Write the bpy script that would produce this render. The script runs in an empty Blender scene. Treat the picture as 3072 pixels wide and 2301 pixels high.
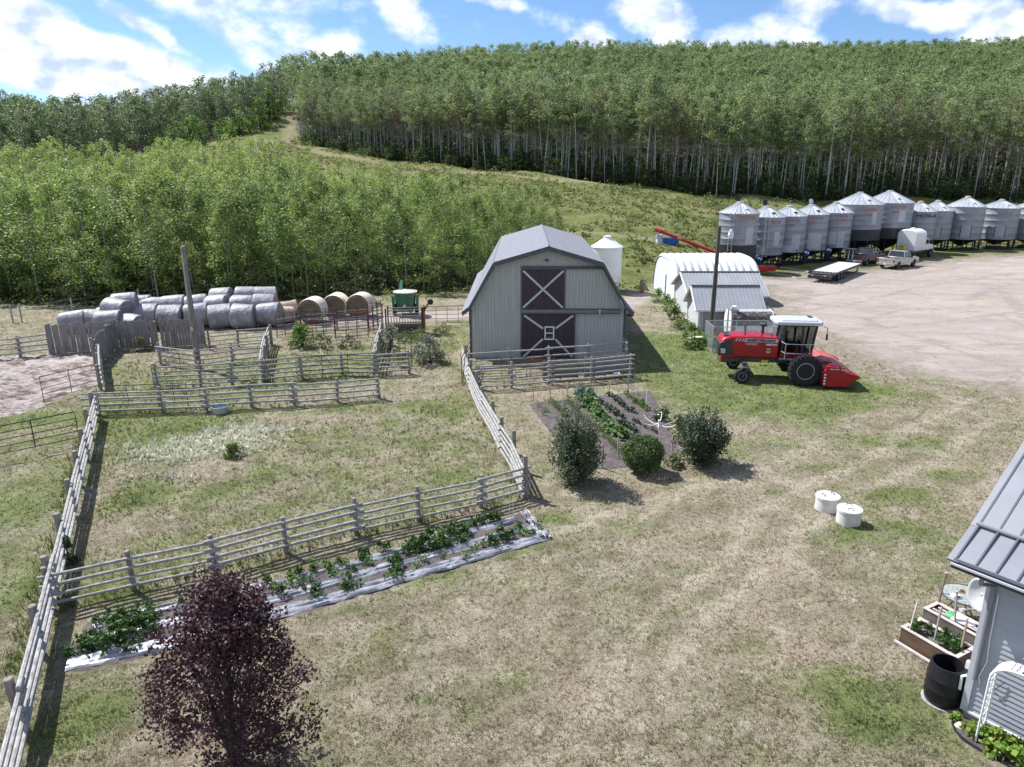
import bpy, math, random
import numpy as np
from mathutils import Vector, Matrix, Euler

random.seed(11)
rng = np.random.default_rng(11)
scene = bpy.context.scene
COL = scene.collection
PI = math.pi

# ------------------------------------------------------------------ camera model
F = 2150.0
CX, CY = 1536.0, 1150.0
TILT = math.atan((CY - 500.0) / F)
SN, CS = math.sin(TILT), math.cos(TILT)
HC = 11.0


def G(px, py, z=0.0):
    """where the sight line of a photo position meets the level z"""
    u = (px - CX) / F
    v = (py - CY) / F
    t = (HC - z) / (SN + v * CS)
    return Vector((u * t, (CS - v * SN) * t, z))


def W(px, py, Y):
    u = (px - CX) / F
    v = (py - CY) / F
    t = Y / (CS - v * SN)
    return Vector((u * t, Y, HC + t * (-SN - v * CS)))


def ZT(py, Y):
    return W(CX, py, Y).z


cam_d = bpy.data.cameras.new('Camera')
cam = bpy.data.objects.new('Camera', cam_d)
COL.objects.link(cam)
cam.location = (0, 0, HC)
cam.rotation_euler = (PI / 2 - TILT, 0, 0)
cam_d.sensor_width = 36
cam_d.lens = 36 * F / 3072
cam_d.clip_end = 6000
cam_d.clip_start = 0.1
scene.camera = cam


# ------------------------------------------------------------------ object helpers
def tag(o, label=None, cat=None, group=None, kind=None):
    if label: o['label'] = label
    if cat: o['category'] = cat
    if group: o['group'] = group
    if kind: o['kind'] = kind
    return o


def thing(name, label, cat, loc=(0, 0, 0), rz=0.0, group=None):
    o = bpy.data.objects.new(name, None)
    o.empty_display_size = 0.2
    COL.objects.link(o)
    o.location = loc
    o.rotation_euler = (0, 0, rz)
    return tag(o, label, cat, group)


CHILD = {}


def link(o, parent=None):
    COL.objects.link(o)
    if parent is not None:
        o.parent = parent
        CHILD.setdefault(parent.name, []).append(o)
    return o


def dup(root, loc, rz=0.0, sc=1.0, label=None, group=None):
    r = root.copy()
    COL.objects.link(r)
    r.location = loc
    r.rotation_euler = (root.rotation_euler[0], root.rotation_euler[1], rz)
    r.scale = (sc, sc, sc) if not hasattr(sc, '__len__') else sc
    if label: r['label'] = label
    if group: r['group'] = group
    for ch in CHILD.get(root.name, []):
        c = ch.copy()
        COL.objects.link(c)
        c.parent = r
        for g in CHILD.get(ch.name, []):
            d = g.copy()
            COL.objects.link(d)
            d.parent = c
    return r


class MB:
    """collects faces, then links them as one mesh object"""

    def __init__(s):
        s.v = []
        s.f = []

    def add(s, vs, fs):
        n = len(s.v)
        s.v.extend([tuple(p) for p in vs])
        s.f.extend([tuple(i + n for i in f) for f in fs])
        return s

    def box(s, c, d, rz=0.0, rot=None):
        hx, hy, hz = d[0] / 2, d[1] / 2, d[2] / 2
        m = rot if rot is not None else Matrix.Rotation(rz, 3, 'Z')
        c = Vector(c)
        vs = [c + m @ Vector((x * hx, y * hy, z * hz)) for x in (-1, 1) for y in (-1, 1) for z in (-1, 1)]
        return s.add(vs, [(0, 1, 3, 2), (4, 6, 7, 5), (0, 4, 5, 1), (2, 3, 7, 6), (0, 2, 6, 4), (1, 5, 7, 3)])

    def bar(s, p, q, w, h, up=(0, 0, 1)):
        """square bar from p to q"""
        p, q = Vector(p), Vector(q)
        d = (q - p).normalized()
        up = Vector(up)
        if abs(d.dot(up)) > .98: up = Vector((1, 0, 0))
        a = d.cross(up).normalized() * (w / 2)
        b = a.cross(d).normalized() * (h / 2)
        vs = [p - a - b, p + a - b, p + a + b, p - a + b, q - a - b, q + a - b, q + a + b, q - a + b]
        return s.add(vs, [(3, 2, 1, 0), (4, 5, 6, 7), (0, 1, 5, 4), (1, 2, 6, 5), (2, 3, 7, 6), (3, 0, 4, 7)])

    def tube(s, pts, r, n=6, caps=True):
        pts = [Vector(p) for p in pts]
        k = len(pts)
        rs = r if hasattr(r, '__len__') else [r] * k
        vs = []
        prev = None
        for i, p in enumerate(pts):
            d = (pts[min(i + 1, k - 1)] - pts[max(i - 1, 0)]).normalized()
            ref = Vector((0, 0, 1)) if abs(d.z) < .95 else Vector((1, 0, 0))
            if prev is not None:
                a = prev - d * prev.dot(d)
                a = a.normalized() if a.length > 1e-6 else d.cross(ref).normalized()
            else:
                a = d.cross(ref).normalized()
            prev = a
            b = d.cross(a)
            for j in range(n):
                t = 2 * PI * j / n
                vs.append(p + (a * math.cos(t) + b * math.sin(t)) * rs[i])
        fs = []
        for i in range(k - 1):
            for j in range(n):
                j2 = (j + 1) % n
                fs.append((i * n + j, i * n + j2, (i + 1) * n + j2, (i + 1) * n + j))
        if caps:
            fs.append(tuple(reversed(range(n))))
            fs.append(tuple(range((k - 1) * n, k * n)))
        return s.add(vs, fs)

    def lathe(s, prof, c=(0, 0, 0), n=24, axis='Z', cap0=True, cap1=True):
        vs = []
        for (r, h) in prof:
            for j in range(n):
                t = 2 * PI * j / n
                if axis == 'Z':
                    vs.append((c[0] + r * math.cos(t), c[1] + r * math.sin(t), c[2] + h))
                elif axis == 'Y':
                    vs.append((c[0] + r * math.cos(t), c[1] + h, c[2] - r * math.sin(t)))
                else:
                    vs.append((c[0] + h, c[1] + r * math.cos(t), c[2] + r * math.sin(t)))
        fs = []
        k = len(prof)
        for i in range(k - 1):
            for j in range(n):
                j2 = (j + 1) % n
                fs.append((i * n + j, i * n + j2, (i + 1) * n + j2, (i + 1) * n + j))
        if cap0: fs.append(tuple(reversed(range(n))))
        if cap1: fs.append(tuple(range((k - 1) * n, k * n)))
        return s.add(vs, fs)

    def prism(s, poly, ext):
        """closed polygon (3-D points) swept along ext"""
        n = len(poly)
        e = Vector(ext)
        vs = [Vector(p) for p in poly] + [Vector(p) + e for p in poly]
        fs = [tuple(reversed(range(n))), tuple(range(n, 2 * n))]
        for i in range(n):
            j = (i + 1) % n
            fs.append((i, j, n + j, n + i))
        return s.add(vs, fs)

    def quad(s, a, b, c, d):
        return s.add([a, b, c, d], [(0, 1, 2, 3)])

    def build(s, name, m, parent=None, smooth=False, sharp=35, bevel=0, off=None):
        me = bpy.data.meshes.new(name)
        if off is not None:
            ox, oy, oz = off
            vs = [(p[0] - ox, p[1] - oy, p[2] - oz) for p in s.v]
        else:
            vs = s.v
        me.from_pydata(vs, [], s.f)
        me.update()
        fix_normals(me)
        if m is not None: me.materials.append(m)
        if smooth:
            me.polygons.foreach_set('use_smooth', [True] * len(me.polygons))
            me.set_sharp_from_angle(angle=math.radians(sharp))
        o = bpy.data.objects.new(name, me)
        if bevel:
            b = o.modifiers.new('bevel', 'BEVEL')
            b.width = bevel
            b.segments = 2
            b.limit_method = 'ANGLE'
            b.angle_limit = math.radians(40)
        return link(o, parent)


import bmesh


def fix_normals(me):
    bm = bmesh.new()
    bm.from_mesh(me)
    bmesh.ops.recalc_face_normals(bm, faces=bm.faces)
    bm.to_mesh(me)
    bm.free()


def np_mesh(name, verts, quads, m, parent=None, attr=None, tri=False, smooth=False):
    """fast mesh from numpy arrays; quads (N,4) or triangles (N,3)"""
    me = bpy.data.meshes.new(name)
    k = 3 if tri else 4
    nv, nf = len(verts), len(quads)
    me.vertices.add(nv)
    me.vertices.foreach_set('co', np.ascontiguousarray(verts, dtype=np.float32).ravel())
    me.loops.add(nf * k)
    me.loops.foreach_set('vertex_index', np.ascontiguousarray(quads, dtype=np.int32).ravel())
    me.polygons.add(nf)
    me.polygons.foreach_set('loop_start', np.arange(0, nf * k, k, dtype=np.int32))
    if smooth:
        me.polygons.foreach_set('use_smooth', np.ones(nf, dtype=bool))
    me.update(calc_edges=True)
    if attr:
        for an, (dom, arr) in attr.items():
            a = me.attributes.new(an, 'FLOAT', dom)
            a.data.foreach_set('value', np.ascontiguousarray(arr, dtype=np.float32))
    if m is not None: me.materials.append(m)
    o = bpy.data.objects.new(name, me)
    return link(o, parent)


def text_mesh(s, size, ext=0.004, bold=0.0, shear=0.0):
    cu = bpy.data.curves.new('lettering', 'FONT')
    cu.body = s
    cu.size = size
    cu.extrude = ext
    cu.offset = bold
    cu.shear = shear
    cu.align_x = 'CENTER'
    cu.align_y = 'CENTER'
    cu.resolution_u = 3
    o = bpy.data.objects.new('lettering', cu)
    COL.objects.link(o)
    dg = bpy.context.evaluated_depsgraph_get()
    me = bpy.data.meshes.new_from_object(o.evaluated_get(dg))
    bpy.data.objects.remove(o)
    bpy.data.curves.remove(cu)
    return me


def lettering(s, size, mat4, m, parent, name='lettering', bold=0.0, shear=0.0, wrap=None):
    """text in the plane of mat4; wrap=(radius, angle, z): bent round a cylinder"""
    me = text_mesh(s, size, bold=bold, shear=shear)
    if wrap:
        r, ang, z = wrap
        for v in me.vertices:
            a = ang + v.co.x / r
            rr = r + .012 + v.co.z
            y = v.co.y
            v.co = (rr * math.cos(a), rr * math.sin(a), z + y)
    else:
        me.transform(mat4)
    me.name = name
    me.materials.clear()
    me.materials.append(m)
    o = bpy.data.objects.new(name, me)
    return link(o, parent)


# ------------------------------------------------------------------ materials
MATS = {}


def nd(nt, typ, **kw):
    n = nt.nodes.new(typ)
    for k, v in kw.items():
        setattr(n, k, v)
    return n


def mk(name, base, rough=.7, metal=0.0, var=.15, scale=3.0, bump=0.0, bscale=25.0, coord='Object',
       stretch=(1, 1, 1), col2=None, spec=.35, detail=5.0, contrast=(.3, .7), rand=0.0, coat=0.0):
    if name in MATS: return MATS[name]
    m = bpy.data.materials.new(name)
    m.use_nodes = True
    nt = m.node_tree
    b = nt.nodes['Principled BSDF']
    b.inputs['Roughness'].default_value = rough
    b.inputs['Metallic'].default_value = metal
    b.inputs['Specular IOR Level'].default_value = spec
    b.inputs['Coat Weight'].default_value = coat
    tc = nd(nt, 'ShaderNodeTexCoord')
    mp = nd(nt, 'ShaderNodeMapping')
    mp.inputs['Scale'].default_value = stretch
    if coord == 'World':
        ge = nd(nt, 'ShaderNodeNewGeometry')
        nt.links.new(ge.outputs['Position'], mp.inputs['Vector'])
    else:
        nt.links.new(tc.outputs[coord], mp.inputs['Vector'])
    nz = nd(nt, 'ShaderNodeTexNoise')
    nz.inputs['Scale'].default_value = scale
    nz.inputs['Detail'].default_value = detail
    nt.links.new(mp.outputs[0], nz.inputs['Vector'])
    mr = nd(nt, 'ShaderNodeMapRange')
    mr.inputs['From Min'].default_value = contrast[0]
    mr.inputs['From Max'].default_value = contrast[1]
    nt.links.new(nz.outputs['Fac'], mr.inputs['Value'])
    mx = nd(nt, 'ShaderNodeMix', data_type='RGBA')
    if col2 is None:
        a = [min(1, c * (1 - var)) for c in base]
        c2 = [min(1, c * (1 + var)) for c in base]
    else:
        a, c2 = base, col2
    mx.inputs['A'].default_value = (*a, 1)
    mx.inputs['B'].default_value = (*c2, 1)
    nt.links.new(mr.outputs[0], mx.inputs['Factor'])
    out = mx.outputs['Result']
    if rand:
        oi = nd(nt, 'ShaderNodeObjectInfo')
        hs = nd(nt, 'ShaderNodeHueSaturation')
        ma = nd(nt, 'ShaderNodeMapRange')
        ma.inputs['To Min'].default_value = 1 - rand
        ma.inputs['To Max'].default_value = 1 + rand
        nt.links.new(oi.outputs['Random'], ma.inputs['Value'])
        nt.links.new(ma.outputs[0], hs.inputs['Value'])
        nt.links.new(out, hs.inputs['Color'])
        out = hs.outputs['Color']
    nt.links.new(out, b.inputs['Base Color'])
    if bump:
        n2 = nd(nt, 'ShaderNodeTexNoise')
        n2.inputs['Scale'].default_value = bscale
        n2.inputs['Detail'].default_value = 6
        nt.links.new(mp.outputs[0], n2.inputs['Vector'])
        bu = nd(nt, 'ShaderNodeBump')
        bu.inputs['Strength'].default_value = min(1, bump)
        bu.inputs['Distance'].default_value = .03 * max(1, bump)
        nt.links.new(n2.outputs['Fac'], bu.inputs['Height'])
        nt.links.new(bu.outputs[0], b.inputs['Normal'])
    MATS[name] = m
    return m


def add_bands(m, axis, pitch, strength=.6, dist=.02, prof='SIN'):
    """ribs or corrugation as bump along an object axis"""
    nt = m.node_tree
    b = nt.nodes['Principled BSDF']
    tc = nd(nt, 'ShaderNodeTexCoord')
    wv = nd(nt, 'ShaderNodeTexWave', wave_type='BANDS', bands_direction=axis, wave_profile=prof)
    wv.inputs['Scale'].default_value = 2 * PI / 20 / pitch
    nt.links.new(tc.outputs['Object'], wv.inputs['Vector'])
    bu = nd(nt, 'ShaderNodeBump')
    bu.inputs['Strength'].default_value = strength
    bu.inputs['Distance'].default_value = dist
    nt.links.new(wv.outputs['Fac'], bu.inputs['Height'])
    if b.inputs['Normal'].links:
        nt.links.new(b.inputs['Normal'].links[0].from_socket, bu.inputs['Normal'])
    nt.links.new(bu.outputs[0], b.inputs['Normal'])
    return m


def leafmat(name, c1, c2, trans=.3, rand=.18, hue=.02, gloss=.25):
    """foliage: colour varies leaf by leaf (attribute tint) and plant by plant"""
    if name in MATS: return MATS[name]
    m = bpy.data.materials.new(name)
    m.use_nodes = True
    nt = m.node_tree
    nt.nodes.remove(nt.nodes['Principled BSDF'])
    out = nt.nodes['Material Output']
    at = nd(nt, 'ShaderNodeAttribute', attribute_name='tint')
    mx = nd(nt, 'ShaderNodeMix', data_type='RGBA')
    mx.inputs['A'].default_value = (*c1, 1)
    mx.inputs['B'].default_value = (*c2, 1)
    nt.links.new(at.outputs['Fac'], mx.inputs['Factor'])
    oi = nd(nt, 'ShaderNodeObjectInfo')
    hs = nd(nt, 'ShaderNodeHueSaturation')
    a = nd(nt, 'ShaderNodeMapRange')
    a.inputs['To Min'].default_value = 1 - rand
    a.inputs['To Max'].default_value = 1 + rand
    h = nd(nt, 'ShaderNodeMapRange')
    h.inputs['To Min'].default_value = .5 - hue
    h.inputs['To Max'].default_value = .5 + hue
    nt.links.new(oi.outputs['Random'], a.inputs['Value'])
    wn = nd(nt, 'ShaderNodeTexWhiteNoise', noise_dimensions='1D')
    nt.links.new(oi.outputs['Random'], wn.inputs['W'])
    nt.links.new(wn.outputs['Value'], h.inputs['Value'])
    nt.links.new(a.outputs[0], hs.inputs['Value'])
    nt.links.new(h.outputs[0], hs.inputs['Hue'])
    nt.links.new(mx.outputs['Result'], hs.inputs['Color'])
    p = nd(nt, 'ShaderNodeBsdfPrincipled')
    p.inputs['Roughness'].default_value = .55
    p.inputs['Specular IOR Level'].default_value = gloss
    nt.links.new(hs.outputs['Color'], p.inputs['Base Color'])
    tr = nd(nt, 'ShaderNodeBsdfTranslucent')
    hs2 = nd(nt, 'ShaderNodeHueSaturation')
    hs2.inputs['Value'].default_value = 1.25
    hs2.inputs['Saturation'].default_value = 1.1
    nt.links.new(hs.outputs['Color'], hs2.inputs['Color'])
    nt.links.new(hs2.outputs['Color'], tr.inputs['Color'])
    ms = nd(nt, 'ShaderNodeMixShader')
    ms.inputs['Fac'].default_value = trans
    nt.links.new(p.outputs[0], ms.inputs[1])
    nt.links.new(tr.outputs[0], ms.inputs[2])
    nt.links.new(ms.outputs[0], out.inputs['Surface'])
    MATS[name] = m
    return m


def glassmat(name, col=(.02, .025, .03), rough=.05):
    return mk(name, col, rough=rough, var=.2, spec=.8)


def nrm(v):
    return v / np.maximum(np.linalg.norm(v, axis=-1, keepdims=True), 1e-9)


# ------------------------------------------------------------------ foliage arrays
def leaves(centres, size, aspect=.55, up=.5, g=None, jit=.35):
    """one leaf-shaped quad per centre; returns verts, quads"""
    g = g or rng
    n = len(centres)
    nor = g.normal(size=(n, 3))
    nor[:, 2] += up * 1.6
    nor = nrm(nor)
    t = g.normal(size=(n, 3))
    a = nrm(np.cross(nor, t))
    b = np.cross(nor, a)
    s = (size * (1 + jit * g.uniform(-1, 1, size=n)))[:, None]
    p0 = centres - a * s * .5
    p2 = centres + a * s * .5
    p1 = centres - b * s * aspect * .5 - a * s * .05
    p3 = centres + b * s * aspect * .5 - a * s * .05
    vs = np.stack([p0, p1, p2, p3], axis=1).reshape(-1, 3)
    q = np.arange(4 * n).reshape(-1, 4)
    return vs, q


def crown_points(g, h0, h1, rad, ncl, nleaf, clr=.32, top=.35, low=.55, shell=.6, sq=1.0):
    """leaf centres in clumps through a crown from h0 to h1"""
    z = g.uniform(0, 1, ncl)
    prof = np.sin(np.clip((z * (1 - top * .5) + low * .35), 0, 1) * PI) ** .6
    prof = np.where(z > 1 - top, prof * (1 - ((z - (1 - top)) / top) ** 2 * .85), prof)
    th = g.uniform(0, 2 * PI, ncl)
    r = rad * prof * (shell + (1 - shell) * g.uniform(0, 1, ncl)) * g.uniform(.55, 1.12, ncl)
    cc = np.stack([r * np.cos(th), r * np.sin(th) * sq, h0 + z * (h1 - h0)], axis=1)
    k = g.integers(0, ncl, nleaf)
    cr = rad * clr * g.uniform(.6, 1.3, ncl)
    d = np.clip(g.normal(size=(nleaf, 3)), -1.7, 1.7) * cr[k][:, None] * .6
    d[:, 2] *= .8
    ctint = g.uniform(0, 1, ncl)
    return cc[k] + d, np.clip(ctint[k] * .55 + g.uniform(0, .45, nleaf), 0, 1), cc


def branchy(mb, g, h0, h1, rad, r0, nb, trunk_top, lean=0.0, curve=.25, segs=4, multi=0):
    pts = []
    ph = g.uniform(0, 6.28)
    for i in range(segs + 1):
        t = i / segs
        pts.append((math.cos(ph) * curve * math.sin(t * 3) * t + lean * t, math.sin(ph) * curve * math.sin(t * 2.5) * t, trunk_top * t))
    rs = [r0 * (1 - .8 * i / segs) for i in range(segs + 1)]
    mb.tube(pts, rs, 6)
    for k in range(nb):
        t = g.uniform(.35, .92)
        z = trunk_top * t
        i = min(int(t * segs), segs - 1)
        fr = t * segs - i
        b = Vector(pts[i]).lerp(Vector(pts[i + 1]), fr)
        a = g.uniform(0, 6.28)
        l = rad * g.uniform(.5, .95)
        e = b + Vector((math.cos(a) * l, math.sin(a) * l, l * g.uniform(.4, 1.1)))
        mid = b.lerp(e, .5) + Vector((0, 0, -l * .08))
        rr = r0 * (1 - .8 * t) * .6
        mb.tube([b, mid, e], [rr, rr * .6, rr * .25], 4)
    return pts
# ------------------------------------------------------------------ light, sky
SUN_DIR = Vector((.64, -.46, -1.0)).normalized()      # the way the light travels
SUN_EL = math.asin(-SUN_DIR.z)
SUN_AZ = math.atan2(-SUN_DIR.x, -SUN_DIR.y)            # from +Y towards +X
sun_d = bpy.data.lights.new('sun', 'SUN')
sun_d.energy = 5.0
sun_d.angle = math.radians(.5)
sun_d.color = (1.0, .98, .945)
sun = bpy.data.objects.new('sun', sun_d)
COL.objects.link(sun)
sun.rotation_euler = SUN_DIR.to_track_quat('-Z', 'Y').to_euler()
sun.location = (-60, 60, 90)


def build_world():
    w = bpy.data.worlds.new('World')
    scene.world = w
    w.use_nodes = True
    nt = w.node_tree
    nt.nodes.clear()
    out = nd(nt, 'ShaderNodeOutputWorld')
    bg = nd(nt, 'ShaderNodeBackground')
    bg.inputs['Strength'].default_value = .055
    sky = nd(nt, 'ShaderNodeTexSky', sky_type='NISHITA')
    sky.sun_disc = False
    sky.sun_elevation = SUN_EL
    sky.sun_rotation = SUN_AZ
    sky.altitude = 700
    sky.air_density = 1.0
    sky.dust_density = .25
    sky.ozone_density = 3.0
    tc = nd(nt, 'ShaderNodeTexCoord')
    L = nt.links.new

    def math_(op, a, b=None, c=None, clamp=False):
        n = nd(nt, 'ShaderNodeMath', operation=op)
        n.use_clamp = clamp
        for i, x in enumerate((a, b, c)):
            if x is None: continue
            if isinstance(x, (int, float)):
                n.inputs[i].default_value = x
            else:
                L(x, n.inputs[i])
        return n.outputs[0]

    sep = nd(nt, 'ShaderNodeSeparateXYZ')
    L(tc.outputs['Generated'], sep.inputs[0])
    az = math_('ARCTAN2', sep.outputs[0], sep.outputs[1])
    el = math_('ARCSINE', sep.outputs[2])

    def dirof(px, py):
        u, v = (px - CX) / F, (py - CY) / F
        d = Vector((u, CS - v * SN, -SN - v * CS)).normalized()
        return math.atan2(d.x, d.y), math.asin(d.z)

    # cloud banks: (photo position of the bank, half width, half height, slope, weight)
    banks = [(120, 120, 210, 90, .45, 1.0), (300, 175, 250, 62, .42, 1.05), (520, 215, 240, 50, .30, .95), (150, 235, 330, 42, .10, .75),
             (640, 235, 110, 40, -.1, .8), (420, 70, 110, 28, .65, .75), (470, 100, 90, 22, .6, .5), (700, 60, 190, 80, .5, .62),
             (740, 130, 110, 70, .9, .72), (860, 60, 130, 70, .5, .5), (1010, 130, 90, 45, 0, .72), (1010, 165, 80, 26, 0, .7), (1215, 25, 75, 60, .2, .95),
             (560, -40, 800, 60, .05, .55), (1500, 15, 160, 30, .2, .62), (1790, 130, 90, 45, .1, .85), (1840, 150, 120, 30, 0, .8), (1960, 60, 110, 75, .6, .8), (2010, 105, 90, 50, .5, .85),
             (2180, 120, 70, 36, 0, .85), (2360, 120, 105, 45, .1, .9), (2420, 85, 60, 45, -.3, .7), (2430, 25, 120, 40, 0, .6),
             (2720, 20, 150, 32, .1, .85), (2900, 10, 200, 40, .0, .6), (3020, 70, 70, 65, .3, .95), (2070, 140, 180, 40, 0, .5), (1650, 60, 200, 40, .3, .4)]
    comb = nd(nt, 'ShaderNodeCombineXYZ')
    L(az, comb.inputs[0])
    L(math_('MULTIPLY', el, 1.5), comb.inputs[1])
    nz0 = nd(nt, 'ShaderNodeTexNoise')
    nz0.inputs['Scale'].default_value = 9
    nz0.inputs['Detail'].default_value = 3
    L(comb.outputs[0], nz0.inputs['Vector'])
    warp = nd(nt, 'ShaderNodeSeparateColor')
    L(nz0.outputs['Color'], warp.inputs[0])
    azw = math_('ADD', az, math_('MULTIPLY', math_('SUBTRACT', warp.outputs[0], .5), .06))
    elw = math_('ADD', el, math_('MULTIPLY', math_('SUBTRACT', warp.outputs[1], .5), .045))
    acc = None
    for (px, py, hw, hh, sl, wt) in banks:
        a0, e0 = dirof(px, py)
        sx, sy = hw / F * 1.0, hh / F * 1.0
        dx = math_('SUBTRACT', azw, a0)
        dy = math_('SUBTRACT', elw, e0)
        dy2 = math_('MULTIPLY_ADD', dx, sl, dy)
        q = math_('ADD', math_('POWER', math_('DIVIDE', math_('ABSOLUTE', dx), sx), 2.0), math_('POWER', math_('DIVIDE', math_('ABSOLUTE', dy2), sy), 2.0))
        g = math_('MULTIPLY', math_('POWER', 2.718, math_('MULTIPLY', q, -.8)), wt)
        acc = g if acc is None else math_('MAXIMUM', acc, g)
    nz = nd(nt, 'ShaderNodeTexNoise')
    nz.inputs['Scale'].default_value = 16
    nz.inputs['Detail'].default_value = 9
    nz.inputs['Roughness'].default_value = .58
    L(comb.outputs[0], nz.inputs['Vector'])
    # away from the banks the clouds are scattered by chance
    nzf = nd(nt, 'ShaderNodeTexNoise')
    nzf.inputs['Scale'].default_value = 4
    L(comb.outputs[0], nzf.inputs['Vector'])
    fm = nd(nt, 'ShaderNodeMapRange', interpolation_type='SMOOTHSTEP')
    fm.inputs['From Min'].default_value = .66
    fm.inputs['From Max'].default_value = 1.1
    L(math_('ABSOLUTE', az), fm.inputs['Value'])
    far = fm.outputs[0]
    rnd_ = math_('MULTIPLY', far, math_('MULTIPLY', nzf.outputs[0], .9))
    acc = math_('MAXIMUM', acc, rnd_)
    dens = math_('ADD', acc, math_('MULTIPLY', math_('SUBTRACT', nz.outputs[0], .5), 1.5))
    mr = nd(nt, 'ShaderNodeMapRange', interpolation_type='SMOOTHSTEP')
    mr.inputs['From Min'].default_value = .24
    mr.inputs['From Max'].default_value = .80
    L(dens, mr.inputs['Value'])
    # billows: thick parts are brighter, undersides a little blue-grey
    n3 = nd(nt, 'ShaderNodeTexNoise')
    n3.inputs['Scale'].default_value = 22
    n3.inputs['Detail'].default_value = 7
    sh = nd(nt, 'ShaderNodeMapping')
    sh.inputs['Location'].default_value = (.02, -.05, 0)
    L(comb.outputs[0], sh.inputs['Vector'])
    L(sh.outputs[0], n3.inputs['Vector'])
    m3 = nd(nt, 'ShaderNodeMapRange')
    m3.inputs['From Min'].default_value = .36
    m3.inputs['From Max'].default_value = .56
    L(n3.outputs[0], m3.inputs['Value'])
    cc = nd(nt, 'ShaderNodeMix', data_type='RGBA')
    cc.inputs['A'].default_value = (7.4, 8.8, 12.2, 1)
    cc.inputs['B'].default_value = (14.6, 15.0, 15.6, 1)
    L(m3.outputs[0], cc.inputs['Factor'])
    skyc = nd(nt, 'ShaderNodeMix', data_type='RGBA', blend_type='MULTIPLY')
    skyc.inputs['Factor'].default_value = 1.0
    skyc.inputs['B'].default_value = (1.25, 1.45, 1.72, 1)
    L(sky.outputs[0], skyc.inputs['A'])
    mx = nd(nt, 'ShaderNodeMix', data_type='RGBA')
    L(math_('MULTIPLY', mr.outputs[0], .96), mx.inputs['Factor'])
    L(skyc.outputs['Result'], mx.inputs['A'])
    L(cc.outputs['Result'], mx.inputs['B'])
    L(mx.outputs['Result'], bg.inputs['Color'])
    L(bg.outputs[0], out.inputs['Surface'])


build_world()
scene.view_settings.view_transform = 'Standard'
scene.view_settings.look = 'None'
scene.view_settings.exposure = .70
scene.view_settings.gamma = 1
scene.render.engine = 'CYCLES'
scene.cycles.max_bounces = 6
scene.cycles.diffuse_bounces = 3
scene.cycles.transparent_max_bounces = 8
scene.cycles.use_denoising = True

# ------------------------------------------------------------------ terrain: smooth surface through surveyed heights
CP = []
for (px, py, Y) in [(3000, 600, 135), (2600, 598, 137), (2200, 590, 140), (1700, 530, 155), (1400, 505, 170), (1100, 465, 190), (900, 430, 210),
                    (560, 600, 120), (200, 632, 120), (1000, 640, 115), (0, 650, 112), (1300, 540, 140), (1700, 620, 115), (1700, 700, 95),
                    (2000, 700, 92), (2010, 735, 85), (1900, 800, 75.5), (2150, 660, 112), (1850, 745, 84), (1600, 745, 86), (1300, 700, 96), (1000, 760, 86), (500, 760, 86), (0, 775, 86),
                    (0, 505, 170), (300, 480, 185), (600, 425, 215), (870, 345, 245), (960, 420, 222), (820, 420, 206), (740, 480, 178)]:
    p = W(px, py, Y)
    CP.append((p.x, p.y, p.z))
for (px, py, Y, th) in [(3000, 130, 420, 16), (3600, 130, 420, 16), (2300, 142, 415, 16), (1800, 138, 405, 16), (1500, 152, 400, 16), (1150, 178, 380, 18), (1000, 192, 350, 20), (900, 190, 330, 21),
                        (800, 195, 325, 22), (600, 256, 330, 33), (400, 308, 335, 38), (-150, 345, 330, 30), (150, 350, 330, 32), (0, 270, 520, 24), (300, 296, 540, 32), (-400, 265, 520, 30),
                        (2300, 240, 260, 14), (1500, 250, 270, 14), (3200, 240, 260, 14)]:
    p = W(px, py, Y)
    CP.append((p.x, p.y, p.z - th))
for x in range(-80, 41, 20):
    for y in (-40, 0, 30, 58):
        CP.append((x, y, 0))
for x, y in [(60, 0), (60, 40), (60, 80), (40, 80), (30, 62), (50, 98), (70, 104), (90, 60), (90, 104), (110, 90), (24, 75), (26, 84), (-60, 66), (-40, 66), (-20, 66), (0, 67), (12, 68), (18, 69), (120, 40), (-120, 40), (-120, 0), (120, 0), (-120, 70)]:
    CP.append((x, y, 0))
for x in (-500, -200, 100, 400):
    CP.append((x, 800, 25))
CP.append((300, 150, 8)); CP.append((-250, 150, 12)); CP.append((-300, 300, 24)); CP.append((400, 420, 58)); CP.append((-600, 400, 30))
CPA = np.array(CP, dtype=float)


def tps_fit(P, lam):
    sc_ = 100.0
    X = P[:, :2] / sc_
    n = len(X)
    d2 = ((X[:, None] - X[None]) ** 2).sum(-1)
    K = np.where(d2 > 0, .5 * d2 * np.log(np.maximum(d2, 1e-12)), 0) + lam * np.eye(n)
    Q = np.hstack([np.ones((n, 1)), X])
    A = np.block([[K, Q], [Q.T, np.zeros((3, 3))]])
    w = np.linalg.solve(A, np.concatenate([P[:, 2], np.zeros(3)]))
    return X, w, sc_


TX, TW, TS = tps_fit(CPA, .0008)


def sstep(a, b, x):
    t = np.clip((x - a) / (b - a), 0, 1)
    return t * t * (3 - 2 * t)


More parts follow.
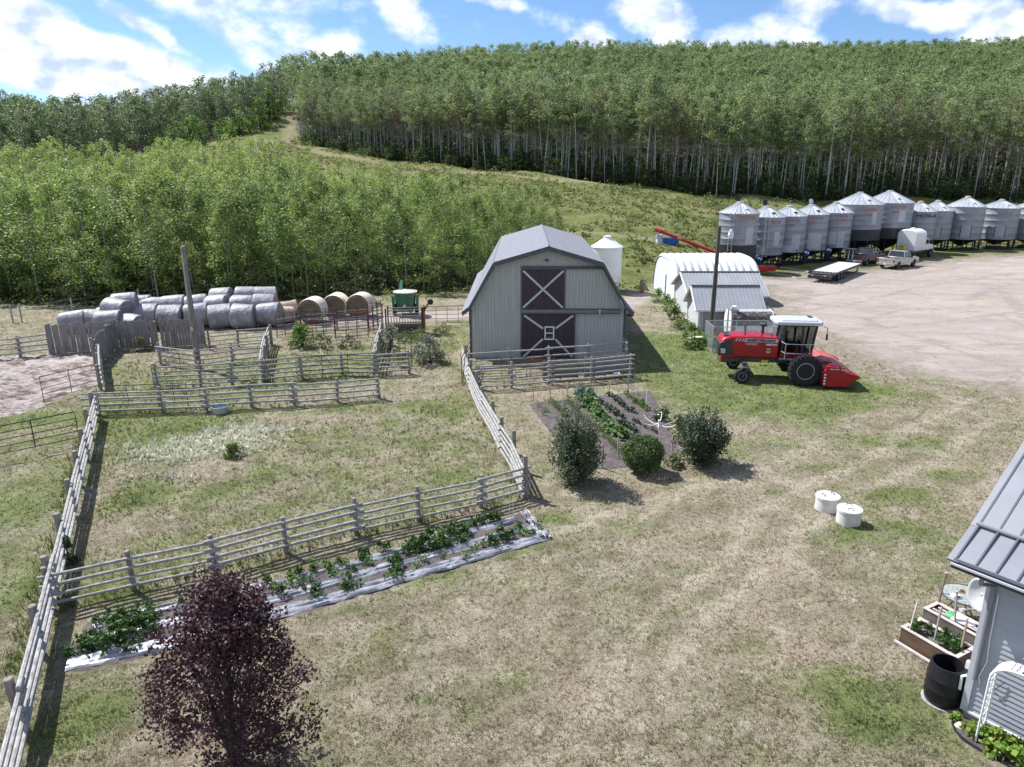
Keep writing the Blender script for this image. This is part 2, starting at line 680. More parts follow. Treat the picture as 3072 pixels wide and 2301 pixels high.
def height(x, y):
    x = np.asarray(x, float)
    y = np.asarray(y, float)
    sh = np.broadcast(x, y).shape
    xf = np.broadcast_to(x, sh).ravel()
    yf = np.broadcast_to(y, sh).ravel()
    out = np.empty(len(xf))
    for i in range(0, len(xf), 20000):
        p = np.stack([xf[i:i + 20000], yf[i:i + 20000]], 1) / TS
        d2 = ((p[:, None] - TX[None]) ** 2).sum(-1)
        U = .5 * d2 * np.log(np.maximum(d2, 1e-12))
        out[i:i + 20000] = U @ TW[:len(TX)] + TW[len(TX)] + p @ TW[len(TX) + 1:]
    # the yard and the corrals are level
    lim = np.where(xf > 19, 60 + np.clip((xf - 19) * 3.2, 0, 44), 62)
    k = sstep(0, 1, (yf - lim) / np.where(xf > 19, 14, 10))
    out = np.maximum(out, 0) * k
    fade = sstep(30, 110, yf)
    out = out + k * fade * (.35 * np.sin(xf * .21 + 1.3) * np.sin(yf * .17) + .25 * np.sin(xf * .47 + yf * .31))
    return out.reshape(sh)


def hz(x, y):
    return float(height(np.array([x]), np.array([y]))[0])


def TP(px, py):
    """sight line of a photo position down to the terrain"""
    u, v = (px - CX) / F, (py - CY) / F
    Y = np.concatenate([np.arange(8, 130, .4), np.arange(130, 600, 1.0)])
    t = Y / (CS - v * SN)
    z = HC + t * (-SN - v * CS)
    h = height(u * t, Y)
    i = int(np.argmax(z < h))
    return Vector((u * t[i], Y[i], h[i]))


def axis_pts(segs):
    out = []
    for a, b, st in segs:
        out.append(np.arange(a, b, st))
    return np.concatenate(out + [np.array([segs[-1][1]])])


gx = axis_pts([(-700, -300, 25), (-300, -120, 6), (-120, -45, 1.5), (-45, -30, .5), (-30, 24, .22), (24, 45, .4), (45, 120, 1.2), (120, 300, 6), (300, 700, 25)])
gy = axis_pts([(-60, 4, 4), (4, 9, .5), (9, 46, .2), (46, 70, .35), (70, 130, 1.0), (130, 250, 2), (250, 450, 5), (450, 1100, 25)])
GXm, GYm = np.meshgrid(gx, gy)
GZm = height(GXm, GYm)


def poly_field(pts, soft):
    """1 inside the polygon, falling to 0 over 'soft' metres outside its edge"""
    P = np.array([(p[0], p[1]) for p in pts], float)
    x, y = GXm.ravel(), GYm.ravel()
    lo, hi = P.min(0) - soft * 2, P.max(0) + soft * 2
    idx = np.where((x > lo[0]) & (x < hi[0]) & (y > lo[1]) & (y < hi[1]))[0]
    res = np.zeros(len(x))
    xs, ys = x[idx], y[idx]
    ins = np.zeros(len(idx), bool)
    dist = np.full(len(idx), 1e9)
    n = len(P)
    for i in range(n):
        a, b = P[i], P[(i + 1) % n]
        cond = ((a[1] > ys) != (b[1] > ys))
        xin = (b[0] - a[0]) * (ys - a[1]) / (b[1] - a[1] + 1e-12) + a[0]
        ins ^= cond & (xs < xin)
        ab = b - a
        t = np.clip(((xs - a[0]) * ab[0] + (ys - a[1]) * ab[1]) / (ab @ ab + 1e-12), 0, 1)
        dist = np.minimum(dist, np.hypot(xs - a[0] - t * ab[0], ys - a[1] - t * ab[1]))
    sd = np.where(ins, -dist, dist)
    res[idx] = 1 - sstep(-soft, soft, sd)
    return res.reshape(GXm.shape)


def gp(*pts):
    return [G(a, b) for a, b in pts]


def blob(px, py, rx, ry, amp):
    c = G(px, py)
    return amp * np.exp(-(((GXm - c.x) / rx) ** 2 + ((GYm - c.y) / ry) ** 2))


gravel = poly_field(gp((2290, 835), (2330, 890), (2310, 925), (2400, 985), (2520, 1035), (2680, 1085), (2850, 1140), (3200, 1190), (3600, 1150)) + [Vector((140, 60, 0)), Vector((150, 93, 0)), Vector((90, 96, 0)), Vector((70, 96, 0)), Vector((55, 90, 0)), Vector((40, 80, 0)), Vector((29, 75, 0)), Vector((25, 71, 0))], 5.5)
road = np.maximum(poly_field([Vector((-16, 54.5, 0)), Vector((-4, 57, 0)), Vector((8, 60, 0)), Vector((12, 66, 0)), Vector((20, 70, 0)), Vector((26, 74, 0)), Vector((30, 70, 0)), Vector((24, 69, 0)), Vector((13.5, 69, 0)), Vector((12.5, 62, 0)), Vector((10, 57, 0)), Vector((-4, 53, 0)), Vector((-15, 50.5, 0))], .9), gravel)
mud = poly_field(gp((-300, 1085), (150, 1062), (292, 1062), (300, 1110), (298, 1150), (215, 1180), (118, 1222), (40, 1248), (-300, 1262)), .5)
GARDEN = gp((1583, 1212), (1760, 1193), (1950, 1172), (1990, 1240), (2045, 1370), (1930, 1400), (1800, 1412), (1730, 1400), (1660, 1310))
BEDP = gp((185, 2000), (225, 2022), (544, 1948), (1000, 1815), (1656, 1620), (1572, 1538), (1300, 1610), (880, 1740), (560, 1800), (262, 1868))
FLOWER = gp((2858, 2160), (2872, 2206), (2910, 2240), (2990, 2290), (3080, 2330), (3200, 2400), (3300, 2400), (3100, 2250), (2885, 2140))
soil = np.maximum(np.maximum(poly_field(GARDEN, .22), poly_field(BEDP, .12)), poly_field(FLOWER, .1))
wild = sstep(58, 72, GYm) * (1 - gravel)
# how green the sward is
green = .33 + 0 * GXm
lawnR = poly_field(gp((1890, 1010), (2130, 1010), (2300, 1060), (2700, 1180), (2500, 1260), (2100, 1230), (1960, 1150)), 2.2)
green = green + .75 * lawnR
green += .18 * poly_field(gp((280, 1250), (1400, 1180), (1560, 1480), (200, 1800)), 1.0)
green += .30 * poly_field(gp((320, 1080), (480, 1100), (880, 1060), (1140, 1030), (1150, 1130), (900, 1170), (640, 1240), (290, 1230)), 1.2)
green += .25 * poly_field(gp((1150, 1000), (1400, 960), (1400, 1090), (1180, 1100)), 1.5)
green += .2 * poly_field(gp((-300, 1240), (280, 1220), (180, 1640), (-300, 2100)), 1.2)
for b in [(330, 1260, 1.6, 1.0, .5), (480, 1300, 2.5, 1.2, .35), (1330, 1230, 1.5, 1.5, .3), (150, 1500, 2, 2, .3), (60, 1780, 1.0, 1.0, .4), (100, 1250, 2.5, 1.3, .35),
          (2700, 1330, 2.2, .7, .45), (2560, 1600, 1.6, .8, .35), (2740, 1560, 2.0, 1.0, .3), (2690, 1480, 1.4, .7, .35), (2820, 1640, 1.0, 1.0, .35), (2650, 2080, 1.3, .7, .34), (2740, 2190, 1.3, .7, .36), (2560, 2180, .8, .5, .2),
          (2350, 1480, .9, .6, .3), (2100, 1720, .7, .5, .3), (2560, 2060, .8, 1.0, .35), (1280, 2100, .35, .3, .35), (1560, 2050, .4, .3, .3), (1900, 1900, .6, .5, .3), (1550, 1640, 1.6, .5, .35), (1250, 1720, 2.0, .5, .25),
          (300, 2100, 1.6, 1.0, .3), (240, 2200, .8, .8, .3), (1900, 1560, 1.2, .6, .3), (1640, 1560, .8, .5, .3), (640, 1260, 2, .5, .3), (1100, 1200, 2, .5, .2), (2050, 1130, 2.5, 1.5, .35), (2150, 1180, 3, 1.2, .3), (2300, 1330, 2.5, .7, .25), (2050, 1010, 2, 1.5, .3),
          (2480, 1230, 2.5, .5, .2), (2620, 1310, 2.5, .4, .25), (2470, 1400, 1.5, .4, .25), (2850, 1420, 1.5, .4, .3), (500, 1450, 1.2, .8, .25), (390, 1500, .8, .8, .2), (830, 1400, 1.0, .6, .25), (700, 1700, 2, .4, .3), (300, 1780, 1.5, .4, .3)]:
    green += blob(*b)
for b in [(1490, 1880, 1.2, .8, -.4), (1650, 1820, 1.0, .5, -.3), (1700, 2150, .8, .8, -.4), (2150, 1550, 2, 1, -.35), (2300, 1480, 1.6, 1, -.25), (2250, 1700, 1.8, 1, -.3), (540, 2200, .8, .9, -.8), (600, 2250, .6, .6, -.6), (270, 1500, .5, 2.2, -.5), (330, 1620, .5, 1.0, -.4), (420, 1580, 1.4, .9, -.35),
          (2700, 1250, 4, 1.2, -.35), (1200, 1050, 1.5, 1, -.1), (1800, 2000, 2, 1.5, -.2), (950, 1250, 4, .5, -.3), (2500, 1900, 1.5, 2, -.2), (620, 1400, 1.5, 1.2, -.5), (1180, 1190, 1.1, .6, -.5), (1960, 1040, .8, 1.4, -.35), (1420, 2250, 1.2, .8, -.2)]:
    green += blob(*b)
worn = 0 * GXm
for a_, b_ in (((1500, 2400), (2250, 1560)), ((1700, 2400), (2380, 1600)), ((2250, 1560), (2900, 1200)), ((2380, 1600), (3000, 1260)), ((2900, 1500), (3100, 1380)), ((1900, 1560), (2450, 1330)), ((1650, 1600), (2100, 1460))):
    A_, B_ = G(*a_), G(*b_)
    tt_ = np.clip(((GXm - A_.x) * (B_.x - A_.x) + (GYm - A_.y) * (B_.y - A_.y)) / ((B_ - A_).length ** 2), 0, 1)
    dd_ = np.hypot(GXm - A_.x - tt_ * (B_.x - A_.x) + .3 * np.sin(GYm * .9), GYm - A_.y - tt_ * (B_.y - A_.y))
    green -= .25 * np.exp(-(dd_ / .3) ** 2)
    worn = np.maximum(worn, np.exp(-(dd_ / .33) ** 2))
green = np.clip(green, 0, 1)
pale = np.clip(blob(640, 1330, 2.3, 1.3, 1.0) + blob(500, 1360, 1.7, .9, .7) + blob(760, 1290, 1.6, .9, .7) + blob(460, 1430, 1.6, .6, .3), 0, 1)


def build_ground_mat():
    m = bpy.data.materials.new('ground')
    m.use_nodes = True
    nt = m.node_tree
    L = nt.links.new
    b = nt.nodes['Principled BSDF']
    b.inputs['Roughness'].default_value = .95
    b.inputs['Specular IOR Level'].default_value = .1
    ge = nd(nt, 'ShaderNodeNewGeometry')
    pos = ge.outputs['Position']

    def at(n):
        return nd(nt, 'ShaderNodeAttribute', attribute_name=n).outputs['Fac']

    def noise(scale, detail=4, rough=.55, stretch=None, dist=0):
        n = nd(nt, 'ShaderNodeTexNoise')
        n.inputs['Scale'].default_value = scale
        n.inputs['Detail'].default_value = detail
        n.inputs['Roughness'].default_value = rough
        n.inputs['Distortion'].default_value = dist
        if stretch:
            mp = nd(nt, 'ShaderNodeMapping')
            mp.inputs['Scale'].default_value = stretch[0]
            mp.inputs['Rotation'].default_value = (0, 0, stretch[1])
            L(pos, mp.inputs['Vector'])
            L(mp.outputs[0], n.inputs['Vector'])
        else:
            L(pos, n.inputs['Vector'])
        return n.outputs['Fac']

    def mr(v, a, bb, c=0, d=1, smooth=True):
        n = nd(nt, 'ShaderNodeMapRange', interpolation_type='SMOOTHSTEP' if smooth else 'LINEAR')
        n.inputs['From Min'].default_value = a
        n.inputs['From Max'].default_value = bb
        n.inputs['To Min'].default_value = c
        n.inputs['To Max'].default_value = d
        L(v, n.inputs['Value'])
        return n.outputs[0]

    def M(op, a, bb):
        n = nd(nt, 'ShaderNodeMath', operation=op)
        for i, x in enumerate((a, bb)):
            if isinstance(x, (int, float)):
                n.inputs[i].default_value = x
            else:
                L(x, n.inputs[i])
        return n.outputs[0]

    def mix(f, a, bb, bt='MIX'):
        n = nd(nt, 'ShaderNodeMix', data_type='RGBA', blend_type=bt)
        for k, x in (('Factor', f), ('A', a), ('B', bb)):
            if isinstance(x, (int, float)):
                n.inputs[k].default_value = x
            elif isinstance(x, tuple):
                n.inputs[k].default_value = (*x, 1)
            else:
                L(x, n.inputs[k])
        return n.outputs['Result']

    big = noise(.22, 4)
    blot = noise(1.15, 7, .72, None, .6)
    blot2 = noise(2.6, 7, .75, None, .4)
    midn = noise(.9, 5, .6)
    fine = noise(7, 6, .7)
    vf = noise(26, 4, .7)
    dry = mix(mr(midn, .3, .7), (.182, .158, .108), (.305, .272, .205))
    dry = mix(mr(big, .45, .7), dry, (.325, .265, .21))
    dry = mix(mr(blot, .50, .66, 0, .75), dry, (.40, .36, .29))
    dry = mix(mr(blot2, .54, .68, 0, .65), dry, (.125, .118, .078))
    # thatch with bare grey earth showing through
    dry = mix(mr(fine, .50, .66, 0, .7), dry, (.125, .108, .07))
    wf = M('MULTIPLY', at('worn'), mr(blot2, .38, .58))
    dry = mix(M('MULTIPLY', wf, .75), dry, (.43, .385, .30))
    grs = mix(mr(midn, .3, .7), (.086, .118, .040), (.190, .218, .084))
    grs = mix(mr(fine, .4, .7), grs, (.135, .152, .062))
    gfac = M('ADD', at('green'), M('MULTIPLY', M('SUBTRACT', noise(.55, 8, .72, None, .5), .5), 1.9))
    gfac = M('ADD', gfac, M('MULTIPLY', M('SUBTRACT', fine, .5), .7))
    base = mix(mr(gfac, .22, .80), dry, grs)
    # leafy weeds gone white with flower
    pf = M('ADD', at('pale'), M('MULTIPLY', M('SUBTRACT', noise(1.6, 6, .7), .5), 1.7))
    base = mix(mr(pf, .45, .85, 0, .8), base, (.56, .55, .42))
    # rough pasture on the hill
    wl = mix(mr(noise(.35, 6, .65), .35, .65), (.105, .135, .04), (.215, .215, .085))
    wl = mix(mr(noise(.11, 5, .6), .5, .72, 0, .55), wl, (.27, .235, .13))
    wl = mix(mr(noise(1.7, 5, .7), .5, .68, 0, .6), wl, (.06, .09, .028))
    base = mix(at('wild'), base, wl)
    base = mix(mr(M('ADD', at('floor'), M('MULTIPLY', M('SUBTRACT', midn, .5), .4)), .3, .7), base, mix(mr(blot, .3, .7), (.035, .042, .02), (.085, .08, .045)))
    base = mix(M('MULTIPLY', at('sand'), mr(blot2, .35, .6, .35, 1)), base, mix(mr(midn, .3, .7), (.32, .265, .18), (.40, .33, .24)))
    # speckle of blades
    base = mix(.75, base, mix(mr(vf, .25, .75, 0, 1, False), (.42, .42, .40), (1.55, 1.55, 1.52)), 'MULTIPLY')
    # gravel yard: pinkish, with wheel streaks
    trk = noise(.32, 8, .72, ((.35, 1.0, 1), math.radians(-18)), 1.6)
    grv = mix(mr(trk, .3, .7), (.30, .255, .23), (.415, .36, .325))
    grv = mix(mr(noise(.16, 5, .6), .5, .75, 0, .55), grv, (.335, .295, .21))
    grv = mix(mr(noise(.9, 8, .78, ((.35, 1.5, 1), -.35), 1.2), .54, .70, 0, .55), grv, (.25, .215, .185))
    grv = mix(mr(noise(5, 5, .8), .5, .75, 0, .35), grv, (.24, .21, .18))
    rf = M('ADD', at('road'), M('MULTIPLY', M('SUBTRACT', noise(.32, 8, .75, None, .6), .5), 2.6))
    grv = mix(M('MULTIPLY', at('rut'), mr(noise(1.1, 6, .75), .36, .62, 0, .55)), grv, (.20, .172, .15))
    base = mix(mr(rf, .12, .5, 0, .75), base, mix(mr(blot2, .35, .65), (.17, .14, .115), (.33, .285, .24)))
    base = mix(mr(rf, .45, .95), base, grv)
    md = mix(mr(noise(1.3, 6, .7, ((.7, 1.5, 1), .2)), .38, .62), (.13, .10, .085), (.42, .365, .345))
    md = mix(mr(noise(.35, 3), .5, .7), md, (.47, .43, .42))
    base = mix(mr(M('ADD', at('mud'), M('MULTIPLY', M('SUBTRACT', fine, .5), .5)), .4, .6), base, md)
    sl = mix(mr(noise(3, 6, .7), .3, .7), (.092, .078, .075), (.165, .142, .138))
    base = mix(mr(M('ADD', at('soil'), M('MULTIPLY', M('SUBTRACT', fine, .5), .5)), .4, .6), base, sl)
    L(base, b.inputs['Base Color'])
    bu = nd(nt, 'ShaderNodeBump')
    bu.inputs['Strength'].default_value = .9
    bu.inputs['Distance'].default_value = .09
    hgt = M('ADD', M('MULTIPLY', fine, .9), M('MULTIPLY', vf, .45))
    hgt = M('ADD', hgt, M('MULTIPLY', noise(1.7, 5, .7), M('ADD', 1.2, M('MULTIPLY', at('wild'), 6.0))))
    L(hgt, bu.inputs['Height'])
    L(bu.outputs[0], b.inputs['Normal'])
    return m


# bare sandy track along the foot of the aspens and up the draw
def line_field(pts, w):
    x, y = GXm, GYm
    dist = np.full(x.shape, 1e9)
    for a, b in zip(pts[:-1], pts[1:]):
        ab = np.array([b.x - a.x, b.y - a.y])
        t = np.clip(((x - a.x) * ab[0] + (y - a.y) * ab[1]) / (ab @ ab + 1e-9), 0, 1)
        dist = np.minimum(dist, np.hypot(x - a.x - t * ab[0], y - a.y - t * ab[1]))
    return 1 - sstep(w * .4, w * 1.3, dist)


trail = [W(870, 345, 245), W(880, 385, 228), W(850, 420, 210), W(900, 440, 203), W(1060, 470, 183), W(1200, 500, 172), W(1350, 525, 160)]
trail2 = [W(850, 420, 208), W(780, 470, 190)]
sand = np.maximum(.62 * line_field(trail, 2.6), .5 * line_field(trail2, 3))
sand = np.maximum(sand, .8 * line_field([W(1350, 525, 160), W(1600, 545, 150), W(1900, 575, 142)], 2.2))
sand = np.maximum(sand, .55 * line_field([W(1450, 675, 102), W(1700, 700, 95), W(2000, 718, 88)], 1.6))


rut = 0 * GXm
for pts_, w_ in (([(2330, 905), (2500, 880), (2700, 830), (2900, 800)], .35), ([(2350, 940), (2540, 915), (2760, 860), (3072, 815)], .3), ([(2440, 990), (2650, 985), (2860, 960), (3100, 930)], .3), ([(2520, 1020), (2760, 1040), (3100, 1030)], .28),
                 ([(2900, 900), (2990, 860), (3072, 850)], .5), ([(2600, 960), (2700, 930), (2850, 925), (3000, 945), (3100, 990)], .25), ([(2480, 850), (2560, 860), (2680, 865)], .4), ([(2960, 850), (3010, 880), (3060, 930)], .6), ([(2700, 1000), (2900, 1060), (3100, 1130)], .3)):
    rut = np.maximum(rut, line_field([G(*q) for q in pts_], w_))


def build_ground():
    ny, nx = GXm.shape
    V = np.stack([GXm, GYm, GZm], -1).reshape(-1, 3)
    soil_lift = soil.ravel()
    V[:, 2] += .05 * soil_lift * (1 + .5 * np.sin(V[:, 0] * 9) * np.sin(V[:, 1] * 8))
    mu = mud.ravel()
    V[:, 2] += mu * .06 * rng.normal(size=len(V)) * (V[:, 1] < 60)
    # small unevenness of the sward
    V[:, 2] += .012 * rng.normal(size=len(V)) * (V[:, 1] < 70)
    i = np.arange(ny * nx).reshape(ny, nx)
    q = np.stack([i[:-1, :-1], i[:-1, 1:], i[1:, 1:], i[1:, :-1]], -1).reshape(-1, 4)
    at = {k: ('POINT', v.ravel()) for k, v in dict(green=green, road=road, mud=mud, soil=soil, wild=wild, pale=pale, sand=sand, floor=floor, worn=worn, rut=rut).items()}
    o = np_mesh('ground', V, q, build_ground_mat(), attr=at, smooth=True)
    tag(o, 'dry farmyard lawn, pens, gravel yard and grassy hillside', 'ground', kind='structure')




def sample(field, x, y):
    ix = np.clip(np.searchsorted(gx, x), 0, len(gx) - 1)
    iy = np.clip(np.searchsorted(gy, y), 0, len(gy) - 1)
    return field[iy, ix]
# ------------------------------------------------------------------ pole fences, pipe gates, plank fences
wood_rail = mk('weathered_rail', (.315, .305, .295), rough=.85, var=.38, scale=6, bump=.4, bscale=30, stretch=(1, 1, 4))
wood_post = mk('weathered_post', (.25, .225, .20), rough=.9, var=.35, scale=7, bump=.5, bscale=25, stretch=(3, 3, .6))
wood_brown = mk('brown_post', (.20, .14, .10), rough=.9, var=.3, scale=7, bump=.5, bscale=25, stretch=(3, 3, .6))
black_pipe = mk('dark_pipe', (.035, .03, .03), rough=.6, var=.4, scale=6)
grey_pipe = mk('grey_pipe', (.30, .30, .30), rough=.5, metal=.4, var=.25, scale=6)
red_pipe = mk('rusty_red_pipe', (.17, .035, .03), rough=.7, var=.4, scale=8)
plank_grey = mk('plank_grey', (.235, .215, .21), rough=.9, var=.4, scale=2.2, bump=.5, bscale=14, stretch=(9, 9, .5), detail=6)


def pole_fence(name, label, bases, rails, hpost, side=1, rpost=.085, rrail=.05, span=2, group=None, post_mat=None, rail_mat=None, jit=.015, ext=(.15, .15), bases_world=False, heights=None, off=None):
    P = [Vector((b[0], b[1], 0)) for b in bases] if bases_world else [G(*b) for b in bases]
    root = thing(name, label, 'fence', P[0], 0, group)
    o = P[0]
    g = np.random.default_rng(abs(hash(label)) % 1000 if False else len(label) * 7 + len(bases))
    for i, p in enumerate(P):
        h = heights[i] if heights else hpost * g.uniform(.96, 1.06)
        mb = MB()
        lx, ly = g.normal() * .02, g.normal() * .02
        mb.lathe([(rpost * 1.05, -.25), (rpost, h * .5), (rpost * .93, h - .015), (rpost * .7, h)], n=9)
        mb.v = [(x + lx * z + p.x - o.x, y + ly * z + p.y - o.y, z) for x, y, z in mb.v]
        mb.build('post', post_mat or wood_post, root, smooth=True)
    n = len(P)
    for i in range(0, n - 1, span):
        j = min(i + span, n - 1)
        a, b = P[i], P[j]
        d = (b - a).normalized()
        nr = Vector((-d.y, d.x, 0)) * side * (rpost + rrail * .8)
        for k, z in enumerate(rails):
            e0 = ext[0] if i == 0 else .16 + g.uniform(0, .1)
            e1 = ext[1] if j == n - 1 else .16 + g.uniform(0, .1)
            st = ((i // span) % 2) * .06 - .03
            r0 = rrail * g.uniform(.92, 1.1)
            pts = []
            q = [a - d * e0] + [P[m] for m in range(i + 1, j)] + [b + d * e1]
            for m_, w_ in enumerate(q):
                pts.append(w_ - o + nr + Vector((0, 0, z + st + g.normal() * jit)))
            MB().tube(pts, [r0 * (1.06 if i % 4 else .94)] * len(pts), 8).build('rail', rail_mat or wood_rail, root, smooth=True)
    return root


def pipe_gate(name, label, a, b, h, nbar=5, nup=1, m=None, z0=.22, world=False, brace=False, r=.024, cat='gate', group=None):
    A = Vector((*a, 0)) if world else G(*a)
    B = Vector((*b, 0)) if world else G(*b)
    root = thing(name, label, cat, A, 0, group)
    d = B - A
    m = m or black_pipe
    z1 = z0 + h
    O = Vector((0, 0, 0))
    MB().tube([O + Vector((0, 0, z0 - .15)), O + Vector((0, 0, z1)), d + Vector((0, 0, z1)), d + Vector((0, 0, z0 - .15))], r * 1.25, 6).build('frame', m, root, smooth=True)
    for k in range(nbar - 1):
        z = z0 + h * (k / (nbar - 1)) ** 1.0
        MB().tube([O + Vector((0, 0, z)), d + Vector((0, 0, z))], r * .8, 6).build('bar', m, root, smooth=True)
    for k in range(nup):
        p = d * ((k + 1) / (nup + 1))
        MB().tube([p + Vector((0, 0, z0)), p + Vector((0, 0, z1))], r * .9, 6).build('upright', m, root, smooth=True)
    if brace:
        MB().tube([O + Vector((0, 0, z0)), d * .5 + Vector((0, 0, z1))], r * .8, 6).build('brace', m, root, smooth=True)
    return root


# front pole fence in front of the vegetable bed
pole_fence('pole_fence', 'long grey four-rail pole fence right behind the black plastic vegetable bed',
           [(155, 1828), (402, 1770), (647, 1718), (859, 1658), (1069, 1604), (1256, 1563), (1443, 1522), (1576, 1484)],
           (.26, .52, .78, 1.05), 1.22, side=-1, rpost=.075, rrail=.046)
# left pole fence running towards the viewer
a = Vector((-18.75, 30.7)); b = Vector((-7.6, 7.4))
nn = 11
pole_fence('pole_fence', 'pale sunlit pole fence along the left pen edge running down to the lower left corner',
           [tuple(a.lerp(b, i / (nn - 1)) + Vector((-.16, -.08))) for i in range(nn)], (.28, .55, .82, 1.08), 1.3, side=1, rpost=.095, rrail=.05, bases_world=True, post_mat=wood_post, ext=(.25, .3))
# middle fence behind the pen
pole_fence('pole_fence', 'four-rail pole fence with stepped splices behind the galvanised water tub',
           [(292, 1243), (487, 1235), (620, 1231), (755, 1221), (883, 1214), (1013, 1206), (1136, 1194)], (.25, .52, .80, 1.08), 1.2, side=-1, rpost=.08, rrail=.052, ext=(.5, .1))
pole_fence('pole_fence', 'five-rail holding pen fence just behind the stepped four-rail fence',
           [(473, 1166), (603, 1158), (697, 1154), (789, 1147), (907, 1135), (1027, 1123), (1127, 1127), (1227, 1120)], (.22, .46, .70, .94, 1.2), 1.32, side=-1, rpost=.08, rrail=.045, post_mat=wood_post)
pole_fence('pole_fence', 'four-rail fence at the back of the holding pen, crossing the wooden pole',
           [(483, 1092), (591, 1108), (699, 1092), (787, 1084)], (.3, .58, .85, 1.12), 1.25, side=-1, rpost=.075, rrail=.045)
pole_fence('pole_fence', 'diagonal rail fence running back between the two grassy holding pens',
           [(793, 1143), (797, 1105), (805, 1068), (816, 1036)], (.3, .6, .9, 1.2), 1.3, side=1, rpost=.09, rrail=.05, span=1)
pole_fence('pole_fence', 'rail panel with a red pipe end in front of the wrapped bales',
           [(630, 1050), (716, 1040), (812, 1032)], (.35, .62, .89, 1.15), 1.25, side=-1, rpost=.06, rrail=.04, post_mat=red_pipe)
pole_fence('pole_fence', 'diagonal pole fence running back to the squeeze chute beside a silvery bush',
           [(1129, 1118), (1135, 1088), (1143, 1058), (1150, 1030)], (.3, .6, .9, 1.22), 1.35, side=1, rpost=.09, rrail=.05, span=1)
# right pole fence up to the barn
RB = [(1578, 1492), (1542, 1408), (1506, 1352), (1480, 1303), (1452, 1254), (1430, 1205), (1412, 1160), (1396, 1112)]
pole_fence('pole_fence', 'pole fence with tall posts between the dry pen and the vegetable garden',
           RB, (.2, .45, .7, .95, 1.2), 1.5, side=1, rpost=.085, rrail=.05, post_mat=wood_post)
# corral in front of the barn: two parallel fences
pole_fence('pole_fence', 'rail fence of the barn corral nearest the vegetable garden',
           [(1436, 1168), (1534, 1164), (1650, 1152), (1774, 1144), (1890, 1132)], (.2, .48, .76, 1.04, 1.25), 1.38, side=-1, rpost=.075, rrail=.045)
pole_fence('pole_fence', 'rail fence of the barn corral nearest the big dark barn door',
           [(1408, 1134), (1528, 1126), (1644, 1118), (1764, 1110), (1872, 1098)], (.55, 1.0, 1.42), 1.5, side=-1, rpost=.06, rrail=.042)
# far white fence on the left
pole_fence('pole_fence', 'short four-rail fence left of the weathered plank windbreak',
           [(-70, 1082), (62, 1071), (152, 1060)], (.3, .6, .9, 1.2), 1.3, side=-1, rpost=.09, rrail=.05, span=1)

pipe_gate('pipe_gate', 'black five-bar pipe gate at the left edge beside the sunlit pole fence', (-30, 1384), (240, 1326), 1.12, 5, 1)
pipe_gate('pipe_gate', 'thin dark pipe gate standing at the edge of the muddy pen', (134, 1212), (297, 1168), 1.15, 5, 1, r=.018)
pipe_gate('pipe_gate', 'dark pipe gate lying along the left end of the stepped four-rail fence', (300, 1232), (478, 1226), 1.0, 5, 1, r=.018)
pipe_gate('pipe_gate', 'narrow dark gate behind the middle of the stepped four-rail fence', (487, 1226), (566, 1222), 1.0, 5, 1, r=.018)
pipe_gate('pipe_gate', 'long dark pipe gate along the right part of the five-rail fence', (892, 1137), (1122, 1127), 1.05, 5, 2, r=.02)
pipe_gate('pipe_gate', 'open pipe gate at the left end of the five-rail fence', (464, 1168), (545, 1128), 1.1, 5, 1, r=.016, brace=True)
pipe_gate('pipe_gate', 'open pipe gate at the left end of the back pen fence', (480, 1090), (530, 1052), 1.15, 5, 1, r=.016, brace=True)
pipe_gate('pipe_gate', 'dark pipe gate standing open beyond the right end of the five-rail fence', (1181, 1092), (1236, 1103), 1.3, 4, 2, r=.018)
pipe_gate('pipe_gate', 'dark pipe gate closing the gap between the squeeze chute and the barn', (1276, 978), (1408, 974), 1.2, 5, 3, r=.02)
pipe_gate('pipe_gate', 'dark pipe gate hung inside the barn corral on the left', (1430, 1150), (1580, 1142), 1.1, 5, 1, r=.017)
pipe_gate('pipe_gate', 'rusty red pipe gate hung inside the middle of the barn corral', (1590, 1140), (1660, 1136), 1.1, 6, 1, m=red_pipe, r=.017)
pipe_gate('pipe_gate', 'dark pipe gate leaning on the corral beside the barn corner on the left', (1386, 1152), (1413, 1090), 1.2, 5, 2, r=.018)
pipe_gate('pipe_gate', 'grey pipe gate at the right end of the barn corral', (1866, 1096), (1878, 1118), 1.45, 5, 1, m=grey_pipe, r=.022)

# leaning bits of red pipe by the barn corner
t = thing('steel_bar', 'long rusty red steel bar leaning on the fence by the barn corner', 'bar', G(1388, 1158))
MB().tube([(0, 0, 0), (.12, .3, 1.5)], .02, 6).build('shaft', red_pipe, t)
MB().tube([(-.1, .12, .5), (.2, .12, .55)], .015, 6).build('crosspiece', red_pipe, t)

# corral boards behind the barn corral
for lab, pa, pb, h, m in [('olive weathered board panel hung on the barn corral', (1628, 1140), (1735, 1134), .98, mk('olive_board', (.17, .16, .13), var=.3, scale=3, stretch=(1, 1, 6), bump=.3)),
                          ('purplish grey board panel at the right side of the barn corral', (1752, 1134), (1872, 1122), 1.1, mk('mauve_board', (.20, .185, .195), var=.25, scale=3, stretch=(1, 1, 6), bump=.3))]:
    A, B = G(*pa), G(*pb)
    t = thing('board_panel', lab, 'panel', A)
    d = B - A
    up = Vector((0, 0, 1))
    nb = 5
    for k in range(nb):
        z = .06 + h * k / nb
        MB().bar(Vector((0, 0, z + h / nb / 2)), d + Vector((0, 0, z + h / nb / 2)), .03, h / nb - .012).build('board', m, t)
    for f in (.03, .5, .97):
        MB().bar(d * f + Vector((0, .04, -.1)), d * f + Vector((0, .04, h + .1)), .07, .07).build('post', wood_post, t)


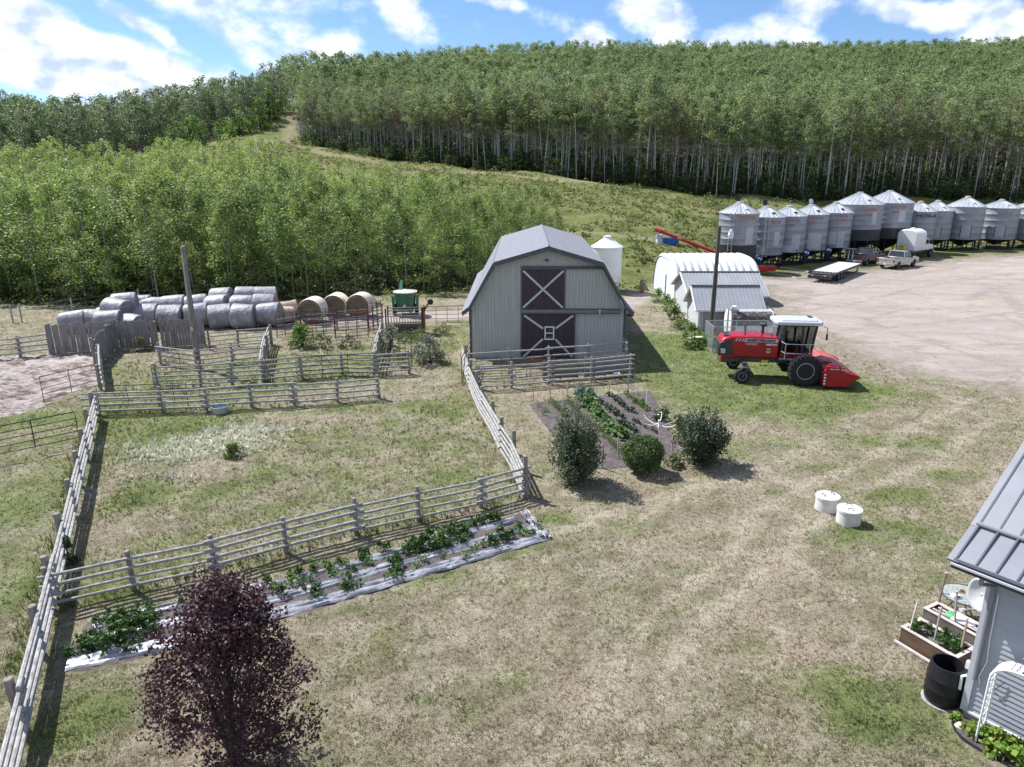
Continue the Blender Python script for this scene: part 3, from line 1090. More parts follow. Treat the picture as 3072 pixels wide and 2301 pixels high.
def plank_fence(label, a, b, h, bulge=.0, gaps=.12, hvar=.05):
    A = Vector((*a, 0)); B = Vector((*b, 0))
    t = thing('plank_fence', label, 'fence', A)
    d = B - A
    ln = d.length
    d.normalize()
    nr = Vector((-d.y, d.x, 0))
    g = np.random.default_rng(len(label))
    mb = MB()
    x = 0
    while x < ln:
        w = g.uniform(.13, .19)
        hh = h + g.normal() * hvar
        zt = g.normal() * .015
        c = d * (x + w / 2) + nr * (bulge * math.sin(PI * x / ln) + g.normal() * .008)
        dd = d + nr * g.normal() * .06
        p0 = c + Vector((0, 0, .02))
        p1 = c + d * zt + Vector((0, 0, hh))
        mb.bar(p0, p1, .03, w, up=tuple(dd)) if False else mb.prism([p0 - dd * w / 2, p0 + dd * w / 2, p1 + dd * w / 2, p1 - dd * w / 2], nr * .03)
        x += w + (.012 if g.uniform() > gaps else .05)
    mb.build('planks', plank_grey, t)
    for z in (.35, 1.0, h - .25):
        MB().tube([Vector((0, 0, z)) + nr * .09, d * ln + Vector((0, 0, z)) + nr * .09], .045, 7).build('rail', wood_rail, t, smooth=True)
    k = max(2, int(ln / 2.4) + 1)
    for i in range(k):
        p = d * (ln * i / (k - 1)) + nr * .2
        MB().lathe([(.09, -.2), (.08, h - .1), (.06, h - .08)], c=p, n=8).build('post', wood_post, t, smooth=True)
    return t


p1a, p1b = G(150, 1062), G(345, 1050)
plank_fence('widest panel of weathered grey plank windbreak beside the muddy pen', p1a.xy, p1b.xy, 1.85)
p2a, p2b = G(352, 1049), G(472, 1044)
plank_fence('shaded middle panel of the grey plank windbreak left of the gap', p2a.xy, p2b.xy, 1.8)
p3a, p3b = G(489, 1042), G(612, 1034)
plank_fence('right panel of the grey plank windbreak, behind the wooden pole', p3a.xy, p3b.xy, 1.75)
s0, s1 = G(341, 1052), G(299, 1096)
plank_fence('end-on plank windbreak running towards the viewer beside the muddy pen', s1.xy, s0.xy, 1.75, hvar=.07)
pole_fence('pole_fence', 'pale rail fence continuing the end-on plank windbreak towards the viewer',
           [(299, 1100), (300, 1130), (303, 1170)], (.3, .55, .8, 1.05, 1.3), 1.35, side=1, rpost=.08, rrail=.05, span=1)


# ------------------------------------------------------------------ steel handling panels and squeeze chute
def stock_panel(label, a, b, h=1.75, bars=7, m=None, ends=True, tilt=0.0, red=False):
    A, B = G(*a), G(*b)
    t = thing('livestock_panel', label, 'panel', A, 0, 'steel livestock panels before the straw bales')
    d = B - A
    m = m or mk('panel_steel', (.075, .065, .065), rough=.55, metal=.3, var=.5, scale=5)
    fr = MB()
    fr.tube([(0, 0, 0), (0, tilt, h), d + Vector((0, tilt, h)), d], .034, 6)
    fr.build('frame', m if not red else red_pipe, t, smooth=True)
    light = mk('panel_bar', (.33, .31, .31), rough=.45, metal=.4, var=.3, scale=5)
    for k in range(bars):
        z = .15 + (h - .3) * k / (bars - 1)
        MB().tube([Vector((0, tilt * z / h, z)), d + Vector((0, tilt * z / h, z))], .024, 6).build('bar', light if k % 2 else m, t, smooth=True)
    for f in (.33, .66):
        MB().tube([d * f, d * f + Vector((0, tilt, h))], .026, 6).build('upright', m, t, smooth=True)
    return t


for i, (lab, a, b, h, red, ti) in enumerate([
    ('steel livestock panel just right of the wrapped bales', (832, 1012), (905, 1000), 1.55, False, .1),
    ('steel livestock panel in front of the leftmost straw bale', (905, 1012), (1005, 1004), 1.6, False, 0),
    ('steel livestock panel in front of the middle straw bale', (1008, 1018), (1105, 1010), 1.7, True, 0),
    ('steel livestock panel a step behind in front of the straw bales', (918, 992), (1010, 986), 1.45, False, .2),
    ('steel livestock panel a step behind by the rightmost straw bale', (1014, 990), (1106, 982), 1.7, False, 0),
    ('short steel livestock panel left of the squeeze chute', (1108, 998), (1150, 990), 1.85, True, 0),
    ('taller short steel livestock panel next to the squeeze chute', (1106, 984), (1146, 978), 1.9, False, 0)]):
    stock_panel(lab, a, b, h, 7, red=red, tilt=ti)
t = thing('propped_frame', 'bent steel frame propped up in front of the leftmost straw bale', 'frame', G(930, 1004))
MB().tube([(-.3, 0, .3), (-.9, .2, 1.5), (-.7, .2, 1.9), (.1, .1, .9)], .03, 6).build('pipe', black_pipe, t)
MB().tube([(-.5, .1, .5), (.5, .1, 1.2), (.9, .1, 1.1)], .026, 6).build('arm', red_pipe, t)
MB().box((.1, .05, .9), (.25, .2, .3)).build('latch', red_pipe, t)

ca, cb = G(1160, 1008), G(1268, 1004)
t = thing('squeeze_chute', 'dark steel cattle squeeze chute with barred sides before the green mixer', 'cattle chute', ca)
d = cb - ca
L_ = d.length
chs = mk('chute_steel', (.06, .055, .055), rough=.6, var=.5, scale=5)
bar_l = mk('panel_bar', (.33, .31, .31))
for yy in (0, .9):
    o2 = Vector((0, yy, 0))
    MB().prism([o2 + Vector((0, 0, .1)), o2 + d + Vector((0, 0, .1)), o2 + d + Vector((0, 0, .62)), o2 + Vector((0, 0, .62))], (0, .04, 0)).build('kick_plate', chs, t)
    for z in (.7, 1.35, 1.75):
        MB().tube([o2 + Vector((0, 0, z)), o2 + d + Vector((0, 0, z))], .035, 6).build('side_rail', bar_l if z > 1 else chs, t)
    nb = 13
    mb = MB()
    for k in range(1, nb):
        p = o2 + d * (k / nb)
        mb.tube([p + Vector((0, 0, .65)), p + Vector((0, 0, 1.36))], .018, 5)
    mb.build('side_bars', bar_l, t)
for f in (0, 1):
    for yy in (0, .9):
        p = d * f + Vector((0, yy, 0))
        MB().bar(p + Vector((0, 0, 0)), p + Vector((0, 0, 1.9)), .09, .09).build('corner_post', chs if (f + yy) else red_pipe, t)
MB().prism([d + Vector((.05, 0, .2)), d + Vector((.05, .9, .2)), d + Vector((.05, .9, 1.9)), d + Vector((.05, 0, 1.9))], (.06, 0, 0)).build('head_gate', red_pipe, t)
MB().tube([d + Vector((.05, .4, 1.5)), d + Vector((.5, .4, 2.25)), d + Vector((.62, .4, 2.1))], .06, 7).build('lever', red_pipe, t)
MB().lathe([(.2, 0), (.2, .12)], c=d + Vector((.55, .35, 2.2)), n=12, axis='Y').build('pulley', black_pipe, t)

# barbed wire fence behind the track
wf = [(40, 968), (67, 967), (221, 946), (420, 915), (640, 897), (934, 881), (1067, 878), (1195, 868), (1318, 860), (1420, 856)]
P = [G(*p) for p in wf]
t = thing('wire_fence', 'wire fence on thin wooden posts at the foot of the young trees', 'fence', P[0])
for p in P:
    MB().lathe([(.06, -.2), (.055, 1.35), (.04, 1.38)], c=p - P[0], n=7).build('post', wood_rail, t, smooth=True)
for z in (.5, .85, 1.2):
    MB().tube([p - P[0] + Vector((0, 0, z)) for p in P], .006, 4).build('wire', grey_pipe, t)
# ------------------------------------------------------------------ barn
def profile_top(x, prof):
    for (x0, z0), (x1, z1) in zip(prof[:-1], prof[1:]):
        if x0 <= x <= x1: return z0 + (z1 - z0) * (x - x0) / (x1 - x0)
    return prof[-1][1]


def build_barn():
    wallm = mk('barn_wall', (.42, .422, .385), rough=.75, var=.09, scale=1.4, stretch=(3, 3, .4), bump=.1)
    ribm = mk('barn_rib', (.34, .345, .33), rough=.75, var=.1, scale=3)
    plum = mk('barn_plum', (.055, .04, .05), rough=.75, var=.25, scale=2, stretch=(6, 6, .5))
    trim = mk('barn_trim', (.085, .09, .095), rough=.7, var=.2, scale=4)
    cross = mk('barn_cross', (.50, .51, .50), rough=.7, var=.1)
    roofm = mk('shingle_roof', (.20, .205, .235), rough=.9, var=.16, scale=5, bump=.7, bscale=22, stretch=(1, 1, 1), detail=7)
    t = thing('barn', 'grey gambrel-roofed barn with dark crossed sliding doors', 'barn', (2.10, 41.7, 0), math.radians(-.8))
    D = 15.4
    hw = 4.55
    prof = [(-4.58, 3.05), (-3.1, 5.62), (0, 6.50), (3.1, 5.62), (4.58, 3.05)]
    # front wall with vertical ribs; an opening is hidden behind each sliding door
    mb = MB()
    poly = [(-hw, 0, 0), (hw, 0, 0), (hw, 0, 3.0), (3.05, 0, 5.55), (0, 0, 6.42), (-3.05, 0, 5.55), (-hw, 0, 3.0)]
    mb.prism(poly, (0, .12, 0))
    mb.box((-hw + .06, D / 2, 1.5), (.12, D - .3, 3.0))
    mb.box((hw - .06, D / 2, 1.5), (.12, D - .3, 3.0))
    mb.prism([(x, D - .12, z) for x, y, z in poly], (0, .12, 0))
    w = mb.build('wall', wallm, t)
    mb = MB()
    x = -hw + .1
    while x < hw - .05:
        zt = profile_top(x, [(-hw, 3.0), (-3.05, 5.55), (0, 6.42), (3.05, 5.55), (hw, 3.0)]) - .05
        mb.box((x, -.008, zt / 2), (.035, .018, zt))
        x += .19
    mb.build('rib', ribm, w)
    for sx in (-1, 1):
        MB().box((sx * (hw + .01), -.012, 1.5), (.13, .06, 3.0)).build('corner_board', trim, t)
    # roof sheets as thick slabs, running past the front by 0.4 m
    y0, y1 = -.42, D + .2
    th = .09
    pts = [(-5.02, 2.78), (-4.56, 3.12), (-3.12, 5.68), (0, 6.58), (3.12, 5.68), (4.56, 3.12), (5.02, 2.78)]
    rm = MB()
    for (xa, za), (xb, zb) in zip(pts[:-1], pts[1:]):
        n = Vector((-(zb - za), 0, xb - xa)).normalized() * th
        rm.prism([(xa, y0, za), (xb, y0, zb), (xb + n.x, y0, zb + n.z), (xa + n.x, y0, za + n.z)], (0, y1 - y0, 0))
    r = rm.build('roof', roofm, t)
    MB().tube([(0, y0 - .01, 6.68), (0, y1, 6.68)], .055, 8).build('ridge_cap', roofm, r, smooth=True)
    # barge boards along the front edge
    for (xa, za), (xb, zb) in zip(pts[:-1], pts[1:]):
        MB().prism([(xa, y0 - .03, za - .16), (xb, y0 - .03, zb - .16), (xb, y0 - .03, zb + .1), (xa, y0 - .03, za + .1)], (0, .035, 0)).build('barge_board', trim, r)
    # soffit strip under the overhang is part of the wall top
    # upper opening and door
    def door(x0, x1, z0, z1, win=False):
        cx, cz = (x0 + x1) / 2, (z0 + z1) / 2
        d = MB().box((cx, -.075, cz), (x1 - x0, .06, z1 - z0)).build('sliding_door', plum, t)
        mb = MB()
        xx = x0 + .12
        while xx < x1 - .05:
            mb.box((xx, -.108, cz), (.03, .012, z1 - z0 - .02))
            xx += .19
        mb.build('door_rib', plum, d)
        for sx in (x0, x1):
            MB().box((sx, -.10, cz), (.07, .05, z1 - z0)).build('door_edge', trim, d)
        if win:
            zc0 = z0 - .02
            wc = Vector((2.2 - 2.1 + .02, -.125, 1.56))
            for (px, pz) in ((x0 + .15, z1 - .12), (x1 - .12, z1 - .12), (x0 + .1, z0 + .08), (x1 - .1, z0 + .08)):
                dd = Vector((px, -.125, pz)) - wc
                k = .46 / dd.length if pz > 1.5 else .52 / dd.length
                MB().bar(wc + dd * min(k, .9), Vector((px, -.125, pz)), .115, .02, up=(0, 1, 0)).build('cross_bar', cross, d)
            fr = MB()
            w_, h_ = .50, .74
            fr.box(wc + Vector((0, -.015, h_ / 2)), (w_ + .08, .05, .07)).box(wc + Vector((0, -.015, -h_ / 2)), (w_ + .08, .05, .07))
            fr.box(wc + Vector((-w_ / 2, -.015, 0)), (.07, .05, h_ - .07)).box(wc + Vector((w_ / 2, -.015, 0)), (.07, .05, h_ - .07)).box(wc + Vector((0, -.015, .0)), (w_ - .07, .045, .05))
            MB().box(wc + Vector((0, .006, 0)), (w_, .02, h_)).build('window_pane', glassmat('barn_glass'), d)
            fr.build('window_frame', mk('white_frame', (.75, .75, .74), rough=.5, var=.04), d)
        else:
            for a, b in (((x0 + .08, z0 + .1), (x1 - .08, z1 - .1)), ((x0 + .08, z1 - .1), (x1 - .08, z0 + .1))):
                off = -.125 if b[1] > a[1] else -.122
                MB().bar((a[0], off, a[1]), (b[0], off, b[1]), .115, .02, up=(0, 1, 0)).build('cross_bar', cross, d)
        return d
    door(-1.53, .96, 2.98, 5.34)
    door(-1.53, 1.62, .02, 2.74, True)
    tr = MB().box((.78, -.09, 5.42), (4.66, .12, .17)).build('upper_track', trim, t)
    be = MB().box((1.35, -.07, 2.87), (5.8, .1, .20)).build('lower_track', mk('barn_beam', (.20, .205, .2), rough=.7, var=.1), t)
    MB().box((1.35, -.10, 2.99), (5.8, .14, .05)).build('track_cover', trim, be)
    MB().box((1.35, -.105, 2.755), (5.8, .14, .045)).build('track_lip', trim, be)
    MB().box((-.09, -.14, 5.85), (.2, .14, .13)).build('lamp', mk('dark_metal', (.06, .06, .065), rough=.5), t)
    lb = MB()
    lb.box((3.05, -.15, 2.93), (.14, .14, .1)).box((3.05, -.18, 2.78), (.08, .08, .14))
    lb.build('lamp', cross, t)
    MB().box((4.85, -.05, 2.62), (.3, .2, .12)).build('bracket', plum, t)
    MB().box((-1.3, -.12, 1.15), (.05, .04, .34)).build('door_handle', mk('dark_metal', (.06, .06, .065)), t)


build_barn()


def build_feedbin():
    white = mk('white_steel', (.72, .72, .70), rough=.5, var=.06, scale=2)
    p = G(1816, 872)
    t = thing('feed_bin', 'white steel hopper feed bin standing behind the barn', 'bin', (p.x, p.y, 0))
    R_ = 1.4
    MB().lathe([(R_, .95), (R_, 2.0), (R_ + .015, 2.02), (R_, 2.04), (R_, 4.05)], n=36, cap1=False, cap0=False).build('shell', add_bands(white, 'Z', .12, .25), t, smooth=True)
    r = MB().lathe([(R_ + .06, 4.02), (R_ + .06, 4.07), (.34, 4.82), (.34, 4.9)], n=36, cap0=False).build('roof_cone', mk('white_roof', (.74, .74, .73), rough=.45, var=.05), t, smooth=True)
    MB().lathe([(.36, 4.88), (.36, 5.0), (.1, 5.05)], n=16).build('lid', white, r, smooth=True)
    MB().tube([(.3, 0, 5.0), (.35, 0, 5.25)], .02, 5).build('lid_lever', white, r)
    MB().lathe([(R_, .97), (.2, .25), (.2, .1)], n=36, cap0=False).build('hopper', white, t, smooth=True)
    for k in range(6):
        a = 2 * PI * k / 6 + .3
        MB().bar((R_ * math.cos(a), R_ * math.sin(a), -.05), (R_ * math.cos(a), R_ * math.sin(a), 1.6), .09, .09).build('leg', white, t)


build_feedbin()


def build_quonset():
    steel = mk('quonset_steel', (.60, .61, .63), rough=.42, metal=.15, var=.05, scale=1.5)
    t = thing('quonset_hut', 'white arched corrugated steel hut beside the light pole', 'hut', (13.3, 63, 0))
    L_, rw, h = 7.2, 4.5, 3.45
    na, nx = 40, 12 * 10
    vs = []
    for i in range(nx + 1):
        x = L_ * i / nx
        bump = .26 * abs(math.sin(PI * i / 10)) ** .75
        for j in range(na + 1):
            a = PI * j / na
            k = .62
            yy = -math.copysign(abs(math.cos(a)) ** k, math.cos(a)) * (rw + bump)
            zz = (abs(math.sin(a)) ** .8) * (h + bump)
            vs.append((x, yy, zz))
    fs = []
    for i in range(nx):
        for j in range(na):
            a = i * (na + 1) + j
            fs.append((a, a + 1, a + na + 2, a + na + 1))
    MB().add(vs, fs).build('arch_shell', steel, t, smooth=True, sharp=60)
    endm = mk('quonset_end', (.62, .65, .68), rough=.6, var=.06, scale=2)
    for x in (.06, L_ - .06):
        prof = []
        for j in range(na + 1):
            a = PI * j / na
            k = .62
            prof.append((x, -math.copysign(abs(math.cos(a)) ** k, math.cos(a)) * (rw - .02), (abs(math.sin(a)) ** .8) * (h - .02)))
        e = MB().prism(prof, (.05, 0, 0)).build('end_wall', endm, t)
        if x < 1:
            MB().box((-.02, -.5, 1.1), (.06, 1.0, 2.1)).build('door', mk('white_frame', (.75, .75, .74)), e)


build_quonset()


def gable_shed(label, x0, x1, y0, y1, ze, zr, over=.3, base=None, roofc=(.37, .38, .40), extra=None):
    wall = mk('shed_wall', (.50, .515, .535), rough=.75, var=.06, scale=2)
    dark = mk('shed_front', (.30, .31, .335), rough=.75, var=.08, scale=2)
    roofm = mk('shed_roof', roofc, rough=.42, metal=.35, var=.08, scale=1.2)
    white = mk('white_frame', (.75, .75, .74))
    t = thing('shed', label, 'shed', (x0, y0, 0))
    Lx, Ly = x1 - x0, y1 - y0
    ym = Ly / 2
    mb = MB()
    mb.box((Lx / 2, .05, ze / 2), (Lx - .2, .1, ze)).box((Lx / 2, Ly - .05, ze / 2), (Lx - .2, .1, ze))
    w = mb.build('long_wall', wall, t)
    for xx in (0, Lx - .1):
        MB().prism([(xx, 0, 0), (xx, Ly, 0), (xx, Ly, ze), (xx, ym, zr - .06), (xx, 0, ze)], (.1, 0, 0)).build('gable_wall', wall, t)
    sl = (zr - ze) / ym
    rr = MB()
    th = .05
    for sgn in (-1, 1):
        ya, za = (ym, zr) , (0, 0)
        ye = -over if sgn < 0 else Ly + over
        zeave = zr - sl * (ym + over)
        rr.prism([(-over, ym, zr), (-over, ye, zeave), (-over, ye, zeave + th), (-over, ym, zr + th)], (Lx + 2 * over, 0, 0))
    r = rr.build('roof', roofm, t)
    ribs = MB()
    n = int((Lx + 2 * over) / .26)
    for k in range(n + 1):
        x = -over + .02 + (Lx + 2 * over - .04) * k / n
        for sgn in (-1, 1):
            ye = -over if sgn < 0 else Ly + over
            ribs.bar((x, ym, zr + th + .008), (x, ye, zr - sl * (ym + over) + th + .008), .035, .022, up=(1, 0, 0))
    ribs.build('roof_ribs', roofm, r)
    cap = MB()
    cap.bar((-over - .01, ym, zr + th + .02), (Lx + over + .01, ym, zr + th + .02), .3, .03)
    cap.build('ridge_cap', mk('ridge_dark', (.22, .225, .23), rough=.5, metal=.3), r)
    for sgn in (-1, 1):
        ye = -over if sgn < 0 else Ly + over
        zv = zr - sl * (ym + over)
        MB().box((Lx / 2, ye + sgn * .02, zv - .02), (Lx + 2 * over, .04, .14)).build('fascia', white, r)
        MB().bar((-over - .015, ym, zr - .03), (-over - .015, ye, zv - .03), .03, .14, up=(1, 0, 0)).build('barge_board', white, r)
    for xx in (-.01, ):
        for yy in (-.012, Ly + .012):
            MB().box((xx, yy, ze / 2), (.12, .1, ze)).build('corner_board', white, t)
    return t


gable_shed('larger grey shed with ribbed metal roof in front of the arched white hut', 13.15, 18.5, 52.1, 57.4, 2.12, 3.32)
s2 = gable_shed('smaller grey shed with ribbed metal roof behind the chain-link kennel', 12.95, 17.2, 48.9, 52.05, 1.78, 2.95)
MB().box((2.3, -.012, .85), (4.0, .03, 1.6)).build('front_cladding', mk('shed_front', (.30, .31, .335)), s2)
ml = MB()
ml.box((-.08, .55, 1.55), (.12, .14, .12)).box((-.1, .55, 1.38), (.07, .07, .2))
ml.build('lamp', mk('white_frame', (.75, .75, .74)), s2)

# little lean-to at the right of the sheds
p = G(2305, 985)
t = thing('storage_box', 'small grey flat-roofed box tucked against the right end of the sheds', 'box', (17.35, 49.5, 0))
MB().box((.45, .5, .7), (.9, 1.0, 1.4)).build('body', mk('shed_front', (.30, .31, .335)), t)
MB().box((.45, .5, 1.43), (1.02, 1.12, .06)).build('lid', mk('shed_roof', (.37, .38, .40)), t)

# arched hut in front of the small shed
t = thing('calf_hut', 'old white arch-topped hut with peeling brown cover behind the red windrower', 'hut', (14.55, 46.6, 0))
Lh, Dh, Hh = 2.75, 1.6, 1.85
na = 14
prof = []
for j in range(na + 1):
    a = PI * j / na
    prof.append((-math.cos(a) * Dh / 2 + Dh / 2, 1.15 + math.sin(a) * (Hh - 1.15)))
prof = [(0, 0)] + prof + [(Dh, 0)]
brown = mk('peeling_cover', (.085, .07, .065), rough=.95, var=.5, scale=6, col2=(.30, .28, .27), contrast=(.52, .72), bump=.5, bscale=20)
pale_top = mk('peeling_top', (.42, .41, .40), rough=.9, var=.3, scale=7, col2=(.18, .16, .15), contrast=(.5, .7), bump=.4)
mb = MB(); mt = MB()
for (ya, za), (yb, zb) in zip(prof[:-1], prof[1:]):
    tgt = mt if (za > 1.74 and zb > 1.74) else mb
    tgt.add([(0, ya, za), (Lh, ya, za), (Lh, yb, zb), (0, yb, zb)], [(0, 1, 2, 3)])
mb.build('cover', brown, t)
mt.build('roof_sheet', pale_top, t)
for xx in (-.04, Lh):
    MB().prism([(xx, y, z * 1.02) for y, z in prof], (.04, 0, 0)).build('end_panel', mk('white_frame', (.75, .75, .74)), t)
MB().box((Lh * .55, -.03, .45), (Lh * .9, .04, .9)).build('front_board', mk('quonset_end', (.62, .65, .68)), t)
MB().lathe([(.19, 0), (.22, .1), (.17, .24), (.06, .3)], c=(.35, Dh / 2, Hh - .03), n=16).build('vent_cap', mk('white_steel', (.72, .72, .70)), t, smooth=True)

# chain-link kennel
galv = mk('galvanised', (.52, .53, .55), rough=.4, metal=.6, var=.12, scale=5)


def chain_link_mat():
    m = bpy.data.materials.new('chain_link')
    m.use_nodes = True
    nt = m.node_tree
    b = nt.nodes['Principled BSDF']
    b.inputs['Base Color'].default_value = (.55, .56, .58, 1)
    b.inputs['Metallic'].default_value = .5
    b.inputs['Roughness'].default_value = .45
    return m


K0 = Vector((12.4, 43.1, 0)); KX, KY, KH = 3.95, 1.9, 1.6
t = thing('dog_kennel', 'galvanised chain-link dog kennel behind the red windrower', 'kennel', K0)
for x in (0, KX / 2, KX):
    for y in (0, KY):
        MB().tube([(x, y, 0), (x, y, KH)], .025, 6).build('post', galv, t, smooth=True)
for z in (.05, KH):
    MB().tube([(0, 0, z), (KX, 0, z), (KX, KY, z), (0, KY, z), (0, 0, z)], .024, 6).build('rail', galv, t, smooth=True)
clm = chain_link_mat()


def mesh_panel(p, q, h):
    mb = MB()
    p, q = Vector(p), Vector(q)
    d = (q - p)
    L_ = d.length
    d.normalize()
    st = .11
    n = int((L_ + h) / st)
    for k in range(-int(h / st), int(L_ / st) + 1):
        for sg in (1, -1):
            xa = k * st
            xb = xa + h
            z0, z1 = (.05, h) if sg > 0 else (h, .05)
            a0, a1 = max(xa, 0), min(xb, L_)
            if a1 <= a0: continue
            za = z0 + (z1 - z0) * (a0 - xa) / h
            zb = z0 + (z1 - z0) * (a1 - xa) / h
            mb.bar(p + d * a0 + Vector((0, 0, za)), p + d * a1 + Vector((0, 0, zb)), .006, .006)
    return mb.build('mesh_panel', clm, t)


mesh_panel((0, 0, 0), (KX, 0, 0), KH)
mesh_panel((0, KY, 0), (KX, KY, 0), KH)
mesh_panel((0, 0, 0), (0, KY, 0), KH)
mesh_panel((KX, 0, 0), (KX, KY, 0), KH)

# poles
pole_m = mk('pole_wood', (.20, .18, .16), rough=.9, var=.3, scale=4, stretch=(4, 4, .4), bump=.3)
p = G(596, 1104)
t = thing('utility_pole', 'bare grey wooden pole standing in the holding pens', 'pole', p)
MB().lathe([(.17, -.3), (.16, 2), (.125, 6.8), (.1, 6.86)], n=12).build('shaft', pole_m, t, smooth=True)
MB().tube([(-.02, -.16, 3.0), (-.02, -.13, 6.5)], .018, 5).build('conduit', galv, t)
MB().tube([(0, -.14, 6.78), (.1, -.2, 6.95), (.2, -.2, 6.9)], .03, 6).build('weatherhead', galv, t)
MB().box((.0, -.17, 2.3), (.12, .1, .2)).build('switch_box', galv, t)
p = G(2132, 1003)
t = thing('light_pole', 'tall dark wooden yard light pole in front of the grey sheds', 'light pole', p)
MB().lathe([(.16, -.3), (.15, 2), (.12, 7.2), (.1, 7.27)], n=12).build('shaft', mk('dark_pole', (.085, .075, .065), rough=.9, var=.3, scale=4, stretch=(4, 4, .4)), t, smooth=True)
MB().tube([(.1, -.05, 7.0), (.35, -.1, 7.2), (.6, -.12, 7.15), (.72, -.13, 7.0)], .025, 6).build('arm', galv, t, smooth=True)
lh = MB().lathe([(.05, .15), (.09, .1), (.16, -.1), (.2, -.25)], c=(.75, -.13, 6.95), n=16, cap1=False).build('lamp_head', mk('white_steel', (.72, .72, .70)), t, smooth=True)
MB().lathe([(.17, 0), (.16, -.22), (.06, -.32)], c=(.75, -.13, 6.78), n=14).build('lamp_bowl', mk('lamp_bowl', (.8, .8, .8), rough=.2, var=.02), lh, smooth=True)
MB().tube([(.13, -.12, 0.2), (.12, -.1, 4.2)], .016, 5).build('conduit', galv, t)
# ------------------------------------------------------------------ hay bales
wrap_m = mk('bale_wrap', (.275, .262, .285), rough=.5, var=.28, scale=2.6, bump=1.6, bscale=5, detail=8, rand=.1)
wrap_end = mk('bale_wrap_end', (.20, .185, .195), rough=.7, var=.4, scale=5, bump=.6, bscale=14, rand=.15)
net_m = mk('straw_side', (.70, .63, .53), rough=.9, var=.12, scale=3, bump=.5, bscale=40, stretch=(.6, 6, 6))
straw_end = mk('straw_end', (.21, .15, .095), rough=.95, var=.3, scale=5, bump=.8, bscale=30)


def straw_rings(m):
    nt = m.node_tree
    b = nt.nodes['Principled BSDF']
    tc = nd(nt, 'ShaderNodeTexCoord')
    wv = nd(nt, 'ShaderNodeTexWave', wave_type='RINGS', rings_direction='Y')
    wv.inputs['Scale'].default_value = 2.2
    wv.inputs['Distortion'].default_value = 2.5
    wv.inputs['Detail'].default_value = 3
    nt.links.new(tc.outputs['Object'], wv.inputs['Vector'])
    mx = nd(nt, 'ShaderNodeMix', data_type='RGBA', blend_type='MULTIPLY')
    mx.inputs['Factor'].default_value = .4
    src = b.inputs['Base Color'].links[0].from_socket
    nt.links.new(src, mx.inputs['A'])
    nt.links.new(wv.outputs['Color'], mx.inputs['B'])
    nt.links.new(mx.outputs['Result'], b.inputs['Base Color'])


straw_rings(straw_end)


def bale_mesh(name, g, rad, ln, axis, m_side, m_end, parent, dent=.03, squash=1.0):
    n, k = 40, 12
    prof = [(.0, 0), (.55, -.03), (.86, -.015), (.97, .03), (1.0, .1), (1.0, .35), (1.0, .65), (1.0, .9), (.97, .97), (.86, 1.015), (.55, 1.03), (0, 1)]
    ph = g.uniform(0, 6.28, 4)
    vs = []
    for (r, h) in prof:
        for j in range(n):
            t = 2 * PI * j / n
            q = 1 + dent * (math.sin(2 * t + ph[0] + h * 2) + .6 * math.sin(3 * t + ph[1] - h * 4) + .5 * math.sin(5 * t + ph[2] + 3 * h))
            x = (h - .5) * ln
            a, b = rad * r * q * math.cos(t), rad * r * q * math.sin(t)
            b = max(b, -rad * .93)
            vs.append((x, a, b) if axis == 'X' else (a, x, b))
    fs_s, fs_e = [], []
    for i in range(len(prof) - 1):
        for j in range(n):
            j2 = (j + 1) % n
            f = (i * n + j, i * n + j2, (i + 1) * n + j2, (i + 1) * n + j)
            (fs_e if i < 3 or i >= len(prof) - 4 else fs_s).append(f)
    MB().add(vs, fs_s).build(name, m_side, parent, smooth=True, sharp=50)
    MB().add(vs, fs_e).build('end_face', m_end, parent, smooth=True, sharp=50)


def lone_bale(kind, label, loc, rz, rad, ln, tiltz=0.0, group=None):
    g = np.random.default_rng(int(abs(loc[0] * 100 + loc[1] * 37)) + 5)
    t = thing(kind, label, 'bale', loc, rz, group)
    t.rotation_euler = (0, tiltz, rz)
    if kind == 'wrapped_bale':
        bale_mesh("wrapping", g, rad, ln, 'X', wrap_m, wrap_end, t, .04)
    else:
        bale_mesh('net_wrap', g, rad, ln, 'Y', net_m, straw_end, t, .012)
    return t


ORD = ['leftmost', 'second', 'third', 'fourth', 'fifth', 'sixth']


def place_row(rowname, n, x0, x1, Y0, Y1, z, rad=.8, ln=1.62, seed=3, grp='wrapped bales in the long stack'):
    g = np.random.default_rng(seed)
    for i in range(n):
        f = i / max(1, n - 1)
        x = x0 + (x1 - x0) * f
        y = Y0 + (Y1 - Y0) * f
        if i == 0: w = 'leftmost'
        elif i == n - 1: w = 'rightmost'
        else: w = ORD[i] + ' from the left'
        lone_bale('wrapped_bale', f'wrapped bale, {w} in the {rowname}', (x + g.normal() * .04, y + g.normal() * .12, z + rad * .93 + g.uniform(-.06, .05)), math.radians(g.normal() * 8 + 4), rad * g.uniform(.97, 1.04), ln * g.uniform(.95, 1.02), math.radians(g.normal() * 3), grp)


def bx(px, py, Y):
    return W(px, py, Y).x


place_row('front row of the long stack', 6, bx(445, 960, 49.9), bx(807, 945, 50.6), 49.9, 50.6, 0, .87, 1.60, 4)
place_row('middle row of the long stack', 6, bx(455, 917, 52.2), bx(790, 905, 52.9), 52.0, 53.0, .25, .85, 1.62, 6)
place_row('short back row of the stack', 3, bx(672, 882, 54.3), bx(797, 876, 54.6), 54.2, 54.6, .62, .84, 1.56, 8)

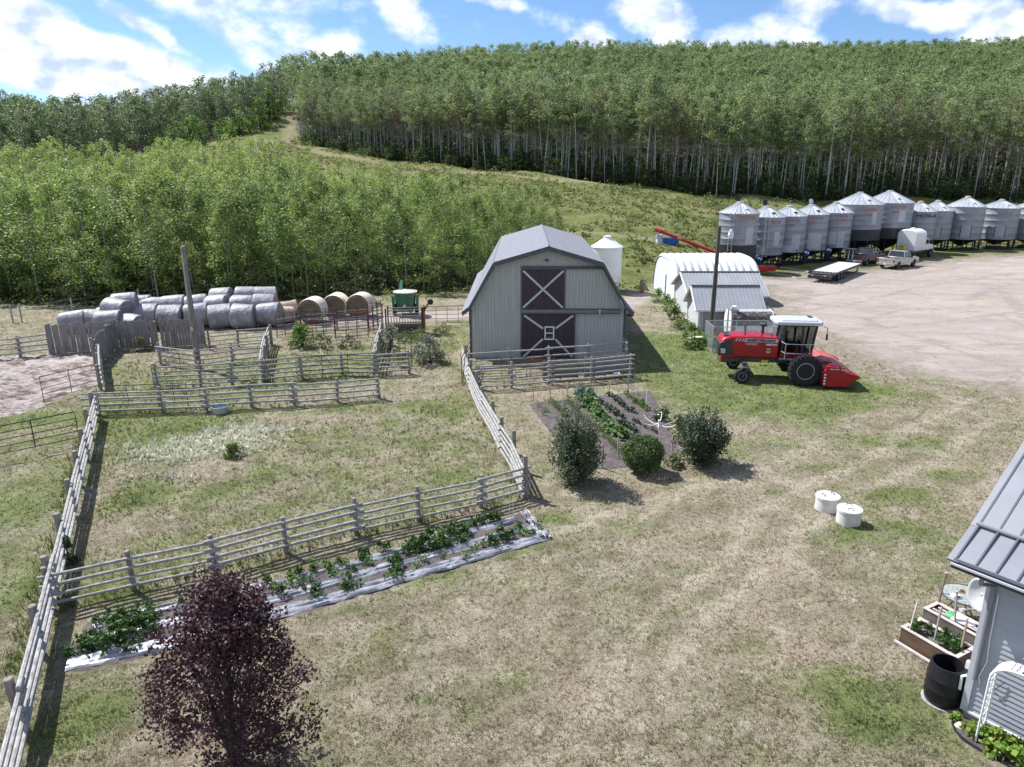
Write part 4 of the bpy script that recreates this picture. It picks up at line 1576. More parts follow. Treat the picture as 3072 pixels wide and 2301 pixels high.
pile = [('topmost in the jumbled pile at the left', 373, 900, 49.8, 1.75, 20, .82), ('just below the topmost of the jumbled pile', 352, 926, 48.8, 1.55, -15, .80),
        ('rounded, at the front of the jumbled pile above the planks', 327, 946, 47.6, .95, 8, .82), ('half hidden at the left of the jumbled pile', 283, 950, 49.0, .75, 12, .78),
        ('lone, peeping over the left plank windbreak', 222, 958, 48.6, .72, 14, .78), ('low, right of the jumbled pile over the plank corner', 386, 962, 47.8, .70, -10, .78),
        ('small in view, behind the jumbled pile on its right', 421, 922, 52.2, 1.3, 10, .72), ('buried in the middle of the jumbled pile', 330, 958, 49.5, .78, -5, .8), ('at the right foot of the jumbled pile', 392, 950, 49.8, .78, 25, .8)]
for i, (lab, px, py, Y, z, rz, rad) in enumerate(pile):
    p = W(px, py, Y)
    lone_bale('wrapped_bale', 'grey wrapped bale, ' + lab, (p.x, Y, z), math.radians(rz), rad, 1.6, math.radians([0, 8, 0, 0, -3, 4, 0, 0, 0][i]), 'wrapped bales in the jumbled pile')

for i, (px, Y, lab) in enumerate([(930, 51.4, 'leftmost'), (1002, 53.2, 'middle'), (1076, 53.4, 'rightmost')]):
    x = W(px, 925, Y).x
    lone_bale('straw_bale', f'round net-wrapped straw bale with spiral end, {lab} of the three', (x, Y + .75, .9), math.radians([-6, -4, -9][i]), .93, 1.55, 0, 'round straw bales in a row')
# torn bales at the end of the stack
for lab, px, py, Y, z, rad in [('broken pinkish bale with bare hay, lower one right of the wrapped stack', 858, 965, 51.8, .62, .62), ('broken pinkish bale with bare hay, behind at the end of the wrapped stack', 866, 935, 53.6, .68, .66)]:
    p = W(px, py, Y)
    t = thing('broken_bale', lab, 'bale', (p.x, Y, z), .5)
    bale_mesh('hay', np.random.default_rng(int(px)), rad, 1.2, 'X', mk('bare_hay', (.42, .32, .26), rough=.95, var=.3, scale=6, bump=.9, bscale=18), straw_end, t, .07)

# ------------------------------------------------------------------ green feed mixer
p = G(1218, 944)
green_p = mk('green_paint', (.025, .13, .075), rough=.4, var=.15, scale=2, coat=.2)
t = thing('feed_mixer', 'green vertical feed mixer wagon parked on the dirt track', 'feed mixer', (p.x, p.y, 0), math.radians(4))
tub = MB().lathe([(.62, .55), (.70, .6), (.86, 1.75), (.90, 1.76), (.90, 1.82), (.84, 1.82), (.80, 1.5), (.4, .8)], n=36, cap1=True).build('tub', green_p, t, smooth=True)
MB().lathe([(.905, 1.78), (.93, 1.80), (.93, 1.85), (.83, 1.85)], n=36, cap0=False, cap1=False).build('rim', mk('rim_tan', (.55, .5, .36), rough=.6, var=.2), tub, smooth=True)
MB().lathe([(.84, 0), (.80, .05), (.3, .12), (.1, .2)], c=(0, 0, 1.80), n=28).build('top_cover', mk('feed_top', (.42, .44, .40), rough=.6), t, smooth=True)
MB().prism([(-.55, .55, 1.7), (-.25, .55, 1.7), (-.2, .75, 2.55), (-.42, .75, 2.55)], (0, .06, 0)).build('chute', mk('chute_green', (.12, .33, .22), rough=.5), t)
for sx in (-1, 1):
    MB().prism([(sx * .8, -.35, .75), (sx * 1.0, -.3, .8), (sx * 1.02, -.3, 1.5), (sx * .86, -.35, 1.5)], (0, .6, 0)).build('side_box', green_p, t)
    w = MB().lathe([(.16, -.14), (.4, -.14), (.44, -.08), (.44, .08), (.4, .14), (.16, .14)], c=(sx * .85, .0, .44), n=20, axis='X').build('wheel', mk('rubber', (.022, .022, .024), rough=.85, var=.2), t, smooth=True)
    MB().lathe([(.17, -.15), (.17, .15)], c=(sx * .85, .0, .44), n=14, axis='X').build('rim', mk('rim_tan', (.55, .5, .36)), w)
MB().box((0, 0, .5), (1.3, 2.2, .14)).box((0, 1.6, .45), (.15, 1.6, .12)).build('chassis', green_p, t, bevel=.01)
MB().prism([(-.2, -.93, .74), (.2, -.93, .74), (0, -.93, 1.09)], (0, .02, 0)).build('slow_vehicle_sign', mk('sign_orange', (.62, .12, .06), rough=.5, var=.05), t)
s_ = MB().prism([(-.13, -.945, .78), (.13, -.945, .78), (0, -.945, 1.01)], (0, .02, 0)).build('sign_centre', mk('sign_pale', (.75, .5, .42), rough=.5, var=.05), t)

# galvanised tub by the fence
p = G(661, 1238)
t = thing('water_tub', 'round galvanised water tub at the foot of the stepped pole fence', 'tub', p)
MB().lathe([(.33, 0), (.36, .03), (.37, .3), (.39, .34), (.36, .34), (.34, .08), (0, .08)], n=28, cap1=False).build('tub', galv, t, smooth=True)
MB().lathe([(.35, .27), (.0, .271)], n=28, cap0=False, cap1=False).build('water', mk('tub_water', (.10, .13, .16), rough=.05, spec=.9), t)
MB().tube([(-.37, 0, .28), (-.45, 0, .2), (-.40, 0, .12)], .015, 5).build('handle', galv, t)
p = G(1848, 1132)
t = thing('pail', 'white plastic pail lying in the barn corral near the right end', 'pail', p)
MB().lathe([(.13, -.16), (.16, .16), (.17, .17), (.15, .17), (.12, -.12)], c=(0, 0, .16), n=16, axis='X').build('bucket', mk('white_frame', (.75, .75, .74)), t, smooth=True)
MB().tube([(.17, -.14, .16), (.24, -.02, .3), (.17, .14, .16)], .008, 5).build('handle', galv, t)
# ------------------------------------------------------------------ grain bins
bin_m = mk('galvanised_bin', (.27, .28, .31), rough=.45, metal=.3, var=.12, scale=.7, coord='Object', stretch=(1.2, 1.2, 2.2), detail=4)
add_bands(bin_m, 'Z', .105, .55, .016)
bin_sheen = mk('bin_painted_sheen', (.40, .41, .44), rough=.4, metal=.3, var=.08, scale=3)  # lighter copy of the bin steel, stands for reflected sunlight
add_bands(bin_sheen, 'Z', .105, .6, .016)
bin_roof = mk('bin_roof', (.52, .535, .56), rough=.42, metal=.45, var=.08, scale=1.5)
bin_skirt = mk('bin_skirt', (.028, .030, .034), rough=.5, var=.25, scale=1.4)
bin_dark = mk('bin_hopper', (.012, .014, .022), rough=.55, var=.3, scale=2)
bin_blue = mk('bin_blue', (.02, .035, .16), rough=.5, var=.2)
orange_l = mk('bin_lettering', (.36, .15, .11), rough=.6, var=.25, scale=5)
black_l = mk('black_lettering', (.012, .012, .014), rough=.6, var=.1)
white_l = mk('white_lettering', (.72, .72, .70), rough=.5, var=.05)
orange_cap = mk('bin_cap_orange', (.60, .32, .10), rough=.6, var=.1)


def grain_bin(label, apx, apy, evy, boty, R_, Y, skirt_y=None, text=None, tm=None, tsize=.5, tang=-1.25, lid='flat', panels=(), patch=True, door=False, ladder=None, cap=None, hopper=True):
    x = W(apx, evy, Y).x
    ze = ZT(evy, Y - R_ * .8)
    za = ZT(apy, Y)
    zb = ZT(boty, Y - R_)
    t = thing('grain_bin', label, 'grain bin', (x, Y, 0), 0, 'grain bins in the long row')
    face = math.atan2(-Y, -x)            # the side turned to the yard
    prof = []
    nr = 5
    for i in range(nr + 1):
        z = zb + (ze - zb) * i / nr
        if 0 < i < nr: prof += [(R_, z - .02), (R_ + .012, z), (R_, z + .02)]
        else: prof.append((R_, z))
    sh = MB().lathe(prof, n=56, cap0=False, cap1=False).build('shell', bin_m, t, smooth=True, sharp=50)
    # roof cone with raised seams
    rt = .33
    rf = MB().lathe([(R_ + .07, ze - .05), (R_ + .07, ze + .0), (rt, za - .06)], n=56, cap0=False, cap1=True).build('roof_cone', bin_roof, t, smooth=True)
    mb = MB()
    for k in range(26):
        a = 2 * PI * k / 26 + .1
        mb.bar(((R_ + .07) * math.cos(a), (R_ + .07) * math.sin(a), ze + .02), (rt * math.cos(a), rt * math.sin(a), za - .03), .035, .05)
    mb.build('roof_seams', bin_roof, rf)
    cap_m = cap or bin_roof
    MB().lathe([(rt + .02, za - .09), (rt + .02, za + .06), (rt - .02, za + .08)], n=24).build('collar', cap_m, rf, smooth=True)
    if lid == 'open':
        lm = Matrix.Rotation(math.radians(72), 3, 'Y') @ Matrix.Rotation(.4, 3, 'Z')
        mb = MB().lathe([(.36, -.02), (.36, .02), (.2, .06)], n=24)
        mb.v = [tuple(Matrix.Rotation(.5, 3, 'Z') @ (Matrix.Rotation(math.radians(80), 3, 'Y') @ Vector(v)) + Vector((-.25, .1, za + .42))) for v in mb.v]
        mb.build('lid', bin_dark, rf, smooth=True)
    elif lid == 'grey':
        mb = MB().lathe([(.3, -.02), (.3, .02), (.2, .05)], n=24)
        mb.v = [tuple(Matrix.Rotation(-1.2, 3, 'Z') @ (Matrix.Rotation(math.radians(80), 3, 'Y') @ Vector(v)) + Vector((-.1, .1, za + .4))) for v in mb.v]
        mb.build('lid', bin_roof, rf, smooth=True)
    elif lid == 'flat':
        MB().lathe([(rt + .03, za + .05), (rt + .03, za + .1), (.1, za + .17)], n=24).build('lid', cap_m, rf, smooth=True)
    # manhole on the roof
    a = face + .55
    rr = R_ * .68
    zz = ze + (za - ze) * (1 - rr / R_) + .04
    mb = MB().lathe([(.2, 0), (.2, .1), (.05, .14)], n=16)
    mb.v = [(v[0] + rr * math.cos(a), v[1] + rr * math.sin(a), v[2] + zz) for v in mb.v]
    mb.build('roof_hatch', bin_dark if patch else bin_roof, rf)
    zs = zb
    if skirt_y:
        zs = ZT(skirt_y, Y - R_)
        MB().lathe([(R_ + .012, zs), (R_ + .012, zb + .0)], n=56, cap0=False, cap1=False).build('skirt', bin_skirt, t, smooth=True)
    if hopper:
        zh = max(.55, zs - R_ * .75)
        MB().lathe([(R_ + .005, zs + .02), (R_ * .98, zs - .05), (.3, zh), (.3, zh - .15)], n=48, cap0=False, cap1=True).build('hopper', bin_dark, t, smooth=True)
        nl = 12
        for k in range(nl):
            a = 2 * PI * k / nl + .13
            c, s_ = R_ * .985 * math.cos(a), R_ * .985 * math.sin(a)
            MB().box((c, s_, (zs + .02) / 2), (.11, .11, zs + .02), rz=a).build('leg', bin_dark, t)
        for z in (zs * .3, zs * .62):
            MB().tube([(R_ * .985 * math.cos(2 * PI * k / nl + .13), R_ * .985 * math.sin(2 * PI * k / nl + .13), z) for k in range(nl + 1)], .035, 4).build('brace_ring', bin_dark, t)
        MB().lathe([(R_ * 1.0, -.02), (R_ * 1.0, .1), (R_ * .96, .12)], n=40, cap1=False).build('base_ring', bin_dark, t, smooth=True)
    # reflected sunlight painted in lighter grey: curved plates just proud of the shell
    for (da, dw, z0, z1) in panels:
        vs = []
        m_ = 10
        for i in range(m_ + 1):
            an = face + da + dw * (i / m_ - .5)
            for z in (z0, z1):
                vs.append(((R_ + .018) * math.cos(an), (R_ + .018) * math.sin(an), zb + (ze - zb) * z))
        fs = [(2 * i, 2 * i + 2, 2 * i + 3, 2 * i + 1) for i in range(m_)]
        MB().add(vs, fs).build('painted_reflection', bin_sheen, t, smooth=True)
    if door:
        an = face + .18
        vs = []
        for i in range(7):
            a_ = an + .5 * (i / 6 - .5)
            for z in (.08, .44):
                vs.append(((R_ + .03) * math.cos(a_), (R_ + .03) * math.sin(a_), zb + (ze - zb) * z))
        d = MB().add(vs, [(2 * i, 2 * i + 2, 2 * i + 3, 2 * i + 1) for i in range(6)]).build('door', bin_sheen if False else mk('bin_door', (.31, .32, .35), rough=.45, metal=.3, var=.08), t, smooth=True)
        fr = MB()
        for a_ in (an - .26, an + .26):
            fr.bar(((R_ + .035) * math.cos(a_), (R_ + .035) * math.sin(a_), zb + (ze - zb) * .07), ((R_ + .035) * math.cos(a_), (R_ + .035) * math.sin(a_), zb + (ze - zb) * .45), .07, .05)
        fr.build('door_frame', bin_skirt, d)
    if ladder is not None:
        an = face + ladder
        dv = Vector((math.cos(an), math.sin(an), 0))
        tv = Vector((-dv.y, dv.x, 0))
        mb = MB()
        base = dv * (R_ + .14)
        z0 = max(.4, zs - .2) if not skirt_y else zs + .15
        for s_ in (-1, 1):
            mb.tube([base + tv * .22 * s_ + Vector((0, 0, z0)), base + tv * .22 * s_ + Vector((0, 0, ze + .1))], .025, 5)
        z = z0 + .1
        while z < ze:
            mb.tube([base - tv * .22 + Vector((0, 0, z)), base + tv * .22 + Vector((0, 0, z))], .018, 5)
            z += .34
        mb.build('ladder', galv, t)
    if text:
        for (s, sz, dz, da) in text:
            lettering(s, sz, None, tm, t, bold=.012, wrap=(R_, face + tang + da, ze - dz))
    return t


P2 = ((.55, .55, .02, .52),)
grain_bin('first grain bin of the row, with black skirt and ladder, next to the light pole', 2218, 606, 640, 736, 2.08, 79.5, skirt_y=786, text=[('TWISTER', .55, .42, 0)], tm=orange_l, tang=.42, lid='open', panels=((.62, .42, .03, .58),), ladder=-.32, patch=False)
grain_bin('grain bin with a black open lid, second of the row from the light pole', 2298.6, 619, 651, 766, 2.12, 83.5, text=[('TWISTER', .42, .55, 0)], tm=orange_l, tang=.45, lid='open', panels=((.68, .35, .25, .62), (-.1, .5, .02, .22)), ladder=.1)
grain_bin('grain bin with painted bright reflections low on its shell and no upright lid, third of the row', 2365.6, 619, 648, 758, 2.1, 86, text=[('TWISTER', .42, .5, 0), ('1406', .3, 1.0, 0)], tm=orange_l, tang=.25, lid='flat', panels=((-.45, .4, .18, .55), (.55, .5, .1, .5), (.2, .7, .02, .2)))
grain_bin('grain bin with a small grey upright lid, fourth of the row', 2432.6, 614, 643, 752, 2.08, 88, text=[('TWISTER', .42, .4, .1), ('1406', .28, .85, -.1)], tm=orange_l, tang=.25, lid='grey', panels=((.25, .5, .05, .5), (.62, .3, .02, .48), (-.1, .3, .2, .3)))
grain_bin('grain bin just left of the two big black-skirted bins', 2505.5, 608, 638, 743, 2.06, 90, text=[('TWISTER', .38, .35, .05), ('GRAIN BINS', .26, .8, .05)], tm=orange_l, tang=.35, lid='flat', panels=((.5, .42, .0, .48), (.0, .5, .1, .46)))
grain_bin('left one of the two big wide grain bins with black skirts', 2577, 577, 613, 689, 2.86, 92.5, skirt_y=722, text=[('TWISTER', .5, .6, 0), ('BINS', .4, 1.2, 0)], tm=orange_l, tang=.45, lid='none', panels=((.72, .24, .2, .72),), patch=False)
grain_bin('right one of the two big wide grain bins with black skirts', 2666, 572, 608, 684, 2.98, 96, skirt_y=716, text=[('TWISTER', .5, .5, 0), ('BINS', .5, 1.1, -.05)], tm=orange_l, tang=.42, lid='none', panels=((.62, .3, .25, .72),), patch=False)
grain_bin('grain bin with black lettering and an orange cap beside the white truck', 2758.6, 606, 634, 721, 2.1, 97.5, text=[('WESTEEL-650', .50, .55, 0)], tm=black_l, tang=.52, lid='flat', cap=orange_cap, door=True, patch=False)
grain_bin('plain grain bin just behind the black-lettered one', 2810, 603, 632, 719, 2.1, 101, door=True, lid='flat', patch=False)
grain_bin('wide plain grain bin with a yellowish cap, third from the right edge', 2899.5, 591, 620, 719, 2.36, 101.5, door=True, lid='flat', cap=mk('bin_cap_yellow', (.55, .47, .25), rough=.6), patch=False)
grain_bin('wide grain bin with faint orange lettering, last one seen whole at the right', 3001.7, 600, 624, 719, 2.42, 103, text=[('WESTEEL', .5, .7, 0)], tm=mk('faint_lettering', (.30, .23, .22), rough=.6), tang=.3, lid='flat', door=True, patch=False)
grain_bin('grain bin cut off by the right edge of the photo', 3106, 598, 623, 721, 2.42, 104, lid='flat', door=True, patch=False)

# aeration fans on the bin feet
for i, (px, py, Y, lab) in enumerate([(2275, 776, 81.0, 'under the second grain bin'), (2416, 758, 85.5, 'between the third and fourth grain bins'), (2483, 750, 87.6, 'between the fourth and fifth grain bins')]):
    p = W(px, py, Y)
    t = thing('aeration_fan', f'blue aeration fan with white label {lab}', 'fan', (p.x, Y, 0), 0, 'blue aeration fans')
    MB().lathe([(.38, -.3), (.42, -.28), (.42, .28), (.38, .3)], c=(0, 0, p.z), n=24, axis='Y').build('housing', bin_blue, t, smooth=True)
    MB().box((-.08, -.33, p.z + .12), (.3, .02, .22)).box((.2, -.33, p.z + .02), (.16, .02, .26)).build('label_plate', white_l, t)
    MB().box((0, 0, p.z / 2 - .15), (.5, .5, max(.1, p.z - .35))).build('stand', bin_dark, t)
    MB().lathe([(.25, 0), (.2, .5)], c=(0, .3, p.z), n=16, axis='Y').build('duct', bin_dark, t)

# red jerrycan
p = G(2409, 787)
t = thing('fuel_can', 'small red fuel can on the ground under the grain bins', 'can', (p.x, p.y, 0))
MB().box((0, 0, .28), (.4, .3, .5)).build('body', mk('can_red', (.5, .04, .02), rough=.5), t, bevel=.05)
MB().tube([(-.1, 0, .52), (-.05, 0, .66), (.1, 0, .66), (.14, 0, .52)], .03, 5).build('handle', mk('can_red', (.5, .04, .02)), t)

# auger
red_p = mk('red_paint', (.33, .006, .014), rough=.35, var=.12, scale=2, coat=.25)
red_dull = mk('auger_red', (.34, .02, .018), rough=.5, var=.2, scale=3)
hi = W(1976, 691, 80.5)
lo = G(2290, 812, .45)
t = thing('grain_auger', 'long red grain auger slanting up behind the white arched hut', 'auger', (lo.x, lo.y, 0))
o = Vector((lo.x, lo.y, 0))
MB().tube([lo - o, hi - o], .17, 14).build('tube', red_dull, t, smooth=True)
d = (hi - lo).normalized()
MB().tube([hi - o - d * .3, hi - o + d * .35], .26, 14).build('head', mk('auger_head', (.5, .06, .04), rough=.5), t, smooth=True)
MB().tube([hi - o + Vector((-.05, 0, -.1)), hi - o + Vector((-.1, 0, -.9))], [.2, .16], 12).build('spout', mk('spout_grey', (.5, .5, .52), rough=.6), t, smooth=True)
hp = MB()
hp.box(lo - o + Vector((.3, 0, .1)), (1.6, 1.1, .08)).prism([lo - o + Vector((-.5, -.6, .1)), lo - o + Vector((1.1, -.6, .1)), lo - o + Vector((1.2, -.7, .55)), lo - o + Vector((-.6, -.7, .55))], (0, 1.3, 0))
hp.build('hopper', red_p, t, bevel=.02)
m_ = lo.lerp(hi, .55)
for sy in (-1, 1):
    MB().tube([m_ - o, Vector((m_.x - o.x + .9, sy * 1.1, .35))], .045, 6).build('leg', red_dull, t)
    w = MB().lathe([(.15, -.1), (.32, -.1), (.36, 0), (.32, .1), (.15, .1)], c=(m_.x - o.x + .9, sy * 1.2, .36), n=18, axis='Y').build('wheel', mk('rubber', (.022, .022, .024)), t, smooth=True)
q = lo.lerp(hi, .62)
MB().tube([q - o, Vector((q.x - o.x + 1.9, -.1, .3))], .03, 5).build('strut', mk('strut_tan', (.45, .4, .25), rough=.7), t)
for k in range(5):
    q = lo.lerp(hi, .15 + .17 * k)
    MB().tube([q - o - d * .05, q - o + d * .05], .2, 14).build('clamp', red_dull, t)
mid = lo.lerp(hi, .78) - o
yaw = math.atan2(hi.y - lo.y, hi.x - lo.x) + PI
me_r = Matrix.Translation(mid + Vector((0, -.185, 0))) @ Matrix.Rotation(-math.asin(d.z) * -1.0, 4, 'Y') @ Matrix.Rotation(PI / 2, 4, 'X')
lettering('WESTFIELD', .2, me_r, white_l, t)

p = TP(2010, 731)
t = thing('water_trough', 'blue oval water trough on the grassy bank below the auger tip', 'trough', p, .05)
bl = mk('trough_blue', (.03, .12, .42), rough=.4, var=.12, scale=2)
mb = MB().lathe([(.9, -.4), (1.0, .0), (1.08, .66), (1.12, .68), (1.02, .68), (.92, .3), (0, .3)], n=32, cap1=False)
mb.v = [(x * 1.02, y * .7, z) for x, y, z in mb.v]
mb.build('basin', bl, t, smooth=True)
mb = MB().lathe([(1.0, .58), (0, .581)], n=32, cap0=False, cap1=False)
mb.v = [(x * 1.02, y * .7, z) for x, y, z in mb.v]
mb.build('water', mk('tub_water', (.10, .13, .16)), t)
p = TP(1977, 731)
t = thing('drum', 'pale grey upright drum left of the blue water trough', 'drum', p)
MB().lathe([(.36, -.3), (.37, 0), (.38, .4), (.37, .42), (.37, .75), (.38, .77), (.36, 1.08), (.3, 1.1)], n=24).build('barrel', mk('drum_grey', (.52, .53, .54), rough=.6, var=.15), t, smooth=True)
MB().lathe([(.06, 1.09), (.06, 1.14)], c=(.15, 0, 0), n=10).build('bung', bin_dark, t)
# ------------------------------------------------------------------ vehicles
rubber = mk('rubber', (.022, .022, .024), rough=.85, var=.2)
steel_l = mk('light_steel', (.50, .50, .52), rough=.4, metal=.5, var=.12)
dark_m = mk('dark_metal', (.06, .06, .065))
veh_glass = glassmat('vehicle_glass', (.018, .022, .028))


def wheel(parent, c, r, w, rim=.58, rim_m=None, lug=False, name='wheel'):
    n = 30
    h = w / 2
    wm = MB().lathe([(r * rim, -h * .8), (r * .9, -h), (r * .985, -h * .8), (r, -h * .4), (r, h * .4), (r * .985, h * .8), (r * .9, h), (r * rim, h * .8)], c=c, n=n, axis='Y', cap0=True, cap1=True).build(name, rubber, parent, smooth=True)
    rm = rim_m or steel_l
    for sg in (-1, 1):
        MB().lathe([(r * rim, sg * h * .84), (r * rim * .95, sg * h * .9), (r * rim * .85, sg * h * .62), (r * .22, sg * h * .55), (r * .2, sg * h * .75), (r * .05, sg * h * .78)], c=c, n=24, axis='Y', cap0=False, cap1=True).build('rim', rm, wm, smooth=True)
    if lug:
        mb = MB()
        k = 22
        for i in range(k):
            for sg in (-1, 1):
                a = 2 * PI * (i + (.5 if sg > 0 else 0)) / k
                p0 = Vector((c[0] + r * math.cos(a) * 1.02, c[1] + sg * .02, c[2] + r * math.sin(a) * 1.02))
                a2 = a + .24
                p1 = Vector((c[0] + r * math.cos(a2) * .985, c[1] + sg * h * 1.02, c[2] + r * math.sin(a2) * .985))
                mb.bar(p0, p1, .075, .12, up=(math.cos(a), 0, math.sin(a)))
        mb.build('tread_lugs', rubber, wm)
    return wm


def build_windrower():
    o = Vector((14.0, 37.75, 0))
    t = thing('windrower', 'red self-propelled windrower with white-roofed cab on the lawn edge', 'windrower', o, math.radians(-7.5))
    grey = mk('grille_grey', (.045, .04, .045), rough=.55, var=.2)
    decal = mk('decal_silver', (.46, .46, .50), rough=.4, var=.05)
    whitep = mk('cab_white', (.44, .465, .49), rough=.4, var=.05)
    # hood: side profile swept across, edges rounded
    hood = [(-2.62, 1.18), (.28, 1.18), (.30, 2.30), (-.6, 2.36), (-2.2, 2.34), (-2.55, 2.24), (-2.78, 2.0), (-2.80, 1.45)]
    b = MB().prism([(x, -.72, z) for x, z in hood], (0, 1.44, 0)).build('hood', red_p, t, smooth=True, bevel=.09)
    # dark rear grille wrapping round
    gr = [(-2.86, 1.32), (-2.05, 1.32), (-2.12, 2.16), (-2.42, 2.16), (-2.8, 1.98)]
    MB().prism([(x, -.745, z) for x, z in gr], (0, 1.49, 0)).build('grille', grey, b, smooth=True, bevel=.06)
    for k in range(6):
        MB().box((-2.87, 0, 1.42 + k * .09), (.02, 1.1, .02)).build('grille_slat', dark_m, b)
    for yy in (-.55, .55):
        MB().box((-2.6, yy * 1.42, 1.55), (.24, .06, .26)).build('tail_lamp', whitep, b, bevel=.02)
    MB().box((-2.72, -.82, 1.12), (.1, .1, .3)).build('reflector', mk('reflect_orange', (.7, .10, .03), rough=.4, var=.05), b)
    MB().box((-2.72, -.78, 1.55), (.07, .05, .16)).build('lamp_guard', dark_m, b)
    MB().box((-2.35, -.2, 2.335), (.42, .3, .025)).build('vent', dark_m, b)
    MB().box((-2.35, .3, 2.335), (.36, .26, .025)).build('vent', dark_m, b)
    # decals on the near side
    ds = MB()
    ds.prism([(-1.55, -.735, 2.07), (.2, -.735, 2.07), (.2, -.735, 2.25), (-1.45, -.735, 2.25)], (0, -.006, 0))
    for k in range(3):
        x = -1.68 - k * .17
        ds.prism([(x, -.735, 2.09), (x + .08, -.735, 2.09), (x + .16, -.735, 2.24), (x + .09, -.735, 2.24)], (0, -.006, 0))
    ds.build('decal_stripe', decal, b)
    RX = Matrix.Rotation(PI / 2, 4, 'X')
    lettering('MASSEY FERGUSON', .165, Matrix.Translation((-.66, -.752, 2.16)) @ RX, black_l, b, bold=.006)
    lettering('WR9870', .17, Matrix.Translation((-1.15, -.748, 1.95)) @ RX, decal, b, bold=.004)
    lettering('HESSTON', .13, Matrix.Translation((-.12, -.748, 1.95)) @ RX, white_l, b, bold=.006)
    MB().lathe([(.13, 0), (.13, .012)], c=(-.25, -.752, 1.62), n=20, axis='Y').build('badge', mk('badge_yellow', (.55, .45, .22), rough=.5), b)
    MB().prism([(-.40, -.757, 1.60), (-.10, -.757, 1.60), (-.14, -.757, 1.67), (-.36, -.757, 1.67)], (0, -.004, 0)).build('badge_band', dark_m, b)
    # exhaust, air intake, hand rail on hood
    MB().tube([(-1.45, -.25, 2.3), (-1.45, -.25, 2.72), (-1.5, -.25, 2.98)], [.055, .055, .065], 12).build('exhaust', mk('exhaust_steel', (.22, .21, .2), rough=.4, metal=.7), t, smooth=True)
    MB().lathe([(.075, 2.3), (.075, 2.75), (.2, 2.78), (.21, 2.9), (.12, 2.95)], c=(-.45, .15, 0), n=18).build('air_intake', dark_m, t, smooth=True)
    MB().tube([(-.1, -.5, 2.33), (-.1, -.5, 2.5), (.15, -.5, 2.62)], .02, 5).build('hood_rail', dark_m, t)
    for k in range(8):
        MB().tube([(-1.3 + k * .17, .68, 2.35), (-1.3 + k * .17, .68, 2.44)], .012, 4).build('hood_stud', dark_m, t)
    # frame, axles
    MB().box((-.9, -.5, 1.06), (3.5, .16, .26)).box((-.9, .5, 1.06), (3.5, .16, .26)).box((1.5, 0, .82), (.4, 2.6, .3)).box((-1.5, 0, .98), (.22, 2.7, .2)).build('chassis', dark_m, t, bevel=.015)
    MB().box((-.35, -.6, .99), (.34, .04, .16)).build('warning_label', mk('label_yellow', (.65, .5, .03), rough=.5, var=.05), t)
    MB().tube([(-.55, -.62, .92), (-.55, -.62, .78), (-.15, -.62, .78), (-.15, -.62, .92)], .02, 5).build('step', dark_m, t)
    MB().box((-2.3, 0, 1.0), (.8, .8, .35)).build('rear_block', dark_m, t, bevel=.02)
    for yy in (-1.5, 1.5):
        w = wheel(t, (1.52, yy, .80), .80, .46, .56, mk('rim_grey', (.42, .42, .42), rough=.45, metal=.3), lug=True, name='drive_wheel')
        w = wheel(t, (-1.62, yy, .40), .40, .30, .55, mk('rim_white', (.6, .6, .6), rough=.5), name='caster_wheel')
        MB().tube([(-1.4, yy * .93, 1.02), (-1.42, yy * .95, .86)], .06, 8).build('caster_pivot', dark_m, w)
        for s_ in (-1, 1):
            MB().bar((-1.4, yy + s_ * .19, .86), (-1.66, yy + s_ * .19, .38), .05, .1).build('caster_fork', dark_m, w)
        MB().prism([(-1.72, yy - .2, .84), (-1.25, yy - .2, .78), (-1.3, yy - .2, .88), (-1.62, yy - .2, .9)], (0, .4, 0)).build('caster_fender', grey, w)
    # cab
    x0, x1, zf, zr = .42, 1.95, 1.32, 3.0
    hw_ = .78
    cab_d = mk('cab_dark', (.03, .03, .035), rough=.5, var=.2)
    MB().box((1.15, 0, 1.30), (1.75, 1.6, .1)).build('cab_floor', cab_d, t)
    base = MB().prism([(.36, -.80, 1.34), (2.0, -.80, 1.34), (2.0, -.80, 1.58), (.36, -.80, 1.58)], (0, 1.6, 0)).build('cab_sill', red_p, t, bevel=.02)
    fr = MB()
    cor = {}
    for sy in (-1, 1):
        A = [(x0 - .02, sy * hw_, 1.55), (x0 + .12, sy * (hw_ - .05), zr)]
        B = [(1.42, sy * hw_, 1.55), (1.40, sy * (hw_ - .02), zr)]
        Cc = [(1.98, sy * .55, 1.55), (2.12, sy * .62, zr)]
        cor[sy] = (A, B, Cc)
        for p, q in (A, B, Cc):
            fr.bar(p, q, .1, .1)
        fr.bar(A[0], B[0], .08, .08).bar(A[1], B[1], .08, .08).bar(B[0], Cc[0], .07, .07).bar(B[1], Cc[1], .07, .07)
    for i in (0, 1):
        fr.bar(cor[-1][2][i], cor[1][2][i], .07, .07).bar(cor[-1][0][i], cor[1][0][i], .07, .07)
    fr.build('cab_frame', cab_d, t)
    gl = bpy.data.materials.new('cab_glass')
    gl.use_nodes = True
    gb = gl.node_tree.nodes['Principled BSDF']
    gb.inputs['Base Color'].default_value = (.14, .165, .165, 1)
    gb.inputs['Roughness'].default_value = .02
    gb.inputs['Transmission Weight'].default_value = 1.0
    gb.inputs['IOR'].default_value = 1.05
    for sy in (-1, 1):
        A, B, Cc = cor[sy]
        for (p, q, nm) in ((A, B, 'side_window'), (B, Cc, 'front_side_window')):
            MB().add([p[0], q[0], q[1], p[1]], [(0, 1, 2, 3)]).build(nm, gl, t)
    MB().add([cor[-1][2][0], cor[1][2][0], cor[1][2][1], cor[-1][2][1]], [(0, 1, 2, 3)]).build('windscreen', gl, t)
